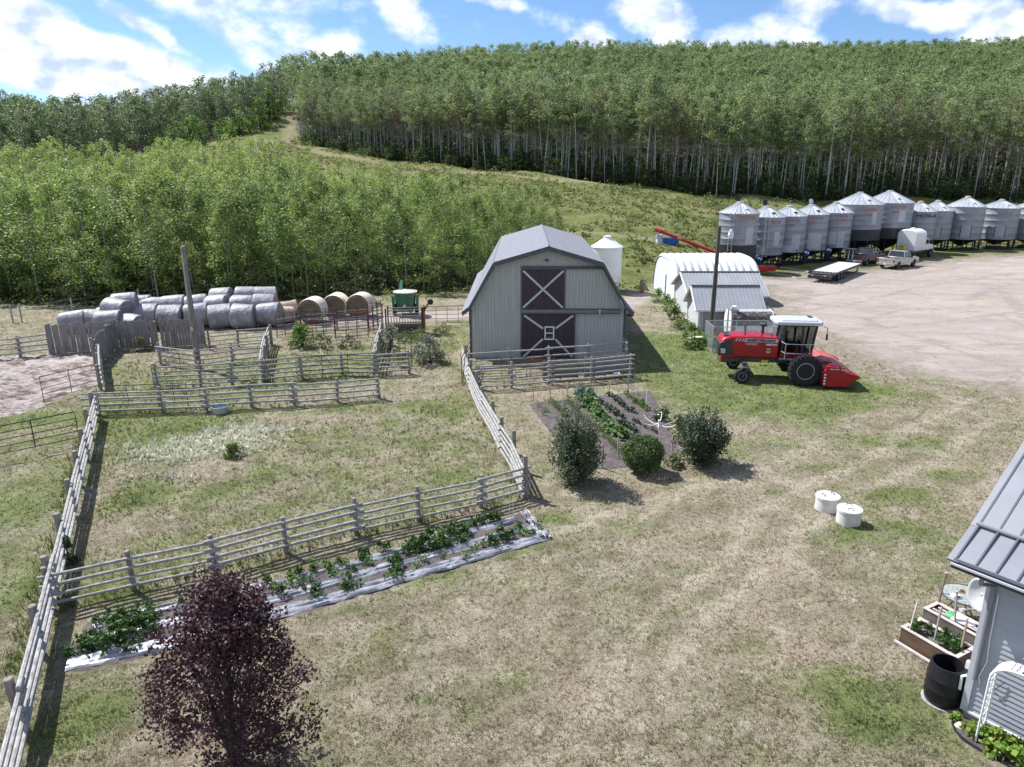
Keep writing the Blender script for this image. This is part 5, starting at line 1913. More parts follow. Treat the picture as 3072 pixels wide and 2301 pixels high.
    MB().add([cor[-1][0][0], cor[1][0][0], cor[1][0][1], cor[-1][0][1]], [(0, 1, 2, 3)]).build('rear_window', veh_glass, t)
    # seat, console, wheel
    st = MB().box((.95, 0, 1.62), (.5, .52, .5)).box((.72, 0, 2.15), (.14, .5, .75)).build('seat', mk('seat_dark', (.04, .045, .05), rough=.9), t, bevel=.05)
    MB().bar((1.62, 0, 1.4), (1.45, 0, 2.1), .1, .12).build('steering_column', cab_d, t)
    MB().tube([(1.43 + .06 * math.cos(a), .2 * math.sin(a), 2.12 + .19 * math.cos(a)) for a in [2 * PI * k / 14 for k in range(15)]], .018, 5).build('steering_wheel', cab_d, t)
    MB().box((1.05, -.745, 1.85), (.1, .02, .4)).box((1.05, -.75, 1.82), (.24, .02, .12)).build('red_sticker', red_p, t)
    roof = [(.05, -.86), (2.3, -.9), (2.42, -.6), (2.42, .6), (2.3, .9), (.05, .86), (-.05, .6), (-.05, -.6)]
    r = MB().prism([(x, y, zr + .04) for x, y in roof], (0, 0, .2)).build('cab_roof', whitep, t, smooth=True, bevel=.07)
    MB().prism([(x * .8 + .25, y * .78, zr + .2) for x, y in roof], (0, 0, .09)).build('roof_cap', whitep, r, smooth=True, bevel=.06)
    MB().prism([(x * .99, y * 1.005, zr + .06) for x, y in roof], (0, 0, .07)).build('roof_trim', steel_l, r)
    for k in range(2):
        MB().box((2.36, -.35 + k * .7, zr + .14), (.12, .2, .09)).build('work_lamp', dark_m, r)
    MB().box((1.95, .35, zr + .28), (.2, .5, .09)).build('roof_lamp', dark_m, r)
    MB().tube([(2.35, -.85, zr + .05), (2.55, -1.0, zr - .02), (2.55, -1.0, zr - .35)], .02, 5).box((2.55, -1.0, zr - .5), (.06, .16, .3)).build('mirror', dark_m, t)
    # platform and rails
    MB().box((1.0, -1.02, 1.28), (1.5, .45, .06)).build('platform', dark_m, t)
    for z in (1.62, 2.12):
        MB().tube([(.35, -.85, z + .05), (.5, -1.2, z), (1.6, -1.25, z), (1.9, -1.1, z), (2.05, -.85, z)], .022, 6).build('hand_rail', steel_l, t, smooth=True)
    MB().tube([(1.72, -1.22, .95), (1.72, -1.22, 2.12)], .022, 6).build('rail_post', steel_l, t)
    MB().tube([(.5, -1.2, 1.3), (.5, -1.2, 2.12)], .022, 6).build('rail_post', steel_l, t)
    # header
    hd = [(2.25, .16), (3.65, .12), (4.12, .42), (4.22, .72), (3.3, 1.05), (2.55, 1.16), (2.25, 1.0)]
    body = MB()
    W2 = 2.08
    body.prism([(2.25, -W2, .35), (3.3, -W2, .18), (3.3, -W2, .6), (2.25, -W2, .95)], (0, 2 * W2, 0))
    h = body.build('header', mk('header_dark', (.10, .012, .014), rough=.6, var=.3), t)
    MB().prism([(2.2, -W2 + .45, .98), (2.75, -W2 + .45, 1.22), (3.3, -W2 + .45, 1.12), (3.9, -W2 + .45, .80), (3.94, -W2 + .45, .74), (3.3, -W2 + .45, 1.06), (2.75, -W2 + .45, 1.16), (2.2, -W2 + .45, .9)], (0, 2 * W2 - .9, 0)).build('header_cover', mk('cover_pinkred', (.48, .10, .09), rough=.38, var=.1, scale=1.2), h)
    for sy in (-1, 1):
        y = sy * (W2 + .02) - (.5 if sy > 0 else 0)
        e = MB().prism([(2.3, y, .14), (3.5, y, .12), (3.85, y, .45), (4.14, y, .70), (4.0, y, .78), (3.4, y, .92), (2.35, y, 1.02)], (0, .5, 0)).build('end_shield', red_p, h, bevel=.03)
        if sy < 0:
            MB().prism([(2.4, y - .0, 1.0), (3.3, y, .95), (3.3, y, 1.16), (2.45, y, 1.22)], (0, .16, 0)).build('shield_top', red_p, h, bevel=.02)
            lettering('Razorbar', .13, Matrix.Translation((2.82, y - .012, 1.085)) @ RX, white_l, h, shear=.2)
            for k in range(4):
                MB().box((2.38, y - .006, .3 + .16 * k), (.09, .012, .09), rot=Matrix.Rotation(.6, 3, 'Y')).build('reflector_mark', white_l, h)
            MB().box((3.2, y - .006, 1.06), (.09, .012, .12)).build('reflector_mark', mk('badge_yellow', (.55, .45, .22)), h)
            MB().tube([(3.05, y + .05, 1.16), (3.05, y + .05, 1.3)], .05, 8).build('lamp', dark_m, h)
    MB().prism([(3.55, -W2 + .1, .1), (4.0, -W2 + .1, .12), (3.85, -W2 + .1, .6), (3.6, -W2 + .1, .5)], (0, 2 * W2 - .2, 0)).build('skirt_curtain', dark_m, h)
    MB().bar((1.6, -.75, .7), (2.5, -.85, .95), .14, .2).bar((1.6, .75, .7), (2.5, .85, .95), .14, .2).build('lift_arm', red_dull, t)
    MB().bar((1.9, -1.0, 1.35), (2.9, -1.05, 1.22), .5, .05).build('deflector', red_p, t)
    for k in range(4):
        MB().box((2.45 + .06 * k, -.9 + .05 * k, 1.30 - .01 * k), (.02, .7, .04)).build('deflector_rib', mk('rib_pink', (.55, .35, .34), rough=.4), t)


build_windrower()


def pickup(label, loc, rz, paint, chrome, L_=5.8, W_=1.98, bed_items=False, dark=False):
    t = thing('pickup_truck', label, 'pickup truck', loc, rz)
    hl = L_ / 2
    hw_ = W_ / 2
    zb, zs = .52, 1.12
    fa, ra, wr = hl - 1.02, -hl + 1.12, .39

    def arch(cx, n=7):
        return [(cx + .50 * math.cos(a), max(zb, .40 + .50 * math.sin(a))) for a in [PI * k / (n - 1) for k in range(n)]]
    low = [(-hl, zb + .05)] + list(reversed([])) 
    pts = [(-hl, .62)]
    pts += [(x, z) for x, z in reversed(arch(ra))]
    pts += [(x, z) for x, z in reversed(arch(fa))]
    pts += [(hl - .05, .6), (hl, .8), (hl - .04, 1.02), (hl - .5, 1.10), (.95, 1.16), (-.62, 1.16), (-.62, 1.20), (-hl, 1.20)]
    side = [(x, z) for x, z in pts]
    # two sides, bonnet, tailgate and bed floor keep the bed open
    mb = MB()
    for sy in (-1, 1):
        y = sy * hw_
        mb.prism([(x, y, z) for x, z in side], (0, -sy * .12, 0))
    mb.prism([(.95, -hw_ + .12, .6), (hl - .06, -hw_ + .12, .62), (hl - .02, -hw_ + .12, .8), (hl - .06, -hw_ + .12, 1.03), (hl - .5, -hw_ + .12, 1.125), (.95, -hw_ + .12, 1.185)], (0, W_ - .24, 0))
    mb.box((-hl + .05, 0, .92), (.09, W_ - .24, .56)).box((-.6, 0, .9), (.08, W_ - .24, .6))
    mb.box((.2, 0, .85), (1.55, W_ - .24, .6))
    body = mb.build('body', paint, t, smooth=True, bevel=.035, sharp=40)
    MB().box((-hl / 2 - .3, 0, .68), (hl - .7, W_ - .25, .06)).build('bed_floor', dark_m, t)
    # cab
    zr = 1.80
    bx0, bx1 = -.62, 1.05
    tx0, tx1 = -.42, .42
    ti = .2
    c0 = [(bx0, -hw_ + .06, 1.16), (bx1, -hw_ + .06, 1.16), (bx1, hw_ - .06, 1.16), (bx0, hw_ - .06, 1.16)]
    c1 = [(tx0, -hw_ + ti, zr), (tx1, -hw_ + ti, zr), (tx1, hw_ - ti, zr), (tx0, hw_ - ti, zr)]
    fr = MB()
    for a, b in zip(c0, c1): fr.bar(a, b, .09, .09)
    for k in range(4): fr.bar(c0[k], c0[(k + 1) % 4], .06, .06)
    mid0 = Vector(c0[0]).lerp(Vector(c0[1]), .45); mid1 = Vector(c1[0]).lerp(Vector(c1[1]), .5)
    for sy in (1, -1):
        fr.bar((mid0.x, mid0.y * sy, mid0.z), (mid1.x, mid1.y * sy, mid1.z), .08, .08)
    fr.prism([(x, y, z - .02) for x, y, z in c1], (0, 0, .09))
    cab_ = fr.build('cab', paint, t, bevel=.02)
    MB().add(c0 + c1, [(0, 1, 5, 4), (2, 3, 7, 6), (0, 4, 7, 3), (1, 2, 6, 5)]).build('windows', veh_glass, cab_)
    for x in (fa, ra):
        for sy in (-1, 1):
            wheel(t, (x, sy * (hw_ - .14), wr), wr, .26, .62, chrome)
    MB().box((-hl - .08, 0, .56), (.16, W_ - .1, .2)).build('rear_bumper', chrome, t, bevel=.03)
    MB().box((hl + .06, 0, .58), (.14, W_ - .1, .22)).build('front_bumper', chrome, t, bevel=.03)
    for sy in (-1, 1):
        MB().box((-hl + .02, sy * (hw_ - .09), .95), (.09, .16, .32)).build('tail_light', mk('tail_red', (.35, .02, .015), rough=.3, var=.1), t)
        MB().box((hl - .06, sy * (hw_ - .16), .88), (.1, .24, .16)).build('headlight', mk('headlight', (.6, .62, .65), rough=.15), t)
        MB().box((.75, sy * (hw_ + .12), 1.22), (.12, .2, .2)).build('mirror', dark_m, t)
        MB().box((.1, sy * (hw_ - .02), .5), (1.6, .14, .06)).build('running_board', chrome if not dark else dark_m, t)
    MB().box((-hl - .165, 0, .58), (.012, .32, .14)).build('number_plate', white_l, t)
    MB().box((-hl - .0, 0, 1.02), (.03, .24, .05)).build('tailgate_handle', dark_m, t)
    for sy in (-1, 1):
        MB().tube([(-.60, sy * (hw_ - .06), 1.2), (-hl + .02, sy * (hw_ - .06), 1.215)], .03, 5).build('bed_rail', dark_m, t)
    return t


silver = mk('silver_paint', (.46, .44, .42), rough=.32, metal=.35, var=.05, coat=.3)
dgrey = mk('charcoal_paint', (.055, .055, .075), rough=.28, metal=.3, var=.08, coat=.4)
chrome = mk('chrome', (.55, .55, .56), rough=.25, metal=.8, var=.05)
pickup('silver pickup truck parked nearest in the gravel yard', (44.2, 82.6, 0), math.radians(37), silver, chrome)
dk = pickup('dark grey pickup truck hitched to the flatbed trailer', (42.0, 85.6, 0), math.radians(40), dgrey, chrome, L_=6.0, dark=True)
# goose-neck frame above the bed of the dark pickup
gn = thing('headache_rack', 'dark steel rack with pale uprights at the trailer nose behind the dark pickup', 'rack', (38.6, 82.9, 0), math.radians(40))
for yy in (-.45, 0, .45):
    MB().tube([(0, yy, .9), (0, yy, 2.0)], .05, 6).build('upright', steel_l, gn)
MB().box((.1, 0, 2.0), (.5, 1.5, .16)).build('crossbeam', dark_m, gn)
MB().box((.3, 0, 1.75), (.3, 1.3, .3)).build('winch_box', dark_m, gn, bevel=.02)


def build_trailer():
    rl, rr, fr_, fl = [G(*p, .95) for p in ((2430, 814), (2498.5, 822), (2583, 790), (2518, 784))]
    d = ((fr_ + fl) / 2 - (rl + rr) / 2)
    L_ = d.length
    rz = math.atan2(d.y, d.x)
    t = thing('flatbed_trailer', 'long low flatbed trailer with pale deck and three axles in the gravel yard', 'trailer', ((rl + rr) / 2).to_2d().to_3d(), rz)
    Wd = 2.5
    MB().box((L_ / 2, 0, .80), (L_ - .1, Wd - .5, .12)).build('chassis', dark_m, t)
    deckm = mk('trailer_deck', (.50, .48, .49), rough=.75, var=.12, scale=2, stretch=(.4, 6, 1))
    mb = MB()
    n = 12
    for k in range(n):
        y = -Wd / 2 + .12 + (Wd - .24) * (k + .5) / n
        mb.box((L_ / 2 + .5, y, .93), (L_ - 1.1, (Wd - .24) / n - .012, .05))
    mb.build('deck', deckm, t)
    for sy in (-1, 1):
        MB().box((L_ / 2, sy * (Wd / 2 - .04), .88), (L_, .09, .2)).build('side_rail', dark_m, t)
        for k in range(3):
            wheel(t, (2.2 + k * .95, sy * (Wd / 2 - .22), .38), .38, .24, .55, steel_l)
        for k in range(8):
            MB().box((.8 + k * (L_ - 1.6) / 7, sy * (Wd / 2 + .02), .9), (.08, .05, .14)).build('stake_pocket', dark_m, t)
    # dovetail with ramps at the rear
    mb = MB()
    for k in range(6):
        y = -Wd / 2 + .25 + (Wd - .5) * k / 5
        mb.bar((1.1, y, .95), (-.35, y, .62), .18, .05)
    mb.build('ramp_beams', dark_m, t)
    MB().bar((-.35, -Wd / 2 + .1, .60), (-.35, Wd / 2 - .1, .60), .1, .1).build('tail_bar', dark_m, t)
    rr_ = MB()
    for k in range(6):
        y = -Wd / 2 + .25 + (Wd - .5) * k / 5
        rr_.lathe([(.13, -.06), (.13, .06)], c=(-.42, y, .66), n=12, axis='Y')
    rr_.build('ramp_hinges', dark_m, t)
    MB().box((-.40, 0, .48), (.05, Wd - .2, .16)).build('light_bar', dark_m, t)
    for sy in (-1, 1):
        MB().box((-.43, sy * 1.0, .48), (.02, .16, .09)).build('tail_light', mk('tail_red', (.35, .02, .015)), t)
    MB().bar((L_ - .2, 0, .8), (L_ + 1.4, 0, .75), .14, .16).build('tongue', dark_m, t)
    for k in range(2):
        MB().box((L_ - 1.1 - k * .4, -Wd / 2 + .1, .45), (.1, .1, .8)).build('jack_leg', steel_l, t)


build_trailer()


def build_truck():
    t = thing('farm_truck', 'white farm truck with a tall white tank box by the grain bins', 'truck', (50.6, 91.4, 0), math.radians(38))
    whitep = mk('truck_white', (.74, .74, .73), rough=.4, var=.04, coat=.2)
    # frame and wheels
    MB().box((.2, 0, .75), (7.0, .9, .2)).build('chassis', dark_m, t)
    for x in (-2.1, 2.55):
        for sy in (-1, 1):
            wheel(t, (x, sy * 1.0, .5), .5, .32 if x > 0 else .5, .55, mk('rim_grey', (.42, .42, .42)))
    MB().box((-1.4, 0, .92), (4.0, 2.4, .12)).build('deck', dark_m, t)
    # tall tank with shallow domed lid and ribs
    prof = [(-1.15, 1.0), (1.15, 1.0), (1.22, 3.1), (1.0, 3.4), (.4, 3.62), (-.4, 3.62), (-1.0, 3.4), (-1.22, 3.1)]
    tk = MB().prism([(-2.2, y, z) for y, z in prof], (2.6, 0, 0)).build('tank', whitep, t, smooth=True, bevel=.12)
    for x in (-1.5, -.9, -.3):
        MB().box((x, 0, 2.05), (.08, 2.40, 2.0)).build('rib', mk('tank_rib', (.60, .61, .63), rough=.5), tk)
    MB().lathe([(.3, 3.58), (.3, 3.72), (.1, 3.78)], c=(-.9, 0, 0), n=20).build('lid', whitep, tk, smooth=True)
    # cab and bonnet
    cb = [(.62, 1.0), (2.0, 1.0), (2.02, 1.75), (1.62, 2.42), (.70, 2.46), (.62, 2.3)]
    c = MB().prism([(x, -1.0, z) for x, z in cb], (0, 2.0, 0)).build('cab', whitep, t, smooth=True, bevel=.06)
    bn = [(1.98, .85), (3.45, .85), (3.5, 1.35), (3.3, 1.55), (2.0, 1.72)]
    MB().prism([(x, -.92, z) for x, z in bn], (0, 1.84, 0)).build('bonnet', whitep, t, smooth=True, bevel=.08)
    for sy in (-1, 1):
        MB().add([(.85, sy * 1.012, 1.72), (1.82, sy * 1.012, 1.72), (1.52, sy * 1.012, 2.3), (.85, sy * 1.012, 2.32)], [(0, 1, 2, 3)]).build('side_window', veh_glass, c)
        MB().prism([(2.0, sy * 1.02, .95), (2.05, sy * 1.02, 1.2), (2.4, sy * 1.02, 1.3), (2.8, sy * 1.02, 1.28), (3.1, sy * 1.02, 1.0), (3.0, sy * 1.02, .95), (2.8, sy * 1.02, 1.1), (2.3, sy * 1.02, 1.1)], (0, -sy * .14, 0)).build('fender', whitep, t)
        MB().box((2.0, sy * 1.25, 1.95), (.08, .2, .4)).build('mirror', dark_m, t)
        MB().box((3.5, sy * .72, 1.08), (.06, .22, .2)).build('headlight', mk('headlight', (.6, .62, .65)), t)
    MB().add([(2.035, -.85, 1.78), (2.035, .85, 1.78), (1.68, .8, 2.36), (1.68, -.8, 2.36)], [(0, 1, 2, 3)]).build('windscreen', veh_glass, c)
    MB().box((3.56, 0, .78), (.14, 2.0, .24)).build('bumper', mk('chrome', (.55, .55, .56)), t, bevel=.03)
    MB().box((.45, 0, 1.5), (.2, 2.1, 1.0)).build('rack', dark_m, t)
    MB().box((1.6, 0, 2.52), (.3, 1.2, .08)).build('roof_lamps', steel_l, c)
    # pump on the tail of the deck
    p = thing('water_pump', 'yellow framed engine pump on the tail of the white truck deck', 'pump', (47.9, 89.0, .98), math.radians(38))
    MB().box((0, 0, .5), (.7, .6, .35)).box((0, 0, .78), (.8, .7, .08)).build('fuel_tank', mk('pump_yellow', (.5, .45, .03), rough=.5), p, bevel=.04)
    f = MB()
    for x in (-.45, .45):
        for y in (-.4, .4):
            f.tube([(x, y, 0), (x, y, 1.0)], .03, 5)
    f.tube([(-.45, -.4, 1.0), (.45, -.4, 1.0), (.45, .4, 1.0), (-.45, .4, 1.0), (-.45, -.4, 1.0)], .03, 5)
    f.build('frame', mk('pump_yellow', (.5, .45, .03)), p)
    MB().lathe([(.26, -.3), (.3, 0), (.26, .3)], c=(0, 0, .22), n=16, axis='X').build('engine', dark_m, p)


build_truck()
# ------------------------------------------------------------------ house corner with siding and ribbed roof
def build_house():
    c0 = Vector((9.42, 12.36, 0))
    wv = Vector((.61, -.79, 0)).normalized()        # along the side wall, towards the viewer
    iv = Vector((-wv.y, wv.x, 0))                    # into the house
    if iv.dot(Vector((1, 1, 0))) < 0: iv = -iv
    rz = math.atan2(wv.y, wv.x)
    # local frame: x along the wall, y into the house
    t = thing('house', 'grey-sided house corner with ribbed metal roof at the right edge', 'house', c0, rz)
    sd = mk('siding', (.36, .375, .415), rough=.6, var=.05, scale=2, stretch=(.4, 1, 6))
    gap = mk('siding_lip', (.33, .345, .385), rough=.6, var=.05)
    trim = mk('house_trim', (.50, .515, .555), rough=.55, var=.05)
    dk = mk('gutter_dark', (.045, .045, .05), rough=.45, var=.1)
    roofm = mk('house_roof', (.27, .275, .305), rough=.42, metal=.3, var=.06, scale=1.5)
    Lx, Ly, H = 8.0, 8.0, 3.42
    core = MB().box((Lx / 2 + .03, Ly / 2 + .03, H / 2 + .1), (Lx - .1, Ly - .1, H - .25)).build('wall', sd, t)
    # lapped siding boards on the two outer walls
    n = int((H - .2) / .115)
    for wall in (0, 1):
        mb = MB()
        for k in range(n):
            z0 = .2 + k * .115
            z1 = z0 + .115
            if wall == 0:
                mb.prism([(.05, -.028, z0), (.05, .0, z0), (.05, -.004, z1 + .004), (.05, -.010, z1)], (Lx - .05, 0, 0))
            else:
                mb.prism([(-.028, .05, z0), (0, .05, z0), (-.004, .05, z1 + .004), (-.010, .05, z1)], (0, Ly - .05, 0))
        mb.build('siding', sd, core)
    MB().box((Lx / 2, .02, .1), (Lx - .04, .1, .2)).box((.02, Ly / 2 + .04, .1), (.1, Ly - .1, .2)).build('foundation', mk('foundation', (.30, .295, .29), rough=.9, var=.15), t)
    MB().box((.02, -.02, H / 2 + .05), (.13, .06, H - .25)).box((-.02, .05, H / 2 + .05), (.055, .1, H - .26)).build('corner_trim', trim, t)
    MB().box((Lx / 2, -.03, .19), (Lx - .15, .05, .05)).build('skirt_trim', mk('white_frame', (.75, .75, .74)), t)
    # roof: lower strip and steeper upper field, rising into the house
    ov, rk, ze = .5, .55, 3.58
    x0, x1 = -rk, Lx + rk
    y0 = -ov
    ya, za = y0 + .95, ze + .42
    yb, zb = Ly / 2, ze + .42 + (Ly / 2 - ya) * .60
    th = .07
    rb = MB()
    rb.prism([(x0, y0, ze), (x0, ya, za), (x0, ya, za + th), (x0, y0, ze + th)], (x1 - x0, 0, 0))
    rb.prism([(x0, ya - .04, za + .02), (x0, yb, zb), (x0, yb, zb + th), (x0, ya - .04, za + th + .03)], (x1 - x0, 0, 0))
    rb.prism([(x0, Ly + ov, ze), (x0, yb + .002, zb), (x0, yb + .002, zb + th), (x0, Ly + ov, ze + th)], (x1 - x0, 0, 0))
    r = rb.build('roof', roofm, t)
    ribs = MB()
    n = 26
    for k in range(n + 1):
        x = x0 + .04 + (x1 - x0 - .08) * k / n
        ribs.bar((x, y0 + .01, ze + th + .012), (x, ya - .06, za + th + .012), .04, .032, up=(1, 0, 0))
        ribs.bar((x, ya + .02, za + th + .055), (x, yb, zb + th + .012), .04, .034, up=(1, 0, 0))
        for f in (.35, .65):
            ribs.bar((x + .1, ya + (yb - ya) * f, za + (zb - za) * f + th + .003), (x + .1, ya + (yb - ya) * f + .012, za + (zb - za) * f + th + .01), .012, .01)
    ribs.build('roof_ribs', mk('roof_rib', (.13, .135, .155), rough=.4, metal=.3, var=.06), r)
    MB().bar((x0 - .01, ya - .02, za + th + .035), (x1, ya - .02, za + th + .035), .15, .03).build('flashing', roofm, r)
    rk_ = MB()
    rk_.bar((x0 - .02, y0, ze - .01), (x0 - .02, ya, za - .01), .05, .2, up=(1, 0, 0)).bar((x0 - .022, ya, za), (x0 - .022, yb, zb), .05, .2, up=(1, 0, 0))
    rk_.build('barge_board', roofm, r)
    MB().box((Lx / 2, y0 + ov / 2, ze - .03), (Lx + 2 * rk - .1, ov, .03)).build('soffit', dk, r)
    g = MB()
    g.prism([(x0, y0 - .12, ze - .02), (x0, y0 - .01, ze - .02), (x0, y0 - .01, ze - .11), (x0, y0 - .09, ze - .11)], (x1 - x0, 0, 0))
    g.build('gutter', dk, t)
    g2 = MB().box((Lx / 2, y0 - .125, ze - .005), (x1 - x0, .03, .04)).build('gutter_lip', trim, t)
    # gable end
    MB().prism([(-.0, -.02, H - .1), (-.0, yb, zb - .06), (0, Ly, H - .1)], (.1, 0, 0)).build('gable', sd, t)
    # down pipe
    dp = MB()
    dp.tube([(.0, y0 - .06, ze - .1), (.0, y0 - .06, ze - .22), (.08, -.08, ze - .42), (.09, -.07, 1.0)], .045, 8)
    dp.build('downpipe', mk('pipe_grey', (.22, .225, .25), rough=.5), t, smooth=True)
    MB().tube([(.18, -.05, 3.0), (.2, -.06, 2.0), (.24, -.06, 1.5), (.16, -.06, 1.1), (.2, -.06, .95)], .012, 5).build('cable', mk('white_frame', (.75, .75, .74)), t)
    MB().tube([(.6, -.05, 1.25), (.5, -.07, 1.05), (.45, -.06, .95), (.55, -.06, .9)], .008, 4).build('wire_hook', dk, t)
    # tap and meter on the corner
    MB().tube([(-.06, .02, .95), (-.14, -.02, .9), (-.12, -.05, .6)], .03, 6).box((-.1, .1, 1.15), (.08, .1, .16)).build('tap', mk('white_frame', (.75, .75, .74)), t)

    def P(x, y, z=0):
        return c0 + wv * x + iv * y + Vector((0, 0, z))
    return P


HP = build_house()
wallang = math.atan2(-.79, .61)

# satellite dish
p = W(2936, 1785, 12.75)
t = thing('satellite_dish', 'pale grey satellite dish mounted at the house corner under the eave', 'dish', p, math.radians(196))
mb = MB()
n, k = 28, 6
vs, fs = [], []
for i in range(k + 1):
    r = .33 * i / k
    for j in range(n):
        a = 2 * PI * j / n
        vs.append((.10 * (i / k) ** 2 - .1, r * .82 * math.cos(a), r * 1.12 * math.sin(a)))
for i in range(k):
    for j in range(n):
        fs.append((i * n + j, i * n + (j + 1) % n, (i + 1) * n + (j + 1) % n, (i + 1) * n + j))
mb.add(vs, fs)
o = mb.build('reflector', mk('dish_grey', (.55, .56, .58), rough=.45, var=.04), t, smooth=True)
o.modifiers.new('thick', 'SOLIDIFY').thickness = .015
MB().tube([(-.1, 0, -.05), (-.28, -.02, -.12), (-.38, .1, -.3)], .022, 6).build('mast', galv, t)
MB().tube([(-.08, 0, -.34), (.3, 0, -.28)], .014, 5).build('feed_arm', galv, t)
MB().lathe([(.03, 0), (.045, .1)], c=(.3, 0, -.28), n=10, axis='X').build('receiver', mk('dish_grey', (.55, .56, .58)), t)

# rain barrel
p = G(2833, 2102)
t = thing('rain_barrel', 'big open black plastic barrel standing at the house corner', 'barrel', (p.x - .06, p.y + .02, 0))
bk = mk('black_plastic', (.014, .014, .017), rough=.45, var=.25, scale=3)
MB().lathe([(.30, 0), (.335, .05), (.345, .12), (.355, .14), (.365, .35), (.372, .37), (.365, .39), (.36, .62), (.368, .64), (.36, .66), (.33, .93), (.325, .95), (.295, .95), (.3, .9), (.33, .6), (.31, .06), (0, .05)], n=40, cap1=False).build('barrel', bk, t, smooth=True)
MB().lathe([(.31, .16), (0, .161)], n=24, cap0=False, cap1=False).build('water', mk('barrel_water', (.01, .011, .012), rough=.08), t)
MB().lathe([(.39, -.02), (.39, .02), (.37, .025)], n=28).build('base_slab', mk('foundation', (.30, .295, .29)), t)


def planter(label, A, B, wdt, h, m_side, m_top, boards=False):
    A, B = Vector((*A, 0)), Vector((*B, 0))
    d = (B - A)
    L_ = d.length
    rz = math.atan2(d.y, d.x)
    t = thing('raised_planter', label, 'planter', A, rz)
    s = .04
    MB().box((L_ / 2, s / 2, h / 2), (L_, s, h)).build('side_board', m_side, t)
    MB().box((L_ / 2, wdt - s / 2, h / 2), (L_, s, h)).build('side_board', m_side, t)
    for x in (s / 2, L_ - s / 2):
        MB().box((x, wdt / 2, h / 2), (s - .002, wdt - 2 * s, h)).build('end_board', m_side, t)
    rim = MB()
    rim.box((L_ / 2, .03, h + .012), (L_ + .04, .09, .025)).box((L_ / 2, wdt - .03, h + .012), (L_ + .04, .09, .025))
    rim.box((.03, wdt / 2, h + .010), (.09, wdt - .14, .022)).box((L_ - .03, wdt / 2, h + .010), (.09, wdt - .14, .022))
    rim.build('rim', m_top, t)
    MB().box((L_ / 2, wdt / 2, (h - .08) / 2), (L_ - 2 * s - .004, wdt - 2 * s - .004, h - .08)).build('earth', mk('planter_earth', (.13, .115, .10), rough=.95, var=.3, scale=14, bump=.8, bscale=30), t)
    return t, rz


brownb = mk('planter_brown', (.12, .075, .045), rough=.8, var=.3, scale=4, stretch=(.5, 4, 4))
topb = mk('planter_top', (.48, .42, .38), rough=.8, var=.2, scale=4)
pl1, prz = planter('raised planter with tomato plants nearest the black barrel', (9.35, 14.78), (9.98, 13.62), .74, .42, brownb, topb)
MB().bar((-.05, -.1, .05), (1.35, -.12, .05), .06, .05).build('footing_rail', topb, pl1)
pl2, _ = planter('weathered raised planter with loose slats, behind the tomato planter', (10.28, 15.5), (10.9, 14.35), .56, .45, mk('planter_grey', (.16, .135, .12), rough=.85, var=.3, scale=4), topb)
for i, (x, y, a) in enumerate([(.75, .16, .03), (.8, .3, -.04), (.85, .42, .02)]):
    t = thing('loose_slat', 'loose pale wooden slat lying across the weathered planter', 'slat', pl2.matrix_world @ Vector((0, 0, 0)), 0, 'loose slats on the planter')
    t.location = Vector((10.28, 15.5, .475 + i * .012)) + Matrix.Rotation(prz, 3, 'Z') @ Vector((.15, y, 0))
    t.rotation_euler = (0, 0, prz + a)
    MB().box((.58, 0, 0), (1.2 - .1 * i, .045, .022)).build('board', topb, t)
    MB().tube([(.1, 0, .011), (.1, 0, .018)], .008, 6).build('nail', dark_m, t)
t = thing('plastic_sack', 'white and green plastic sack lying in the weathered planter', 'sack', Vector((10.28, 15.5, .5)) + Matrix.Rotation(prz, 3, 'Z') @ Vector((.42, .22, 0)), prz + .1)
g = np.random.default_rng(4)
mb = MB().lathe([(.02, 0), (.12, .06), (.15, .2), (.13, .45), (.09, .6), (.03, .66)], n=16, axis='X')
mb.v = [(x, y + .02 * math.sin(x * 22), z * .55 + .015 * math.sin(x * 31 + y * 20)) for x, y, z in mb.v]
mb.build('bag', mk('sack_white', (.66, .69, .68), rough=.5, var=.08), t, smooth=True)
mb = MB().lathe([(.13, .03), (.152, .12), (.15, .2)], n=16, axis='X', cap0=False, cap1=False)
mb.v = [(x, y * 1.02, z * .57) for x, y, z in mb.v]
mb.build('green_print', mk('sack_green', (.08, .30, .14), rough=.5), t, smooth=True)
for i, (f, y, h, lean, lab) in enumerate([(.1, .12, .75, .12, 'pale wooden stake at the left end of the tomato planter'), (.5, .37, .8, .02, 'grey wooden stake in the middle of the tomato planter'), (.97, .45, .85, .0, 'reddish wooden stake at the house end of the tomato planter')]):
    q = Vector((9.35, 14.78, .36)) + Matrix.Rotation(prz, 3, 'Z') @ Vector((f * 1.2, y, 0))
    t = thing('wooden_stake', lab, 'stake', q)
    MB().bar((0, 0, -.2), (lean, lean * .5, h), .045, .025).build('shaft', [topb, wood_rail, mk('stake_red', (.36, .25, .19), rough=.8)][i], t)
    MB().prism([(lean - .02, lean * .5 - .012, h), (lean + .02, lean * .5 - .012, h), (lean, lean * .5 - .012, h + .05)], (0, .024, 0)).build('tip', topb, t)
for i, (f, y, lab) in enumerate([(.03, .5, 'dark wooden stake at the far end of the weathered planter'), (.62, .1, 'tall wooden stake leaning by the weathered planter')]):
    q = Vector((10.28, 15.5, .3)) + Matrix.Rotation(prz, 3, 'Z') @ Vector((f * 1.2, y, 0))
    t = thing('wooden_stake', lab, 'stake', q)
    MB().bar((0, 0, -.2), (.14 - .2 * i, .1, .95), .05, .03).build('shaft', [wood_brown, wood_rail][i], t)
    MB().box((.14 - .2 * i, .1, .96), (.06, .04, .02)).build('cap', topb, t)

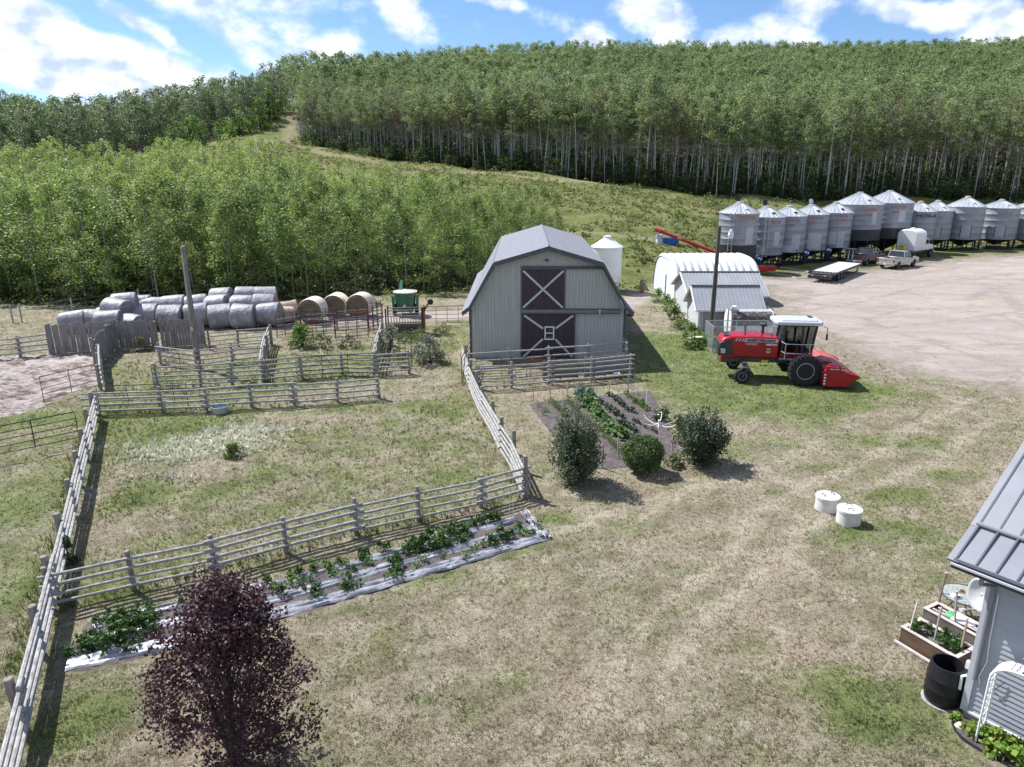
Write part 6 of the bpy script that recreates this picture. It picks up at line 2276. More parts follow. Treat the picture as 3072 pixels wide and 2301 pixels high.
# patio table
p = G(2890, 1783, .72)
t = thing('patio_table', 'round glass patio table behind the satellite dish', 'table', (p.x, p.y, 0))
gt = bpy.data.materials.new('table_glass')
gt.use_nodes = True
gb = gt.node_tree.nodes['Principled BSDF']
gb.inputs['Base Color'].default_value = (.75, .82, .82, 1)
gb.inputs['Roughness'].default_value = .04
gb.inputs['Transmission Weight'].default_value = .75
gb.inputs['IOR'].default_value = 1.2
MB().lathe([(.50, .71), (.50, .725)], n=40).build('glass_top', gt, t, smooth=True)
MB().tube([(.5 * math.cos(2 * PI * k / 36), .5 * math.sin(2 * PI * k / 36), .715) for k in range(37)], .022, 6).build('rim', mk('table_steel', (.10, .11, .12), rough=.4, metal=.3), t, smooth=True)
for k in range(4):
    a = 2 * PI * k / 4 + .6
    MB().tube([(.44 * math.cos(a), .44 * math.sin(a), .69), (.2 * math.cos(a), .2 * math.sin(a), .4), (.42 * math.cos(a), .42 * math.sin(a), 0)], .018, 6).build('leg', mk('table_steel', (.10, .11, .12)), t, smooth=True)
MB().tube([(.22 * math.cos(2 * PI * k / 20), .22 * math.sin(2 * PI * k / 20), .38) for k in range(21)], .012, 5).build('brace_ring', mk('table_steel', (.10, .11, .12)), t)
t = thing('tray', 'small white tray with an opening on the glass patio table', 'tray', (p.x - .28, p.y - .12, .727), .2)
MB().box((0, 0, .04), (.2, .14, .08)).build('box', mk('white_frame', (.75, .75, .74)), t, bevel=.01)
MB().box((.0, -.072, .04), (.13, .01, .05)).build('opening', dark_m, t)
t = thing('dry_leaf_heap', 'small heap of brown leaves on the glass patio table', 'leaves', (p.x + .02, p.y + .1, .727))
c_ = np.stack([np.random.default_rng(2).normal(size=60) * .05, np.random.default_rng(3).normal(size=60) * .04, np.abs(np.random.default_rng(4).normal(size=60)) * .02 + .01], 1)
v_, q_ = leaves(c_, .05)
np_mesh('leaf', v_, q_, leafmat('dry_leaf', (.22, .12, .06), (.30, .18, .10), .1), t, {'tint': ('FACE', np.random.default_rng(1).uniform(0, 1, 60))})['kind'] = 'stuff'

# white wrought arbor against the wall
ar_w = mk('arbor_white', (.78, .78, .77), rough=.4, var=.03)
A0 = G(2925, 2228)
A1 = A0 + Vector((.61, -.79, 0)).normalized() * 1.05
ivv = Vector((.79, .61, 0)).normalized() * .36
t = thing('garden_arbor', 'white wrought-metal garden arbor with scrolls standing against the house wall', 'arbor', A0)
hL = 1.5
for nm, base in (('side_panel', Vector((0, 0, 0))), ('side_panel', A1 - A0)):
    mb = MB()
    for y in (0, 1):
        b = base + ivv * y
        mb.tube([b + Vector((0, 0, -.1)), b + Vector((0, 0, hL))], .022, 6)
    for z in (.35, .62, 1.15, 1.45):
        mb.tube([base + Vector((0, 0, z)), base + ivv + Vector((0, 0, z))], .014, 5)
    mb.build(nm, ar_w, t, smooth=True)
    sc = MB()
    for k in range(5):
        z = .72 + k * .15
        pts = [base + ivv * (.5 + .38 * math.cos(a) * (1 - a / 12)) + Vector((0, 0, z + .07 * math.sin(a) * (1 - a / 12))) for a in [i * .5 for i in range(16)]]
        sc.tube(pts, .010, 4)
    sc.tube([base + ivv * .5 + Vector((0, 0, .35)), base + ivv * .5 + Vector((0, 0, 1.45))], .010, 4)
    sc.build('scrollwork', ar_w, t)
arc = []
dA = A1 - A0
for k in range(17):
    f = k / 16
    arc.append(dA * (.5 - .5 * math.cos(PI * f) * 1.0) + Vector((0, 0, hL + .42 * math.sin(PI * f) ** .8)))
mb = MB()
mb.tube(arc, .022, 6)
mb.tube([p_ + ivv for p_ in arc], .022, 6)
mb.build('arch', ar_w, t, smooth=True)
sl = MB()
for k in range(1, 16):
    for f in (.0, ):
        sl.bar(arc[k], arc[k] + ivv, .06, .014)
sl.build('arch_slats', ar_w, t)
sc = MB()
for s_ in (-1, 1):
    for off in (0, 1):
        c_ = arc[8] + ivv * off + Vector((0, 0, .1)) + dA.normalized() * s_ * .09
        pts = [c_ + dA.normalized() * (s_ * .08 * math.cos(a) * (1 - a / 10)) + Vector((0, 0, .08 * math.sin(a) * (1 - a / 10))) for a in [i * .5 for i in range(15)]]
        sc.tube(pts, .011, 4)
sc.build('top_scroll', ar_w, t)

# flower bed edging and stone
t = thing('bed_edging', 'dark plastic edging strip curving round the flower bed', 'edging', G(2858, 2160))
o = G(2858, 2160)
ed = [(2862, 2150), (2856, 2175), (2864, 2196), (2884, 2218), (2906, 2234), (2950, 2262), (2990, 2286), (3040, 2312), (3110, 2346)]
MB().tube([G(*q) - o + Vector((0, 0, .05)) for q in ed], .024, 6).build('lip', bk, t, smooth=True)
mb = MB()
for a, b in zip(ed[:-1], ed[1:]):
    mb.bar(G(*a) - o + Vector((0, 0, .02)), G(*b) - o + Vector((0, 0, .02)), .015, .09)
mb.build('strip', bk, t)
t = thing('stone', 'pale round stone lying in the flower bed by the arbor', 'stone', G(2880, 2185))
mb = MB().lathe([(.03, 0), (.085, .02), (.1, .06), (.08, .1), (.03, .12)], n=14)
mb.v = [(x * 1.2, y + .01 * math.sin(x * 40), z) for x, y, z in mb.v]
mb.build('rock', mk('pale_stone', (.55, .50, .42), rough=.85, var=.15, scale=6), t, smooth=True)

# concrete well covers
conc = mk('white_concrete', (.60, .59, .57), rough=.85, var=.12, scale=4, bump=.25, bscale=30)
for i, (px, py, lab) in enumerate([(2479, 1526, 'left and farther one of the two white concrete well covers'), (2544, 1566, 'right and nearer one of the two white concrete well covers')]):
    p = G(px, py)
    t = thing('well_cover', lab, 'well cover', p, .3 + i)
    MB().lathe([(.37, -.05), (.37, .40), (.39, .41), (.39, .49), (.37, .505)], n=36).build('casing', conc, t, smooth=True)
    MB().lathe([(.36, .506), (.3, .512)], n=36, cap0=False).build('lid', mk('lid_concrete', (.66, .65, .63), rough=.8, var=.08, scale=5), t, smooth=True)
    for s_ in (-1, 1):
        MB().tube([(s_ * .18, -.08, .51), (s_ * .18, -.08, .57), (s_ * .18, .08, .57), (s_ * .18, .08, .51)], .016, 6).build('handle', dark_m, t)
# ------------------------------------------------------------------ tree and plant kinds
bark_pale = mk('aspen_bark', (.40, .39, .36), rough=.85, var=.25, scale=3, stretch=(1, 1, .5), col2=(.24, .235, .22), contrast=(.35, .75))
bark_grey = mk('young_bark', (.27, .26, .22), rough=.85, var=.25, scale=3)
bark_dark = mk('shrub_bark', (.07, .055, .05), rough=.9, var=.3, scale=5)
leaf_old = leafmat('aspen_leaf', (.108, .146, .060), (.305, .362, .168), .40, rand=.28, hue=.014)
leaf_young = leafmat('young_aspen_leaf', (.082, .134, .034), (.305, .378, .120), .36, rand=.28, hue=.014)
leaf_dark = leafmat('dark_aspen_leaf', (.074, .116, .052), (.222, .290, .138), .36, rand=.2, hue=.014)
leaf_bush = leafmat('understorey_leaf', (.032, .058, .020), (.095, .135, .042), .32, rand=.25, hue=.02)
leaf_bright = leafmat('bright_leaf', (.09, .17, .03), (.17, .27, .06), .4, rand=.15, hue=.015)


def foliage_obj(name, centres, tint, size, m, parent, aspect=.6, up=1.1, g=None, zs=1.0):
    v, q = leaves(centres, size, aspect, up, g)
    return np_mesh(name, v, q, m, parent, {'tint': ('FACE', tint)})


def aspen_proto(i, H, c0, R_, nleaf, size, m, bark, r0=.12, nm='aspen_tree', lab='', grp='', ncl=26, dead=False):
    g = np.random.default_rng(100 + i)
    t = thing(nm, lab, 'tree', (0, 0, -50), 0, grp)
    mb = MB()
    branchy(mb, g, 0, H, R_ * .75, r0, 9, H * .93, curve=.35 * g.uniform(.3, 1), lean=g.normal() * .4)
    if dead:
        for k in range(26):
            z = H * g.uniform(.5, .95)
            a = g.uniform(0, 6.28)
            l = R_ * g.uniform(.5, 1.1)
            b = Vector((0, 0, z)); e = b + Vector((l * math.cos(a), l * math.sin(a), l * g.uniform(.5, 1.2)))
            mb.tube([b, e], [.03, .012], 3)
            for q in range(4):
                e2 = b.lerp(e, g.uniform(.4, 1)) + Vector((g.normal(), g.normal(), g.uniform(0, 1))) * .55
                mb.tube([b.lerp(e, .6), e2], [.016, .008], 3)
    mb.build('trunk', bark, t, smooth=True)
    if nleaf:
        c, tint, _ = crown_points(g, c0, H, R_, ncl, nleaf, clr=.34)
        foliage_obj('crown', c, tint, size, m, t, g=g)
    return t


# prototypes are the first trees planted
old_p = [aspen_proto(i, 17 * (1 + .05 * (i - 2)), 10.4 - .8 * (i % 3), 2.1 + .25 * (i % 2), 950, .36, leaf_old, bark_pale, .115 + .012 * (i % 3),
                     'aspen_tree', 'tall slim aspen with pale trunk at the edge of the hillside forest', 'aspens along the forest edge') for i in range(6)]
old_used = [False] * 6
dead_p = [aspen_proto(40 + i, 15.5 + i, 9, 2.0, 90, .42, leafmat('dead_leaf', (.10, .065, .045), (.20, .14, .11), .2), mk('dead_bark', (.21, .125, .105), rough=.9, var=.25, scale=3), .10,
                      'dead_aspen', 'half-dead aspen with bare reddish-brown twigs among the forest trees', 'half-dead aspens in the forest', dead=True) for i in range(2)]
dead_used = [False] * 2
yng_p = [aspen_proto(60 + i, 7.4 + .4 * i, .5 + .3 * (i % 3), 1.55 + .15 * (i % 2), 1700, .21, leaf_young, bark_grey, .065,
                     'young_aspen', 'bushy young green aspen in the thicket behind the corrals', 'young aspens in the thicket', ncl=34) for i in range(6)]
yng_used = [False] * 6


def plant_from(protos, used, k, loc, rz, sc):
    if not used[k]:
        used[k] = True
        p = protos[k]
        p.location = loc
        p.rotation_euler = (0, 0, rz)
        p.scale = (sc, sc, sc)
        return p
    return dup(protos[k], loc, rz, sc)


def lerp_path(path, n):
    P = [Vector(p) for p in path]
    seg = [(b - a).length for a, b in zip(P[:-1], P[1:])]
    tot = sum(seg)
    out = []
    for i in range(n):
        d = tot * i / (n - 1)
        k = 0
        while k < len(seg) - 1 and d > seg[k]:
            d -= seg[k]
            k += 1
        out.append(P[k].lerp(P[k + 1], min(1, d / seg[k])))
    return out


def in_poly(P, x, y):
    ins = np.zeros(len(x), bool)
    n = len(P)
    for i in range(n):
        a, b = P[i], P[(i + 1) % n]
        cond = ((a[1] > y) != (b[1] > y))
        xin = (b[0] - a[0]) * (y - a[1]) / (b[1] - a[1] + 1e-12) + a[0]
        ins ^= cond & (x < xin)
    return ins


def jitter_grid(x0, x1, y0, y1, st, g, jit=.45):
    xs, ys = np.meshgrid(np.arange(x0, x1, st), np.arange(y0, y1, st))
    x = xs.ravel() + g.uniform(-jit, jit, xs.size) * st
    y = ys.ravel() + g.uniform(-jit, jit, xs.size) * st
    return x, y


# forest edge lines (foot of the trees)
def TPY(px, py, Y):
    p = W(px, py, Y)
    return (p.x, p.y)


edge = [TPY(3500, 600, 133), TPY(3000, 600, 135), TPY(2600, 598, 137), TPY(2200, 590, 140), TPY(1900, 560, 148), TPY(1700, 530, 155), TPY(1400, 505, 170), TPY(1100, 465, 190), TPY(905, 430, 210)]
# the east wood: beyond the edge line up to the crest
ewood = edge + [TPY(885, 360, 246), TPY(860, 300, 275), TPY(800, 250, 300), TPY(720, 220, 470), TPY(3600, 100, 470)]
wwood = [TPY(-500, 520, 168), TPY(0, 505, 168), TPY(300, 480, 185), TPY(600, 425, 215), TPY(800, 370, 236), TPY(852, 340, 252), TPY(840, 280, 285), TPY(790, 240, 305), TPY(700, 200, 560), TPY(-700, 250, 600)]
gT = np.random.default_rng(21)


def frustum(x, y, m=.05):
    u = x / y
    return (np.abs(u) < .745 + m)


# candidates
fx, fy = jitter_grid(-420, 420, 125, 480, 3.6, gT, .48)
inE = in_poly(ewood, fx, fy)
inW = in_poly(wwood, fx, fy)


def edge_dist(path, x, y):
    P = np.array(path)
    d = np.full(len(x), 1e9)
    for a, b in zip(P[:-1], P[1:]):
        ab = b - a
        t = np.clip(((x - a[0]) * ab[0] + (y - a[1]) * ab[1]) / (ab @ ab), 0, 1)
        d = np.minimum(d, np.hypot(x - a[0] - t * ab[0], y - a[1] - t * ab[1]))
    return d


dE = edge_dist(edge, fx, fy)
dW = edge_dist(wwood[:6], fx, fy)
keepE = inE & frustum(fx, fy, .16)
keepW = inW & frustum(fx, fy, .2)

# 1. individual aspens: the front of the east wood, denser than the grid
ex, ey = jitter_grid(-75, 130, 128, 235, 2.35, gT, .5)
m_ = in_poly(ewood, ex, ey) & frustum(ex, ey, .01)
ed_ = edge_dist(edge, ex, ey)
order = np.argsort(np.where(m_, ed_, 1e9))
front = [i for i in order[:300] if m_[i]]
dmax = ed_[front[-1]]
fz = height(ex[front], ey[front])
for n_, i in enumerate(front):
    hs = .74 if ex[i] < -45 else (.86 if ex[i] < -15 else 1.0)
    s = gT.uniform(.72, 1.14) * hs
    dead = gT.uniform() < (.30 if (-60 < ex[i] < -20 or ex[i] > 62) else .15) and n_ > 20
    if dead:
        plant_from(dead_p, dead_used, int(gT.integers(0, 2)), (ex[i], ey[i], fz[n_] - .1), gT.uniform(0, 6.28), s)
    else:
        k = int(gT.integers(0, 6))
        o = plant_from(old_p, old_used, k, (ex[i], ey[i], fz[n_] - .1), gT.uniform(0, 6.28), s)
        o.rotation_euler[0] = gT.normal() * .03
        o.rotation_euler[1] = gT.normal() * .03
print('front band depth', dmax, len(front))


# 2. the rest of both woods as masses
def variant_arrays(seed, H, c0, R_, ncl, nleaf, size, trunk=True, r0=.12):
    g = np.random.default_rng(seed)
    c, tint, _ = crown_points(g, c0, H, R_, ncl, nleaf, clr=.36)
    v, q = leaves(c, size, .62, 1.1, g)
    tv, tq = None, None
    if trunk:
        n = 5
        zz = np.array([0, H * .55, H * .9])
        rr = np.array([r0, r0 * .75, r0 * .25])
        a = 2 * PI * np.arange(n) / n
        tv = np.concatenate([np.stack([r * np.cos(a), r * np.sin(a), np.full(n, z)], 1) for z, r in zip(zz, rr)])
        tq = np.array([(i * n + j, i * n + (j + 1) % n, (i + 1) * n + (j + 1) % n, (i + 1) * n + j) for i in range(2) for j in range(n)])
    return v, q, tint, tv, tq


def mass(name, label, x, y, variants, leaf_m, bark_m, sc, g, kinds=None, group=None, hue=None):
    z = height(x, y)
    V, Q, T, TV, TQ = [], [], [], [], []
    nv = ntv = 0
    k = g.integers(0, len(variants), len(x)) if kinds is None else kinds
    patch = .5 + .5 * np.sin(x * .045 + 1.7 * np.sin(y * .03)) * np.sin(y * .05 + x * .013)
    for i in range(len(x)):
        v, q, tint, tv, tq = variants[k[i]]
        a = g.uniform(0, 6.28)
        ca, sa = math.cos(a), math.sin(a)
        s = sc[i]
        w_ = s * g.uniform(.85, 1.2)
        vv = np.empty_like(v)
        vv[:, 0] = (v[:, 0] * ca - v[:, 1] * sa) * w_ + x[i]
        vv[:, 1] = (v[:, 0] * sa + v[:, 1] * ca) * w_ + y[i]
        vv[:, 2] = v[:, 2] * s + z[i]
        V.append(vv)
        Q.append(q + nv)
        nv += len(v)
        T.append(np.clip(tint * .5 + g.uniform(-.05, .4) + .25 * patch[i] - .05, 0, 1))
        if tv is not None and leaf_m is not None:
            t2 = tv.copy()
            t2[:, 0] = tv[:, 0] + x[i]
            t2[:, 1] = tv[:, 1] + y[i]
            t2[:, 2] = tv[:, 2] * s + z[i] - .2
            TV.append(t2)
            TQ.append(tq + ntv)
            ntv += len(tv)
    t = thing(name, label, 'wood', (0, 0, 0))
    t['kind'] = 'stuff'
    np_mesh('foliage', np.concatenate(V), np.concatenate(Q), leaf_m, t, {'tint': ('FACE', np.concatenate(T))})['kind'] = 'stuff'
    if TV:
        np_mesh('trunks', np.concatenate(TV), np.concatenate(TQ), bark_m, t)['kind'] = 'stuff'
    return t


near_v = [variant_arrays(200 + i, 17, 9.8, 2.3, 24, 520, .45) for i in range(5)]
far_v = [variant_arrays(220 + i, 16, 7.5, 2.7, 20, 330, .56, trunk=False) for i in range(5)]
used_pts = np.stack([ex[front], ey[front]], 1)
iE = np.where(keepE & (dE > dmax * .92))[0]
nearE = iE[dE[iE] < 45]
farE = iE[dE[iE] >= 45]
farE = farE[gT.uniform(size=len(farE)) < .72]
hsc = lambda x: np.where(x < -40, .8, np.where(x < 0, .9, 1.0))
mass('aspen_wood', 'dense aspen wood filling the hillside just behind its front trees', fx[nearE], fy[nearE], near_v, leaf_old, bark_pale, gT.uniform(.85, 1.12, len(nearE)) * hsc(fx[nearE]), gT)
mass('aspen_wood', 'unbroken aspen canopy climbing to the crest of the hill', fx[farE], fy[farE], far_v, leaf_old, bark_pale, gT.uniform(.8, 1.2, len(farE)), gT)
iW = np.where(keepW)[0]
nearW = iW[dW[iW] < 50]
farW = iW[dW[iW] >= 50]
farW = farW[gT.uniform(size=len(farW)) < .8]
low_v = [variant_arrays(240 + i, 15, 3.0, 2.6, 26, 480, .55) for i in range(5)]
mass('aspen_wood', 'darker leafy wood on the left slope beside the grassy draw', fx[nearW], fy[nearW], low_v, leaf_dark, bark_grey, gT.uniform(.6, 1.05, len(nearW)), gT)
mass('aspen_wood', 'far wooded ridge at the left skyline', fx[farW], fy[farW], far_v, leaf_dark, bark_grey, gT.uniform(.7, 1.05, len(farW)), gT)
gx2, gy2 = jitter_grid(-600, -60, 478, 620, 6.5, gT, .48)
m_ = frustum(gx2, gy2) & (gx2 < -95)
mass('aspen_wood', 'bluish wooded hill farthest off at the left edge of the skyline', gx2[m_], gy2[m_], far_v, leaf_dark, bark_grey, gT.uniform(.9, 1.3, m_.sum()) * 1.2, gT)
print('mass trees', len(nearE), len(farE), len(nearW), len(farW), m_.sum())

# 3. young aspen thicket behind the corrals
thick = [TPY(-700, 930, 59), TPY(0, 945, 59.5), (-36, 58.6), (-24, 60.2), (-14, 62.5), (-6, 65.5), (0, 68.5), (4, 70.5), (5.0, 79), (4.6, 88), (3.0, 97), (-5, 105), (-14, 112), (-24, 121), (-36, 134), (-48, 148), (-58, 158), (-80, 158), (-120, 150), TPY(-700, 600, 140)]
yx, yy = jitter_grid(-120, 8, 57, 168, 2.15, gT, .5)
m_ = in_poly(thick, yx, yy) & frustum(yx, yy, .2)
yx, yy = yx[m_], yy[m_]
thin = gT.uniform(size=len(yx)) < np.where(yy > 118, .5, .92) * np.where((yx > -12) & (yy > 85), .6, 1)
yx, yy = yx[thin], yy[thin]
dist = np.hypot(yx, yy) + np.where(frustum(yx, yy, .02), 0, 500)
od = np.argsort(dist)
ind = od[:300]
yz = height(yx, yy)
for n_, i in enumerate(ind):
    k = int(gT.integers(0, 6))
    lowf = float(np.interp(yx[i], [-30, -12, 6], [1.0, .84, .70]))
    plant_from(yng_p, yng_used, k, (yx[i], yy[i], yz[i] - .05), gT.uniform(0, 6.28), (gT.uniform(.5, 1.2) if n_ % 4 else gT.uniform(1.05, 1.3)) * lowf)
rest = od[300:]
yv = [variant_arrays(260 + i, 7.6, .6, 1.7, 28, 560, .30) for i in range(5)]
mass('aspen_thicket', 'pale green young aspen thicket spreading up the slope behind its front trees', yx[rest], yy[rest], yv, leaf_young, bark_grey, gT.uniform(.5, 1.15, len(rest)) * np.interp(yx[rest], [-45, -20, 5], [1.0, .85, .7]), gT)
print('young', len(ind), len(rest))


# undergrowth inside the woods, too dense to count
und_v = [variant_arrays(280 + i, 3.2, .1, 1.9, 10, 90, .45, trunk=False) for i in range(4)]
ux, uy = jitter_grid(-90, 135, 128, 262, 3.0, gT, .5)
m_ = in_poly(ewood, ux, uy) & frustum(ux, uy, .01)
m_ &= edge_dist(edge, ux, uy) < 42
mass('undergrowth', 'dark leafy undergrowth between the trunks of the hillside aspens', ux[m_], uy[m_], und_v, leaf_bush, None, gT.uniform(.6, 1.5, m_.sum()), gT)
ux, uy = jitter_grid(-75, 6, 58, 100, 2.0, gT, .5)
m_ = in_poly(thick, ux, uy) & frustum(ux, uy, .01)
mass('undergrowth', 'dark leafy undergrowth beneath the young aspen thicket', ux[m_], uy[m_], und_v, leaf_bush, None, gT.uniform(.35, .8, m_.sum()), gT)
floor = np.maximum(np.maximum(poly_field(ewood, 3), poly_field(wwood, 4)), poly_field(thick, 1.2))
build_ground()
# 4. shrubs at the foot of the wood and on the open slope
def bush_proto(i, R_, H, n, size, m, nm, lab, cat, grp, ncl=16, stems=5):
    g = np.random.default_rng(300 + i)
    t = thing(nm, lab, cat, (0, 0, -50), 0, grp)
    mb = MB()
    for k in range(stems):
        a = g.uniform(0, 6.28)
        mb.tube([(0, 0, -.1), (math.cos(a) * R_ * .3, math.sin(a) * R_ * .3, H * .45), (math.cos(a) * R_ * .6, math.sin(a) * R_ * .6, H * .8)], [.05 * H / 2, .03 * H / 2, .01], 5)
    mb.build('stems', bark_dark, t)
    c, tint, _ = crown_points(g, .1, H, R_, ncl, n, clr=.38, top=.5, low=.75)
    foliage_obj('foliage', c, tint, size, m, t, g=g)
    return t


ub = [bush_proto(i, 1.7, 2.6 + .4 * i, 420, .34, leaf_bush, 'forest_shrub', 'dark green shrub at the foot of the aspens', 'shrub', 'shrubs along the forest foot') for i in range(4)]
ubu = [False] * 4
pts = lerp_path([Vector((*p, 0)) for p in edge], 230)
for i, p in enumerate(pts):
    if abs(p.x / p.y) > .75: continue
    off = gT.uniform(-1.0, 4.5)
    x, y = p.x + gT.normal() * .8, p.y + off
    plant_from(ub, ubu, int(gT.integers(0, 4)), (x, y, hz(x, y) - .1), gT.uniform(0, 6.28), gT.uniform(.55, 1.15) * (.8 if x < -30 else 1))
br = [bush_proto(10 + i, 2.6, 6.0 + i, 900, .42, leaf_bright, 'leafy_tree', 'bright green leafy tree beside the grassy draw on the left slope', 'tree', 'bright trees by the draw', ncl=24) for i in range(2)]
bru = [False] * 2
for px, py, Y, s in [(690, 425, 212, 1.0), (720, 405, 220, 1.2), (750, 400, 224, 1.1), (780, 370, 232, 1.2), (810, 352, 240, 1.2), (835, 340, 248, 1.0), (570, 450, 200, 1.0), (590, 455, 198, 1.1), (615, 450, 200, .9), (540, 455, 198, .9), (660, 455, 200, .8), (520, 470, 195, .8), (480, 465, 196, .9)]:
    x, y = TPY(px, py, Y)
    plant_from(br, bru, int(gT.integers(0, 2)), (x, y, hz(x, y) - .2), gT.uniform(0, 6.28), s)

# low weeds and brush over the open slope: nobody could count them
sl_poly = [(4, 74), (10, 73), (14, 74), (20, 78), (23, 86), (27, 92), (40, 104), (60, 112), (80, 118), (110, 120), (115, 134), (60, 134), (28, 138), (15, 147), (5, 154), (-10, 166), (-30, 184), (-50, 205), (-55, 222), (-66, 215), (-62, 190), (-44, 158), (-24, 138), (-4, 118), (4, 106), (6, 92)]
wx, wy = jitter_grid(-70, 120, 72, 225, 1.15, gT, .5)
m_ = in_poly(sl_poly, wx, wy)
wx, wy = wx[m_], wy[m_]
cl = np.sin(wx * .33 + 2 * np.sin(wy * .11)) * np.sin(wy * .27 + wx * .1) + gT.normal(size=len(wx)) * .5
s_ = sample(sand, wx, wy)
m_ = (cl > -.1) & (s_ < .35)
wx, wy = wx[m_], wy[m_]
wz = height(wx, wy)
c, tn, sz = [], [], []
for i in range(len(wx)):
    n = int(gT.integers(5, 13))
    r = gT.uniform(.25, .8)
    d = gT.normal(size=(n, 3)) * r * .5
    d[:, 2] = np.abs(d[:, 2]) * .9
    c.append(d + np.array([wx[i], wy[i], wz[i]]))
    tn.append(np.clip(gT.uniform(0, .6) + gT.uniform(0, .4, n), 0, 1))
c = np.concatenate(c)
tn = np.concatenate(tn)
v, q = leaves(c, .42, .55, .7, gT)
o = np_mesh('pasture_weeds', v, q, leafmat('weed_leaf', (.095, .125, .035), (.235, .235, .085), .3), None, {'tint': ('FACE', tn)})
tag(o, 'rough grass and weed clumps over the open slope', 'weeds', kind='stuff')
bx2, by2 = jitter_grid(-66, 112, 74, 220, 4.2, gT, .5)
m_ = in_poly(sl_poly, bx2, by2)
bx2, by2 = bx2[m_], by2[m_]
m_ = (sample(sand, bx2, by2) < .2) & (gT.uniform(size=len(bx2)) < .6 + .4 * np.sin(bx2 * .2 + 1) * np.sin(by2 * .16))
br_v = [variant_arrays(310 + i, 1.3, .05, 1.0, 7, 60, .30, trunk=False) for i in range(4)]
mass('brush', 'low green brush scattered over the open slope above the barn', bx2[m_], by2[m_], br_v, leafmat('brush_leaf', (.06, .095, .025), (.19, .22, .07), .3), None, gT.uniform(.4, 1.35, m_.sum()), gT)
# long grass at the foot of the thicket and along the track
gxx = gT.uniform(-60, 12, 5200)
gyy = gT.uniform(54.5, 69, 5200)
k_ = (gyy > 57.2 + .22 * np.clip(gxx + 24, 0, 30)) & (gyy < 62.5 + .3 * np.clip(gxx + 24, 0, 40))
gxx, gyy = gxx[k_], gyy[k_]
c = np.stack([gxx, gyy, height(gxx, gyy) + gT.uniform(.05, .7, len(gxx))], 1)
v, q = leaves(c, .38, .3, -.3, gT)
o = np_mesh('tall_grass', v, q, leafmat('tall_grass_leaf', (.10, .145, .03), (.21, .24, .07), .35), None, {'tint': ('FACE', gT.uniform(0, 1, len(gxx)))})
tag(o, 'tall green grass along the wire fence below the thicket', 'grass', kind='stuff')
# ------------------------------------------------------------------ shrubs by the garden
shrub_leaf = leafmat('shrub_leaf', (.055, .085, .045), (.15, .19, .105), .3, rand=.05)
round_leaf = leafmat('round_leaf', (.035, .075, .022), (.10, .165, .05), .25, rand=.05)
dark_leaf = leafmat('dusky_leaf', (.030, .042, .026), (.085, .105, .058), .2, rand=.05)
sage_leaf = leafmat('sage_leaf', (.14, .16, .12), (.28, .30, .23), .2, rand=.1)
purple_leaf = leafmat('purple_leaf', (.022, .011, .014), (.108, .046, .054), .22, rand=.02, hue=.0, gloss=.4)


def shrub(nm, label, loc, R_, H, n, size, m, seed, h0=.1, ncl=40, top=.45, low=.6, stems=7, st_r=.03, sq=1.0, clr=.3, shell=.55, up=.4):
    g = np.random.default_rng(seed)
    t = thing(nm, label, 'shrub', loc, 0)
    mb = MB()
    c, tint, cc = crown_points(g, h0, H, R_, ncl, n, clr=clr, top=top, low=low, sq=sq, shell=shell)
    for k in range(min(stems + 12, len(cc))):
        e = Vector(cc[k])
        mid = Vector((e.x * .35, e.y * .35, e.z * .5))
        mb.tube([(0, 0, -.1), mid, e], [st_r, st_r * .65, st_r * .2], 5)
    mb.build('branches', bark_dark, t, smooth=True)
    foliage_obj('foliage', c, tint, size, m, t, g=g, up=up)
    return t



def stem_shrub(nm, label, loc, R_, H, nst, per, size, m, seed, base=.18, droop=.5, spread=.09):
    g = np.random.default_rng(seed)
    t = thing(nm, label, 'shrub', loc, 0)
    mb = MB()
    C_, T_ = [], []
    for k in range(nst):
        a = g.uniform(0, 6.28)
        r = math.sqrt(g.uniform(0, 1))
        hh = H * (1 - droop * r * r) * g.uniform(.6, 1.1)
        tip = np.array([R_ * r * math.cos(a), R_ * r * math.sin(a), hh])
        u = g.uniform(.12, 1, per) ** .8
        bow = np.stack([tip[0] * u ** .75, tip[1] * u ** .75, tip[2] * u], 1)
        sp = spread * (1.25 - .8 * u)[:, None] * (1 + r)
        C_.append(bow + g.normal(size=(per, 3)) * sp)
        T_.append(np.clip(g.uniform(0, .6) + g.uniform(0, .4, per), 0, 1))
        if k % 2 == 0:
            mb.tube([(0, 0, -.05)] + [(tip[0] * q ** .75, tip[1] * q ** .75, tip[2] * q) for q in (.35, .7, 1)], [.022, .016, .010, .004], 4)
    mb.build('branches', bark_dark, t, smooth=True)
    c = np.concatenate(C_)
    c[:, 2] = np.maximum(c[:, 2], .03)
    foliage_obj('foliage', c, np.concatenate(T_), size, m, t, g=g, up=.7)
    return t


p = G(1722, 1448)
stem_shrub('tall_shrub', 'tall loose green shrub at the near left corner of the vegetable garden', p, 1.02, 3.2, 95, 120, .095, shrub_leaf, 5, droop=.55)
p = G(1925, 1414)
t = thing('round_shrub', 'clipped round bright green shrub between the two taller garden shrubs', 'shrub', p)
g = np.random.default_rng(6)
d = nrm(g.normal(size=(9000, 3)))
rr_ = .78 * g.uniform(.55, 1.0, 9000) ** .5 * (1 + .07 * np.sin(d[:, 0] * 7 + d[:, 2] * 5) + .06 * np.sin(d[:, 1] * 9 - d[:, 2] * 4))
c = d * rr_[:, None]
c[:, 2] = c[:, 2] * .92 + .72
c = c[c[:, 2] > .06]
foliage_obj('foliage', c, np.clip(.5 + .3 * np.sin(c[:, 0] * 9) * np.sin(c[:, 1] * 8 + c[:, 2] * 7) + g.uniform(-.3, .3, len(c)), 0, 1), .075, round_leaf, t, g=g, up=.5)
mb = MB()
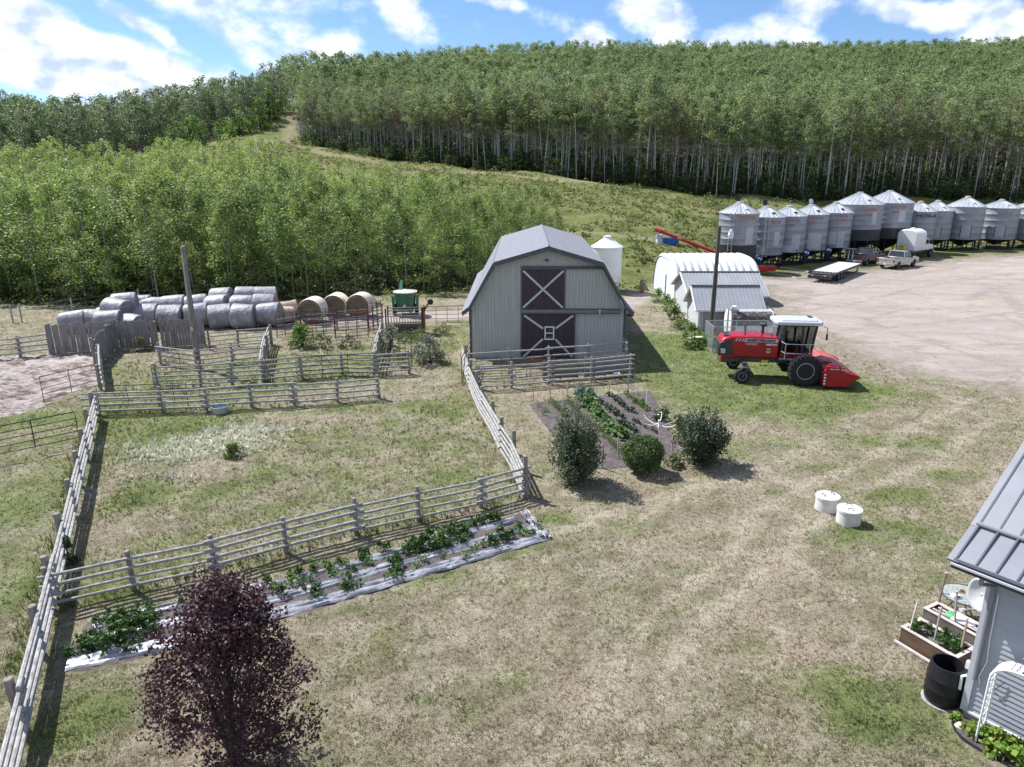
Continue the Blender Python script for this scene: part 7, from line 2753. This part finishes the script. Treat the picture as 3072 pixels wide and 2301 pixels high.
for k in range(9):
    a = 2 * PI * k / 9
    mb.tube([(0, 0, -.1), (.25 * math.cos(a), .25 * math.sin(a), .5), (.5 * math.cos(a), .5 * math.sin(a), .95)], [.03, .02, .008], 5)
mb.build('branches', bark_dark, t)
p = G(2100, 1388)
stem_shrub('dusky_shrub', 'dusky dark-leaved shrub at the near right corner of the vegetable garden', p, 1.05, 2.4, 85, 110, .10, dark_leaf, 7, droop=.42, spread=.1)
p = G(1290, 1088)
shrub('sage_bush', 'silvery green wild bush left of the barn corner', p, 1.15, 1.5, 1500, .15, sage_leaf, 8, ncl=40)
p = G(1172, 1062)
shrub('sage_bush', 'silvery wild bush behind the diagonal fence by the squeeze chute', p, .9, 1.7, 1200, .14, sage_leaf, 9, ncl=30)
p = G(905, 1040)
shrub('weed_bush', 'bright green weed clump in front of the livestock panels, right of the diagonal fence', p, .9, 1.3, 1100, .16, leafmat('weed_bright', (.06, .13, .02), (.13, .22, .05), .35), 10, ncl=30)
for i, (px, py, r, h, lab) in enumerate([(965, 1045, .8, .9, 'green weed clump in front of the middle livestock panel'), (1050, 1040, .9, .7, 'low dark weed clump at the foot of the red-ended livestock panel'),
                                         (1215, 1025, .9, .6, 'weed clump at the foot of the squeeze chute'), (1265, 1022, .8, .9, 'pale weed clump right of the squeeze chute'),
                                         (1195, 1100, .6, .8, 'dry grey weed clump inside the corner by the open pipe gate'), (425, 1052, .7, .8, 'grey-green weed clump at the foot of the middle plank panel'), (1330, 1000, .8, .6, 'pale weed clump under the pipe gate by the barn'),
                                         (207, 1690, .32, .8, 'grey-green weed clump inside the pen corner where the two pole fences meet'), (700, 1370, .5, .5, 'green weed clump in the middle of the white-flowered patch'), (2060, 1322, .55, .5, 'leafy low plant beside the dusky shrub'), (1992, 1262, .6, .55, 'leafy berry clump at the right edge of the garden by the white cloth'), (2034, 1290, .6, .6, 'leafy berry clump between the white cloth and the dusky shrub'), (2020, 1398, .45, .45, 'small yellowish green plant between the round and dusky shrubs')]):
    p = G(px, py)
    m = [leafmat('weed_mid', (.05, .09, .025), (.12, .17, .05), .3), leafmat('weed_dark', (.035, .06, .02), (.08, .11, .04), .3), leafmat('weed_pale', (.12, .16, .05), (.22, .25, .11), .3)][[0, 1, 0, 2, 2, 2, 2, 1, 0, 0, 0, 0, 2][i]]
    shrub('weed_clump', lab, p, r, h, 420, .12, m, 30 + i, h0=.02, ncl=16, low=.9, stems=3, st_r=.012)
# weeds along the sheds
k = 0
wl_ = leafmat('weed_bright', (.06, .13, .02), (.13, .22, .05), .35)
for (px, py, r, h, lab) in [(1975, 905, .9, 1.0, 'weed clump at the near end of the arched white hut'), (1998, 935, 1.0, 1.2, 'tall weed clump at the corner of the arched white hut'), (2022, 958, .8, 1.0, 'bright weed clump along the gable of the larger shed'),
                            (2048, 985, .9, 1.0, 'bright weed clump between the two grey sheds'), (2075, 1012, .8, .8, 'leafy weed clump at the gable of the smaller shed'), (2080, 1045, .7, .7, 'low weed clump in front of the smaller shed corner'), (2120, 1035, .7, .8, 'dark weed clump between shed and kennel'), (1930, 872, .8, .9, 'weed clump by the old post behind the barn'), (2155, 1040, .5, .9, 'green weed clump growing inside the chain-link kennel')]:
    p = G(px, py)
    shrub('weed_clump', lab, p, r, h, 500, .15, wl_ if k % 3 != 2 else leafmat('weed_mid', (.05, .09, .025), (.12, .17, .05), .3), 60 + k, h0=.02, ncl=18, low=.9, stems=3, st_r=.012)
    k += 1
p = G(1925, 880)
t = thing('old_post', 'short broken wooden post behind the barn with a rope tied to it', 'post', p)
MB().box((0, 0, .6), (.35, .22, 1.2)).box((.1, 0, 1.22), (.4, .26, .08)).build('stump', wood_brown, t, bevel=.02)
q = [Vector((0, 0, 1.2)), Vector((.6, -1.0, .4)), Vector((1.2, -2.5, .15)), Vector((2.4, -4.5, .25)), Vector((2.9, -5.6, .9))]
MB().tube(q, .03, 5).build('rope', mk('rope', (.55, .5, .4), rough=.9), t)

# feed pan and scrap by the kennel
p = G(2095, 1033)
t = thing('bench', 'low dark wooden bench with a white board top by the kennel', 'bench', p, .2)
MB().box((0, 0, .5), (.7, .35, .04)).build('top', mk('white_frame', (.75, .75, .74)), t)
for x in (-.3, .3):
    MB().box((x, 0, .24), (.06, .3, .48)).build('leg', wood_brown, t)
p = G(2066, 1017)
t = thing('pan', 'small white enamel pan lying in the weeds by the kennel', 'pan', p)
MB().lathe([(.1, 0), (.16, .1), (.17, .1), (.11, .02)], n=18, cap1=False).build('bowl', mk('white_frame', (.75, .75, .74)), t)
MB().tube([(.16, 0, .09), (.28, 0, .1)], .015, 5).build('handle', dark_m, t)

# ------------------------------------------------------------------ purple tree
p = G(705, 2340)
t = thing('purple_tree', 'dark purple-leaved tree in front of the plastic vegetable bed', 'tree', p)
g = np.random.default_rng(77)
H, R_ = 4.35, 1.75
ncl_ = 250
zc_ = g.uniform(0, 1, ncl_) ** .9 * 3.55 + .5
Rz_ = np.interp(zc_, [.5, 1.0, 1.7, 2.4, 3.1, 3.65, 4.05], [1.3, 1.58, 1.55, 1.32, 1.08, .82, .3])
an_ = g.uniform(0, 6.28, ncl_)
rr_ = np.sqrt(g.uniform(.08, 1, ncl_)) * Rz_ * g.uniform(.78, 1.08, ncl_)
cc = np.stack([rr_ * np.cos(an_) + .04 * zc_, rr_ * np.sin(an_) * .9, zc_], 1)
kk_ = g.integers(0, ncl_, 19500)
cr_ = g.uniform(.13, .27, ncl_)
c = cc[kk_] + np.clip(g.normal(size=(19500, 3)), -1.8, 1.8) * cr_[kk_][:, None] * np.array([.6, .6, .85])
tint = np.clip(g.uniform(0, 1, ncl_)[kk_] * .5 + g.uniform(0, .5, 19500), 0, 1)
mb = MB()
mb.tube([(0, 0, -.2), (.02, 0, .5), (.08, .02, 1.4), (.16, 0, 2.6), (.24, 0, 3.9)], [.085, .075, .06, .035, .01], 9)
mb.tube([(.02, 0, .4), (.3, -.1, 1.2), (.5, -.15, 2.2)], [.06, .045, .015], 7)
mb.tube([(.02, 0, .5), (-.25, .1, 1.3), (-.4, .2, 2.3)], [.06, .04, .015], 7)
mb.build('trunk', bark_dark, t, smooth=True)
mb = MB()
for k in range(0, len(cc), 4):
    e = Vector(cc[k])
    b = Vector((.06 * e.z * .5, 0, max(.4, e.z * .5)))
    mb.tube([b, b.lerp(e, .5) + Vector((0, 0, -.05)), e], [.022, .014, .005], 4)
mb.build('branches', bark_dark, t)
foliage_obj('crown', c, tint, .078, purple_leaf, t, g=g, up=.35)
# strip of bare earth hose ring is part of the ground

# ------------------------------------------------------------------ plants
def leafy(nm, label, grp, seed, R_, H, n, size, m, aspect=.6, up=.6, cat='plant', ncl=9):
    g = np.random.default_rng(seed)
    t = thing(nm, label, cat, (0, 0, -50), 0, grp)
    mb = MB()
    for k in range(5):
        a = g.uniform(0, 6.28)
        mb.tube([(0, 0, -.03), (math.cos(a) * R_ * .5, math.sin(a) * R_ * .5, H * .7)], [.008, .004], 4)
    mb.build('stems', mk('plant_stem', (.09, .14, .04), rough=.7), t)
    c, tint, _ = crown_points(g, .04, H, R_, ncl, n, clr=.4, low=.9, top=.4)
    foliage_obj('leaves', c, tint, size, m, t, g=g, aspect=aspect, up=up)
    return t


class Kind:
    def __init__(s, protos):
        s.p = protos
        s.u = [False] * len(protos)

    def put(s, x, y, z, sc, g, label=None, group=None):
        k = int(g.integers(0, len(s.p)))
        o = plant_from(s.p, s.u, k, (x, y, z), g.uniform(0, 6.28), sc)
        if label: o['label'] = label
        if group: o['group'] = group
        return o


gg = np.random.default_rng(9)
pot_leaf = leafmat('potato_leaf', (.028, .065, .018), (.085, .145, .045), .25, rand=.15)
cab_leaf = leafmat('cabbage_leaf', (.10, .16, .11), (.22, .29, .21), .15, rand=.1)
beet_leaf = leafmat('beet_leaf', (.05, .075, .05), (.13, .17, .11), .2, rand=.15)
pea_leaf = leafmat('pea_leaf', (.06, .12, .02), (.13, .21, .05), .3, rand=.15)
potato = Kind([leafy('vegetable_plant', 'leafy green plant growing through the black plastic strips', 'plants in the plastic strips', 400 + i, .30, .42, 150, .13, pot_leaf) for i in range(3)])
small = Kind([leafy('seedling', 'small green weed growing between the plastic strips', 'small weeds between the plastic strips', 410 + i, .18, .16, 40, .08, pea_leaf) for i in range(2)])
bean = Kind([leafy('bean_plant', 'broad-leaved plant in the thick leafy row of the vegetable garden', 'plants of the thick garden row', 420 + i, .30, .34, 110, .17, leafmat('bean_leaf', (.08, .14, .05), (.20, .29, .12), .25, rand=.15), aspect=.8) for i in range(3)])
beet = Kind([leafy('beet_plant', 'small greyish leafy plant in the thin right-hand garden rows', 'plants of the thin garden rows', 430 + i, .17, .2, 32, .13, beet_leaf, aspect=.7) for i in range(2)])
pea = Kind([leafy('pea_plant', 'bright green low plant in the farthest right row of the garden', 'plants of the bright right garden row', 440 + i, .24, .3, 80, .1, pea_leaf) for i in range(2)])
carrot = Kind([leafy('carrot_plant', 'feathery green plant in the left rows of the garden behind the tall shrub', 'feathery plants of the left garden rows', 450 + i, .2, .3, 110, .07, pea_leaf, aspect=.25) for i in range(2)])
cabb = Kind([leafy('cabbage', 'big blue-green cabbage at the far end of the thick garden row', 'cabbages at the row end', 460, .38, .38, 60, .3, cab_leaf, aspect=.85)])


def row(kind, a, b, n, s0=.85, s1=1.15, jit=.1, lift=.05):
    A, B = G(*a), G(*b)
    for i in range(n):
        q = A.lerp(B, (i + gg.uniform(-.2, .2)) / max(1, n - 1))
        kind.put(q.x + gg.normal() * jit, q.y + gg.normal() * jit, lift, gg.uniform(s0, s1), gg)


row(cabb, (1735, 1197), (1762, 1199), 2, 1, 1.1, .05)
row(bean, (1760, 1212), (1868, 1318), 16, .85, 1.2, .1)
row(bean, (1752, 1216), (1845, 1300), 8, .7, 1.0, .1)
row(beet, (1808, 1215), (1862, 1258), 7, .9, 1.4, .05)
row(beet, (1862, 1272), (1905, 1300), 5, .8, 1.3, .05)
row(beet, (1830, 1190), (1895, 1242), 11, .9, 1.35, .05)
row(beet, (1905, 1270), (1965, 1300), 5, .6, 1.0, .08)
row(pea, (1876, 1187), (1905, 1208), 4, .7, .9, .06)
row(pea, (1908, 1212), (1940, 1232), 5, .9, 1.2, .06)
row(carrot, (1655, 1212), (1705, 1268), 9, .8, 1.2, .06)
row(carrot, (1700, 1208), (1745, 1262), 8, .8, 1.2, .06)
row(carrot, (1798, 1290), (1858, 1365), 11, .8, 1.3, .07)
row(carrot, (1620, 1228), (1636, 1248), 3, .8, 1.1, .05)

# plants of the plastic bed: photo positions
bed_pl = [(300, 1938, 1.0), (330, 1945, 1.1), (365, 1925, 1.1), (400, 1915, 1.0), (345, 1905, 1.0), (385, 1890, 1.1), (425, 1885, 1.1), (450, 1870, 1.0), (300, 1865, .8), (330, 1855, .9), (375, 1850, .9), (420, 1838, .9), (460, 1845, .8), (250, 1940, .9), (225, 1955, .8), (280, 1915, .9), (470, 1900, .9), (395, 1945, .9), (270, 1950, .9), (440, 1830, .8), (350, 1880, 1.0), (410, 1862, 1.0),
          (800, 1752, .9), (845, 1785, 1.1), (870, 1728, .7), (900, 1725, .8), (940, 1715, .8), (975, 1705, .8), (905, 1765, .6), (960, 1780, 1.0), (1015, 1690, .7), (1050, 1756, 1.1), (1075, 1670, 1.0), (1100, 1662, .8), (1045, 1735, .6), (1060, 1712, .7), (1160, 1650, .8), (1170, 1710, 1.25), (1190, 1690, 1.1), (1140, 1645, .8),
          (1225, 1660, 1.1), (1250, 1650, 1.2), (1275, 1640, 1.2), (1300, 1650, 1.1), (1320, 1630, 1.2), (1290, 1615, 1.2), (1345, 1640, 1.0), (1370, 1620, 1.2), (1385, 1600, 1.1), (1405, 1605, 1.1), (1240, 1635, 1.1), (1335, 1605, 1.2), (1415, 1580, 1.0), (1440, 1570, 1.0), (1465, 1565, 1.0), (1485, 1560, .9), (1360, 1590, 1.1),
          (1478, 1632, 1.1), (1510, 1625, 1.2), (1500, 1605, 1.0), (1530, 1612, .9), (1555, 1585, .7), (1600, 1600, .5), (630, 1785, .9), (655, 1775, .8), (560, 1800, .8), (700, 1765, .8)]
for (px, py, s) in bed_pl:
    q = G(px, py + 8)
    potato.put(q.x, q.y, .06, s * gg.uniform(.7, .9), gg)
for (px, py) in [(1450, 1648), (1395, 1680), (1330, 1682), (1250, 1706), (1180, 1745), (1010, 1735), (930, 1750), (880, 1765), (770, 1800), (1100, 1700), (1040, 1700), (990, 1720), (1570, 1612), (1615, 1590), (820, 1770), (1270, 1690), (940, 1695), (1420, 1665)]:
    q = G(px, py)
    small.put(q.x, q.y, .06, gg.uniform(.8, 1.6), gg)
# tomato plants in the planter and flowers in the bed
tomato = Kind([leafy('tomato_plant', 'green tomato plant in the brown raised planter', 'tomato plants in the planter', 470 + i, .17, .26, 90, .085, pot_leaf) for i in range(2)])
for f, y in [(.12, .3), (.2, .18), (.3, .45), (.55, .55), (.62, .25), (.72, .4), (.78, .55), (.85, .3), (.66, .5)]:
    q = Vector((9.35, 14.78, .34)) + Matrix.Rotation(prz, 3, 'Z') @ Vector((f * 1.3, y, 0))
    tomato.put(q.x, q.y, q.z, gg.uniform(.8, 1.2), gg)
flow = Kind([leafy('bed_plant', 'bright yellow-green leafy plant in the flower bed under the house wall', 'leafy plants in the flower bed', 480 + i, .2, .3, 70, .12, leafmat('bed_leaf', (.13, .21, .03), (.28, .34, .08), .35, rand=.2), aspect=.8) for i in range(3)])
for (px, py, s) in [(2870, 2168, .6), (2905, 2212, .8), (2895, 2192, .5), (2945, 2215, .9), (2975, 2225, .8), (2985, 2240, 1.0), (3000, 2255, 1.1), (3025, 2265, 1.2), (3045, 2262, 1.0), (3010, 2280, 1.0), (3040, 2290, 1.1), (3062, 2296, 1.0), (2960, 2250, .7), (2925, 2190, .6), (2990, 2212, .8), (3070, 2270, 1.0)]:
    q = G(px, py)
    flow.put(q.x, q.y, .04, s, gg)

# ------------------------------------------------------------------ stakes and clothes dryer
stm = mk('stake_wood', (.50, .42, .33), rough=.85, var=.2, scale=5)
stw = mk('stake_white', (.68, .66, .62), rough=.7, var=.08)
for i, (x, y0, y1, lab) in enumerate([(618, 500, 380, 'leftmost'), (738, 500, 372, 'second from the left'), (860, 462, 360, 'third from the left'), (952, 455, 357, 'fourth from the left'), (1055, 472, 352, 'fifth from the left'), (1170, 462, 352, 'sixth from the left'), (1315, 440, 312, 'tallest one near the corral end')]):
    a = G(1350 + x * .4069, 1000 + y0 * .4069)
    h = ZT(1000 + y1 * .4069, a.y)
    t = thing('garden_stake', f'thin pale stake, {lab} in the line behind the garden', 'stake', a, 0, 'garden stakes in a line')
    MB().bar((0, 0, -.2), (gg.normal() * .03, 0, h), .05, .045).build('shaft', stm if i % 3 else wood_rail, t)
    MB().box((0, 0, h * .6), (.045, .045, .015)).build('string_knot', stw, t)
for (x, y0, y1, lab, m) in [(1445, 572, 432, 'white garden stake at the far right corner of the vegetable garden', stw), (1372, 462, 392, 'short pale stake behind the far right corner of the garden', stw),
                            (1235, 930, 772, 'wooden stake just left of the clipped round shrub', stm), (1125, 1000, 822, 'dark wooden stake at the near edge of the garden, right of the tall shrub', wood_post), (1635, 892, 762, 'wooden stake between the round and dusky shrubs', stm)]:
    a = G(1350 + x * .4069, 1000 + y0 * .4069)
    h = ZT(1000 + y1 * .4069, a.y)
    t = thing('garden_stake', lab, 'stake', a)
    MB().bar((0, 0, -.2), (0, .02, h), .045, .04).build('shaft', m, t)
    MB().prism([(-.022, 0, h), (.022, 0, h), (0, .02, h + .06)], (0, .03, 0)).build('tip', m, t)
for (bx_, by_, tx_, ty_, lab) in [(1527, 1558, 1530, 1478, 'left thin white stake at the far end of the plastic bed'), (1544, 1580, 1538, 1503, 'middle thin white stake at the far end of the plastic bed'), (1573, 1612, 1576, 1540, 'right thin white stake at the far end of the plastic bed')]:
    a = G(bx_, by_)
    h = ZT(ty_, a.y)
    t = thing('thin_stake', lab, 'stake', a)
    e = W(tx_, ty_, a.y) - a
    MB().tube([(0, 0, -.1), (e.x, 0, h)], .014, 6).build('rod', mk('stake_cream', (.66, .60, .46), rough=.6), t)
    MB().lathe([(.016, h - .01), (.018, h + .02), (.01, h + .03)], c=(e.x, 0, 0), n=8).build('tip', stw, t)
a = G(1350 + 1550 * .4069, 1000 + 885 * .4069)
t = thing('clothes_dryer', 'white umbrella clothes dryer with folded-out arms at the right of the garden', 'clothes dryer', a)
hh = ZT(1000 + 655 * .4069, a.y)
MB().tube([(0, 0, -.1), (-.12, 0, hh)], .022, 7).build('mast', stw, t)
for k in range(6):
    an = 2 * PI * k / 6 + .2
    l = .78
    pts = [Vector((-.12, 0, hh - .05)), Vector((-.12 + l * .35 * math.cos(an), l * .35 * math.sin(an), hh - .12)), Vector((-.12 + l * .8 * math.cos(an), l * .8 * math.sin(an), hh - .02)), Vector((-.12 + l * math.cos(an), l * math.sin(an), hh + .12))]
    MB().tube(pts, .018, 5).build('arm', stw, t, smooth=True)
MB().tube([(-.12, 0, hh - .1), (-.12, 0, hh + .1)], .05, 8).build('hub', stw, t)
a = G(1985, 1250)
t = thing('white_cloth', 'crumpled white cloth lying on the leafy plants at the right of the garden', 'cloth', a + Vector((0, 0, .22)))
vs, fs = [], []
for i in range(7):
    for j in range(7):
        vs.append((-.22 + i * .075, -.2 + j * .07, .04 * math.sin(i * 1.3 + j) + .03 * math.cos(j * 1.7 - i) - .008 * ((i - 3) ** 2 + (j - 3) ** 2)))
for i in range(6):
    for j in range(6):
        fs.append((i * 7 + j, i * 7 + 7 + j, i * 7 + 8 + j, i * 7 + 1 + j))
o = MB().add(vs, fs).build('cloth', mk('cloth_white', (.72, .72, .70), rough=.8, var=.04), t, smooth=True)
o.modifiers.new('thick', 'SOLIDIFY').thickness = .012
MB().tube([(-.2, -.2, -.1), (0, -.24, -.06), (.2, -.2, -.12)], .012, 5).build('hem', stw, t)

# ------------------------------------------------------------------ plastic mulch strips with wrinkles
plast = mk('mulch_plastic', (.26, .26, .285), rough=.34, var=.45, scale=2.5, bump=.3, bscale=9, spec=.9)
A = [G(*q).xy for q in ((195, 2018), (544, 1944), (1000, 1813), (1652, 1620))]
Bq = [G(*q).xy for q in ((258, 1872), (560, 1802), (900, 1728), (1575, 1545))]
KN = (0, .22, .52, 1)


def along(P, s):
    return np.array([np.interp(s, KN, [p[i] for p in P]) for i in (0, 1)])


def strip(label, f0, f1, e0, e1, seed, wob=.03):
    g = np.random.default_rng(seed)
    nu, nv = 260, 14
    vs = []
    ph = g.uniform(0, 6.28, 12)
    for i in range(nu + 1):
        s = e0 + (e1 - e0) * i / nu
        a = along(A, s)
        b = along(Bq, s)
        for j in range(nv + 1):
            tt = j / nv
            f = f0 + (f1 - f0) * tt
            d = s * 11
            edge_w = wob * (math.sin(d * 3.1 + ph[0]) + math.sin(d * 7.3 + ph[1])) * (1 if j in (0, 1) else -1 if j in (nv, nv - 1) else 0)
            f += edge_w * .35
            p = a + (b - a) * f
            z = .075 + .022 * math.sin(tt * 19 + d * 1.1 + ph[2]) * math.sin(d * 2.2 + ph[3]) + .015 * math.sin(tt * 33 + d * 2.6 + ph[4]) + .012 * math.sin(tt * 11 - d * 5 + ph[5]) + .03 * math.sin(PI * tt) + g.normal() * .004
            if j in (0, nv): z = .045
            vs.append((p[0], p[1], z))
    fs = []
    for i in range(nu):
        for j in range(nv):
            k_ = i * (nv + 1) + j
            fs.append((k_, k_ + nv + 1, k_ + nv + 2, k_ + 1))
    o = MB().add(vs, fs).build('plastic_strip', plast, None, smooth=True, sharp=70)
    tag(o, label, 'plastic sheet')


strip('wrinkled grey plastic strip along the near edge of the vegetable bed', .0, .25, 0, 1.0, 1)
strip('wrinkled grey plastic strip along the middle of the vegetable bed', .40, .64, .01, .99, 2)
strip('wrinkled grey plastic strip along the fence side of the vegetable bed', .80, 1.0, .02, .97, 3)
# bunched plastic at the far end
vs, fs = [], []
g = np.random.default_rng(5)
n = 14
e0, e1, e2, e3 = G(1618, 1622), G(1655, 1620), G(1580, 1540), G(1556, 1546)
for i in range(n + 1):
    for j in range(n + 1):
        p = (e0.lerp(e1, j / n)).lerp(e3.lerp(e2, j / n), i / n)
        vs.append((p.x, p.y, .10 + .09 * math.sin(i * 1.7 + j * .8) * math.sin(j * 1.1) + g.normal() * .03 + .05))
for i in range(n):
    for j in range(n):
        fs.append((i * (n + 1) + j, (i + 1) * (n + 1) + j, (i + 1) * (n + 1) + j + 1, i * (n + 1) + j + 1))
o = MB().add(vs, fs).build('bunched_plastic', plast, None, smooth=True, sharp=60)
tag(o, 'bunched-up grey plastic at the far right end of the vegetable bed', 'plastic sheet')
# loose hoses on the gravel
for lab, pts_ in [('pale hose lying across the gravel in front of the grain bins', [(2300, 815), (2345, 825), (2390, 834), (2440, 836)]), ('pale cable lying from under the grain bins to the trailer', [(2330, 801), (2400, 812), (2430, 816)])]:
    P = [G(*q) for q in pts_]
    t = thing('hose', lab, 'hose', P[0])
    MB().tube([q - P[0] + Vector((0, 0, .05)) for q in P], .05, 6).build('tube', mk('hose_pale', (.55, .5, .42), rough=.7), t, smooth=True)
    MB().lathe([(.07, 0), (.07, .1)], n=10).build('coupling', dark_m, t)

# ------------------------------------------------------------------ mown grass, dry tufts and flowering weeds
def sward(name, label, n, zone, hmin, hmax, w, c1, c2, keep, tint_fn, seed, blades=4, trans=.3):
    g = np.random.default_rng(seed)
    # even cover in the picture needs fewer tufts far away: draw by view ray over the level yard
    px = g.uniform(-60, 3130, n)
    py = g.uniform(zone[0], zone[1], n)
    u, v = (px - CX) / F, (py - CY) / F
    tt = HC / (SN + v * CS)
    x, y = u * tt, (CS - v * SN) * tt
    k = keep(x, y, g)
    x, y, tt = x[k], y[k], tt[k]
    m_ = len(x)
    dist = np.sqrt(tt)
    bl = []
    tn = []
    sc_ = np.clip(tt / 22, .8, 1.9)
    t0 = tint_fn(x, y, g)
    for b in range(blades):
        a = g.uniform(0, 6.28, m_)
        r = g.uniform(0, .05, m_) * sc_
        bx_, by_ = x + r * np.cos(a), y + r * np.sin(a)
        h = g.uniform(hmin, hmax, m_) * sc_ ** .6
        lean = g.uniform(.1, .8, m_) * h
        a2 = g.uniform(0, 6.28, m_)
        ww = w * sc_ * g.uniform(.7, 1.3, m_)
        a3 = a2 + 1.57 + g.normal(size=m_) * .4
        p0 = np.stack([bx_ - np.cos(a3) * ww, by_ - np.sin(a3) * ww, np.full(m_, -.01)], 1)
        p1 = np.stack([bx_ + np.cos(a3) * ww, by_ + np.sin(a3) * ww, np.full(m_, -.01)], 1)
        p2 = np.stack([bx_ + lean * np.cos(a2), by_ + lean * np.sin(a2), h], 1)
        bl.append(np.stack([p0, p1, p2], 1))
        tn.append(np.clip(t0 + g.uniform(-.25, .25, m_), 0, 1))
    V = np.concatenate(bl).reshape(-1, 3)
    T = np.concatenate(tn)
    q = np.arange(len(V)).reshape(-1, 3)
    o = np_mesh(name, V, q, leafmat(name + '_blade', c1, c2, trans, gloss=.1, rand=0), None, {'tint': ('FACE', T)}, tri=True)
    tag(o, label, 'grass', kind='stuff')


def base_keep(x, y, g):
    return (sample(soil, x, y) < .3) & (sample(road, x, y) < .35) & (sample(mud, x, y) < .3) & (y < 60)


nzv = lambda x, y: .5 + .25 * np.sin(x * 1.7 + 2 * np.sin(y * .9)) + .25 * np.sin(y * 2.3 + 1.5 * np.sin(x * 1.1))
sward('mown_grass', 'short green grass patches of the lawn and pens', 120000, (905, 2330), .02, .07, .009, (.056, .084, .028), (.165, .19, .078),
      lambda x, y, g: base_keep(x, y, g) & (g.uniform(size=len(x)) < np.clip((sample(green, x, y) - .15) * 1.2 + .25 * (nzv(x, y) - .5), 0, 1)), lambda x, y, g: nzv(x, y), 5)
sward('dry_grass', 'short dry straw-coloured grass of the lawn and pens', 130000, (905, 2330), .02, .08, .008, (.20, .155, .085), (.46, .39, .27),
      lambda x, y, g: base_keep(x, y, g) & (g.uniform(size=len(x)) < np.clip(1.05 - sample(green, x, y) * 1.1, .15, .8)), lambda x, y, g: g.uniform(0, 1, len(x)), 6)
penA = np.array([p.xy for p in (G(290, 1245), G(1420, 1190), G(1575, 1480), G(170, 1800))])
penB = np.array([p.xy for p in (G(300, 1110), G(480, 1060), G(1130, 1010), G(1410, 985), G(1410, 1090), G(1200, 1130), G(640, 1245), G(300, 1235))])
sward('pen_weeds', 'ankle-high weeds and uncut grass inside the pens', 30000, (1000, 1830), .05, .16, .011, (.10, .125, .045), (.30, .28, .14),
      lambda x, y, g: (in_poly(penA, x, y) | in_poly(penB, x, y)) & (g.uniform(size=len(x)) < np.clip(sample(green, x, y) * 1.1 - .1, 0, 1)), lambda x, y, g: nzv(x, y), 7)
sward('flowering_weeds', 'pale white-flowered weeds in the middle of the dry pen', 30000, (1230, 1480), .06, .2, .022, (.42, .43, .30), (.80, .80, .68),
      lambda x, y, g: g.uniform(size=len(x)) < np.clip(sample(pale, x, y) * 1.6 - .25 + .5 * (nzv(x * 1.7, y * 1.7) - .5), 0, .8), lambda x, y, g: g.uniform(0, 1, len(x)), 8, trans=.15)
# longer grass left uncut along the fences
fl = [[(155, 1828), (1576, 1484)], [(292, 1243), (1136, 1194)], [(473, 1166), (1227, 1120)], [(1578, 1492), (1396, 1112)], [(1436, 1168), (1890, 1132)], [(240, 1330), (60, 2000)]]
FP = [[np.array(G(*a).xy), np.array(G(*b).xy)] for a, b in fl]


def near_fence(x, y, g):
    d = np.full(len(x), 9e9)
    for a, b in FP:
        ab = b - a
        t_ = np.clip(((x - a[0]) * ab[0] + (y - a[1]) * ab[1]) / (ab @ ab), 0, 1)
        d = np.minimum(d, np.hypot(x - a[0] - t_ * ab[0], y - a[1] - t_ * ab[1]))
    return (g.uniform(size=len(x)) < np.exp(-(d / .28) ** 2) * .8)


sward('fence_grass', 'uncut grass and weeds along the foot of the pole fences', 60000, (1100, 2300), .08, .28, .012, (.05, .08, .02), (.17, .19, .07), near_fence, lambda x, y, g: nzv(x, y), 9)
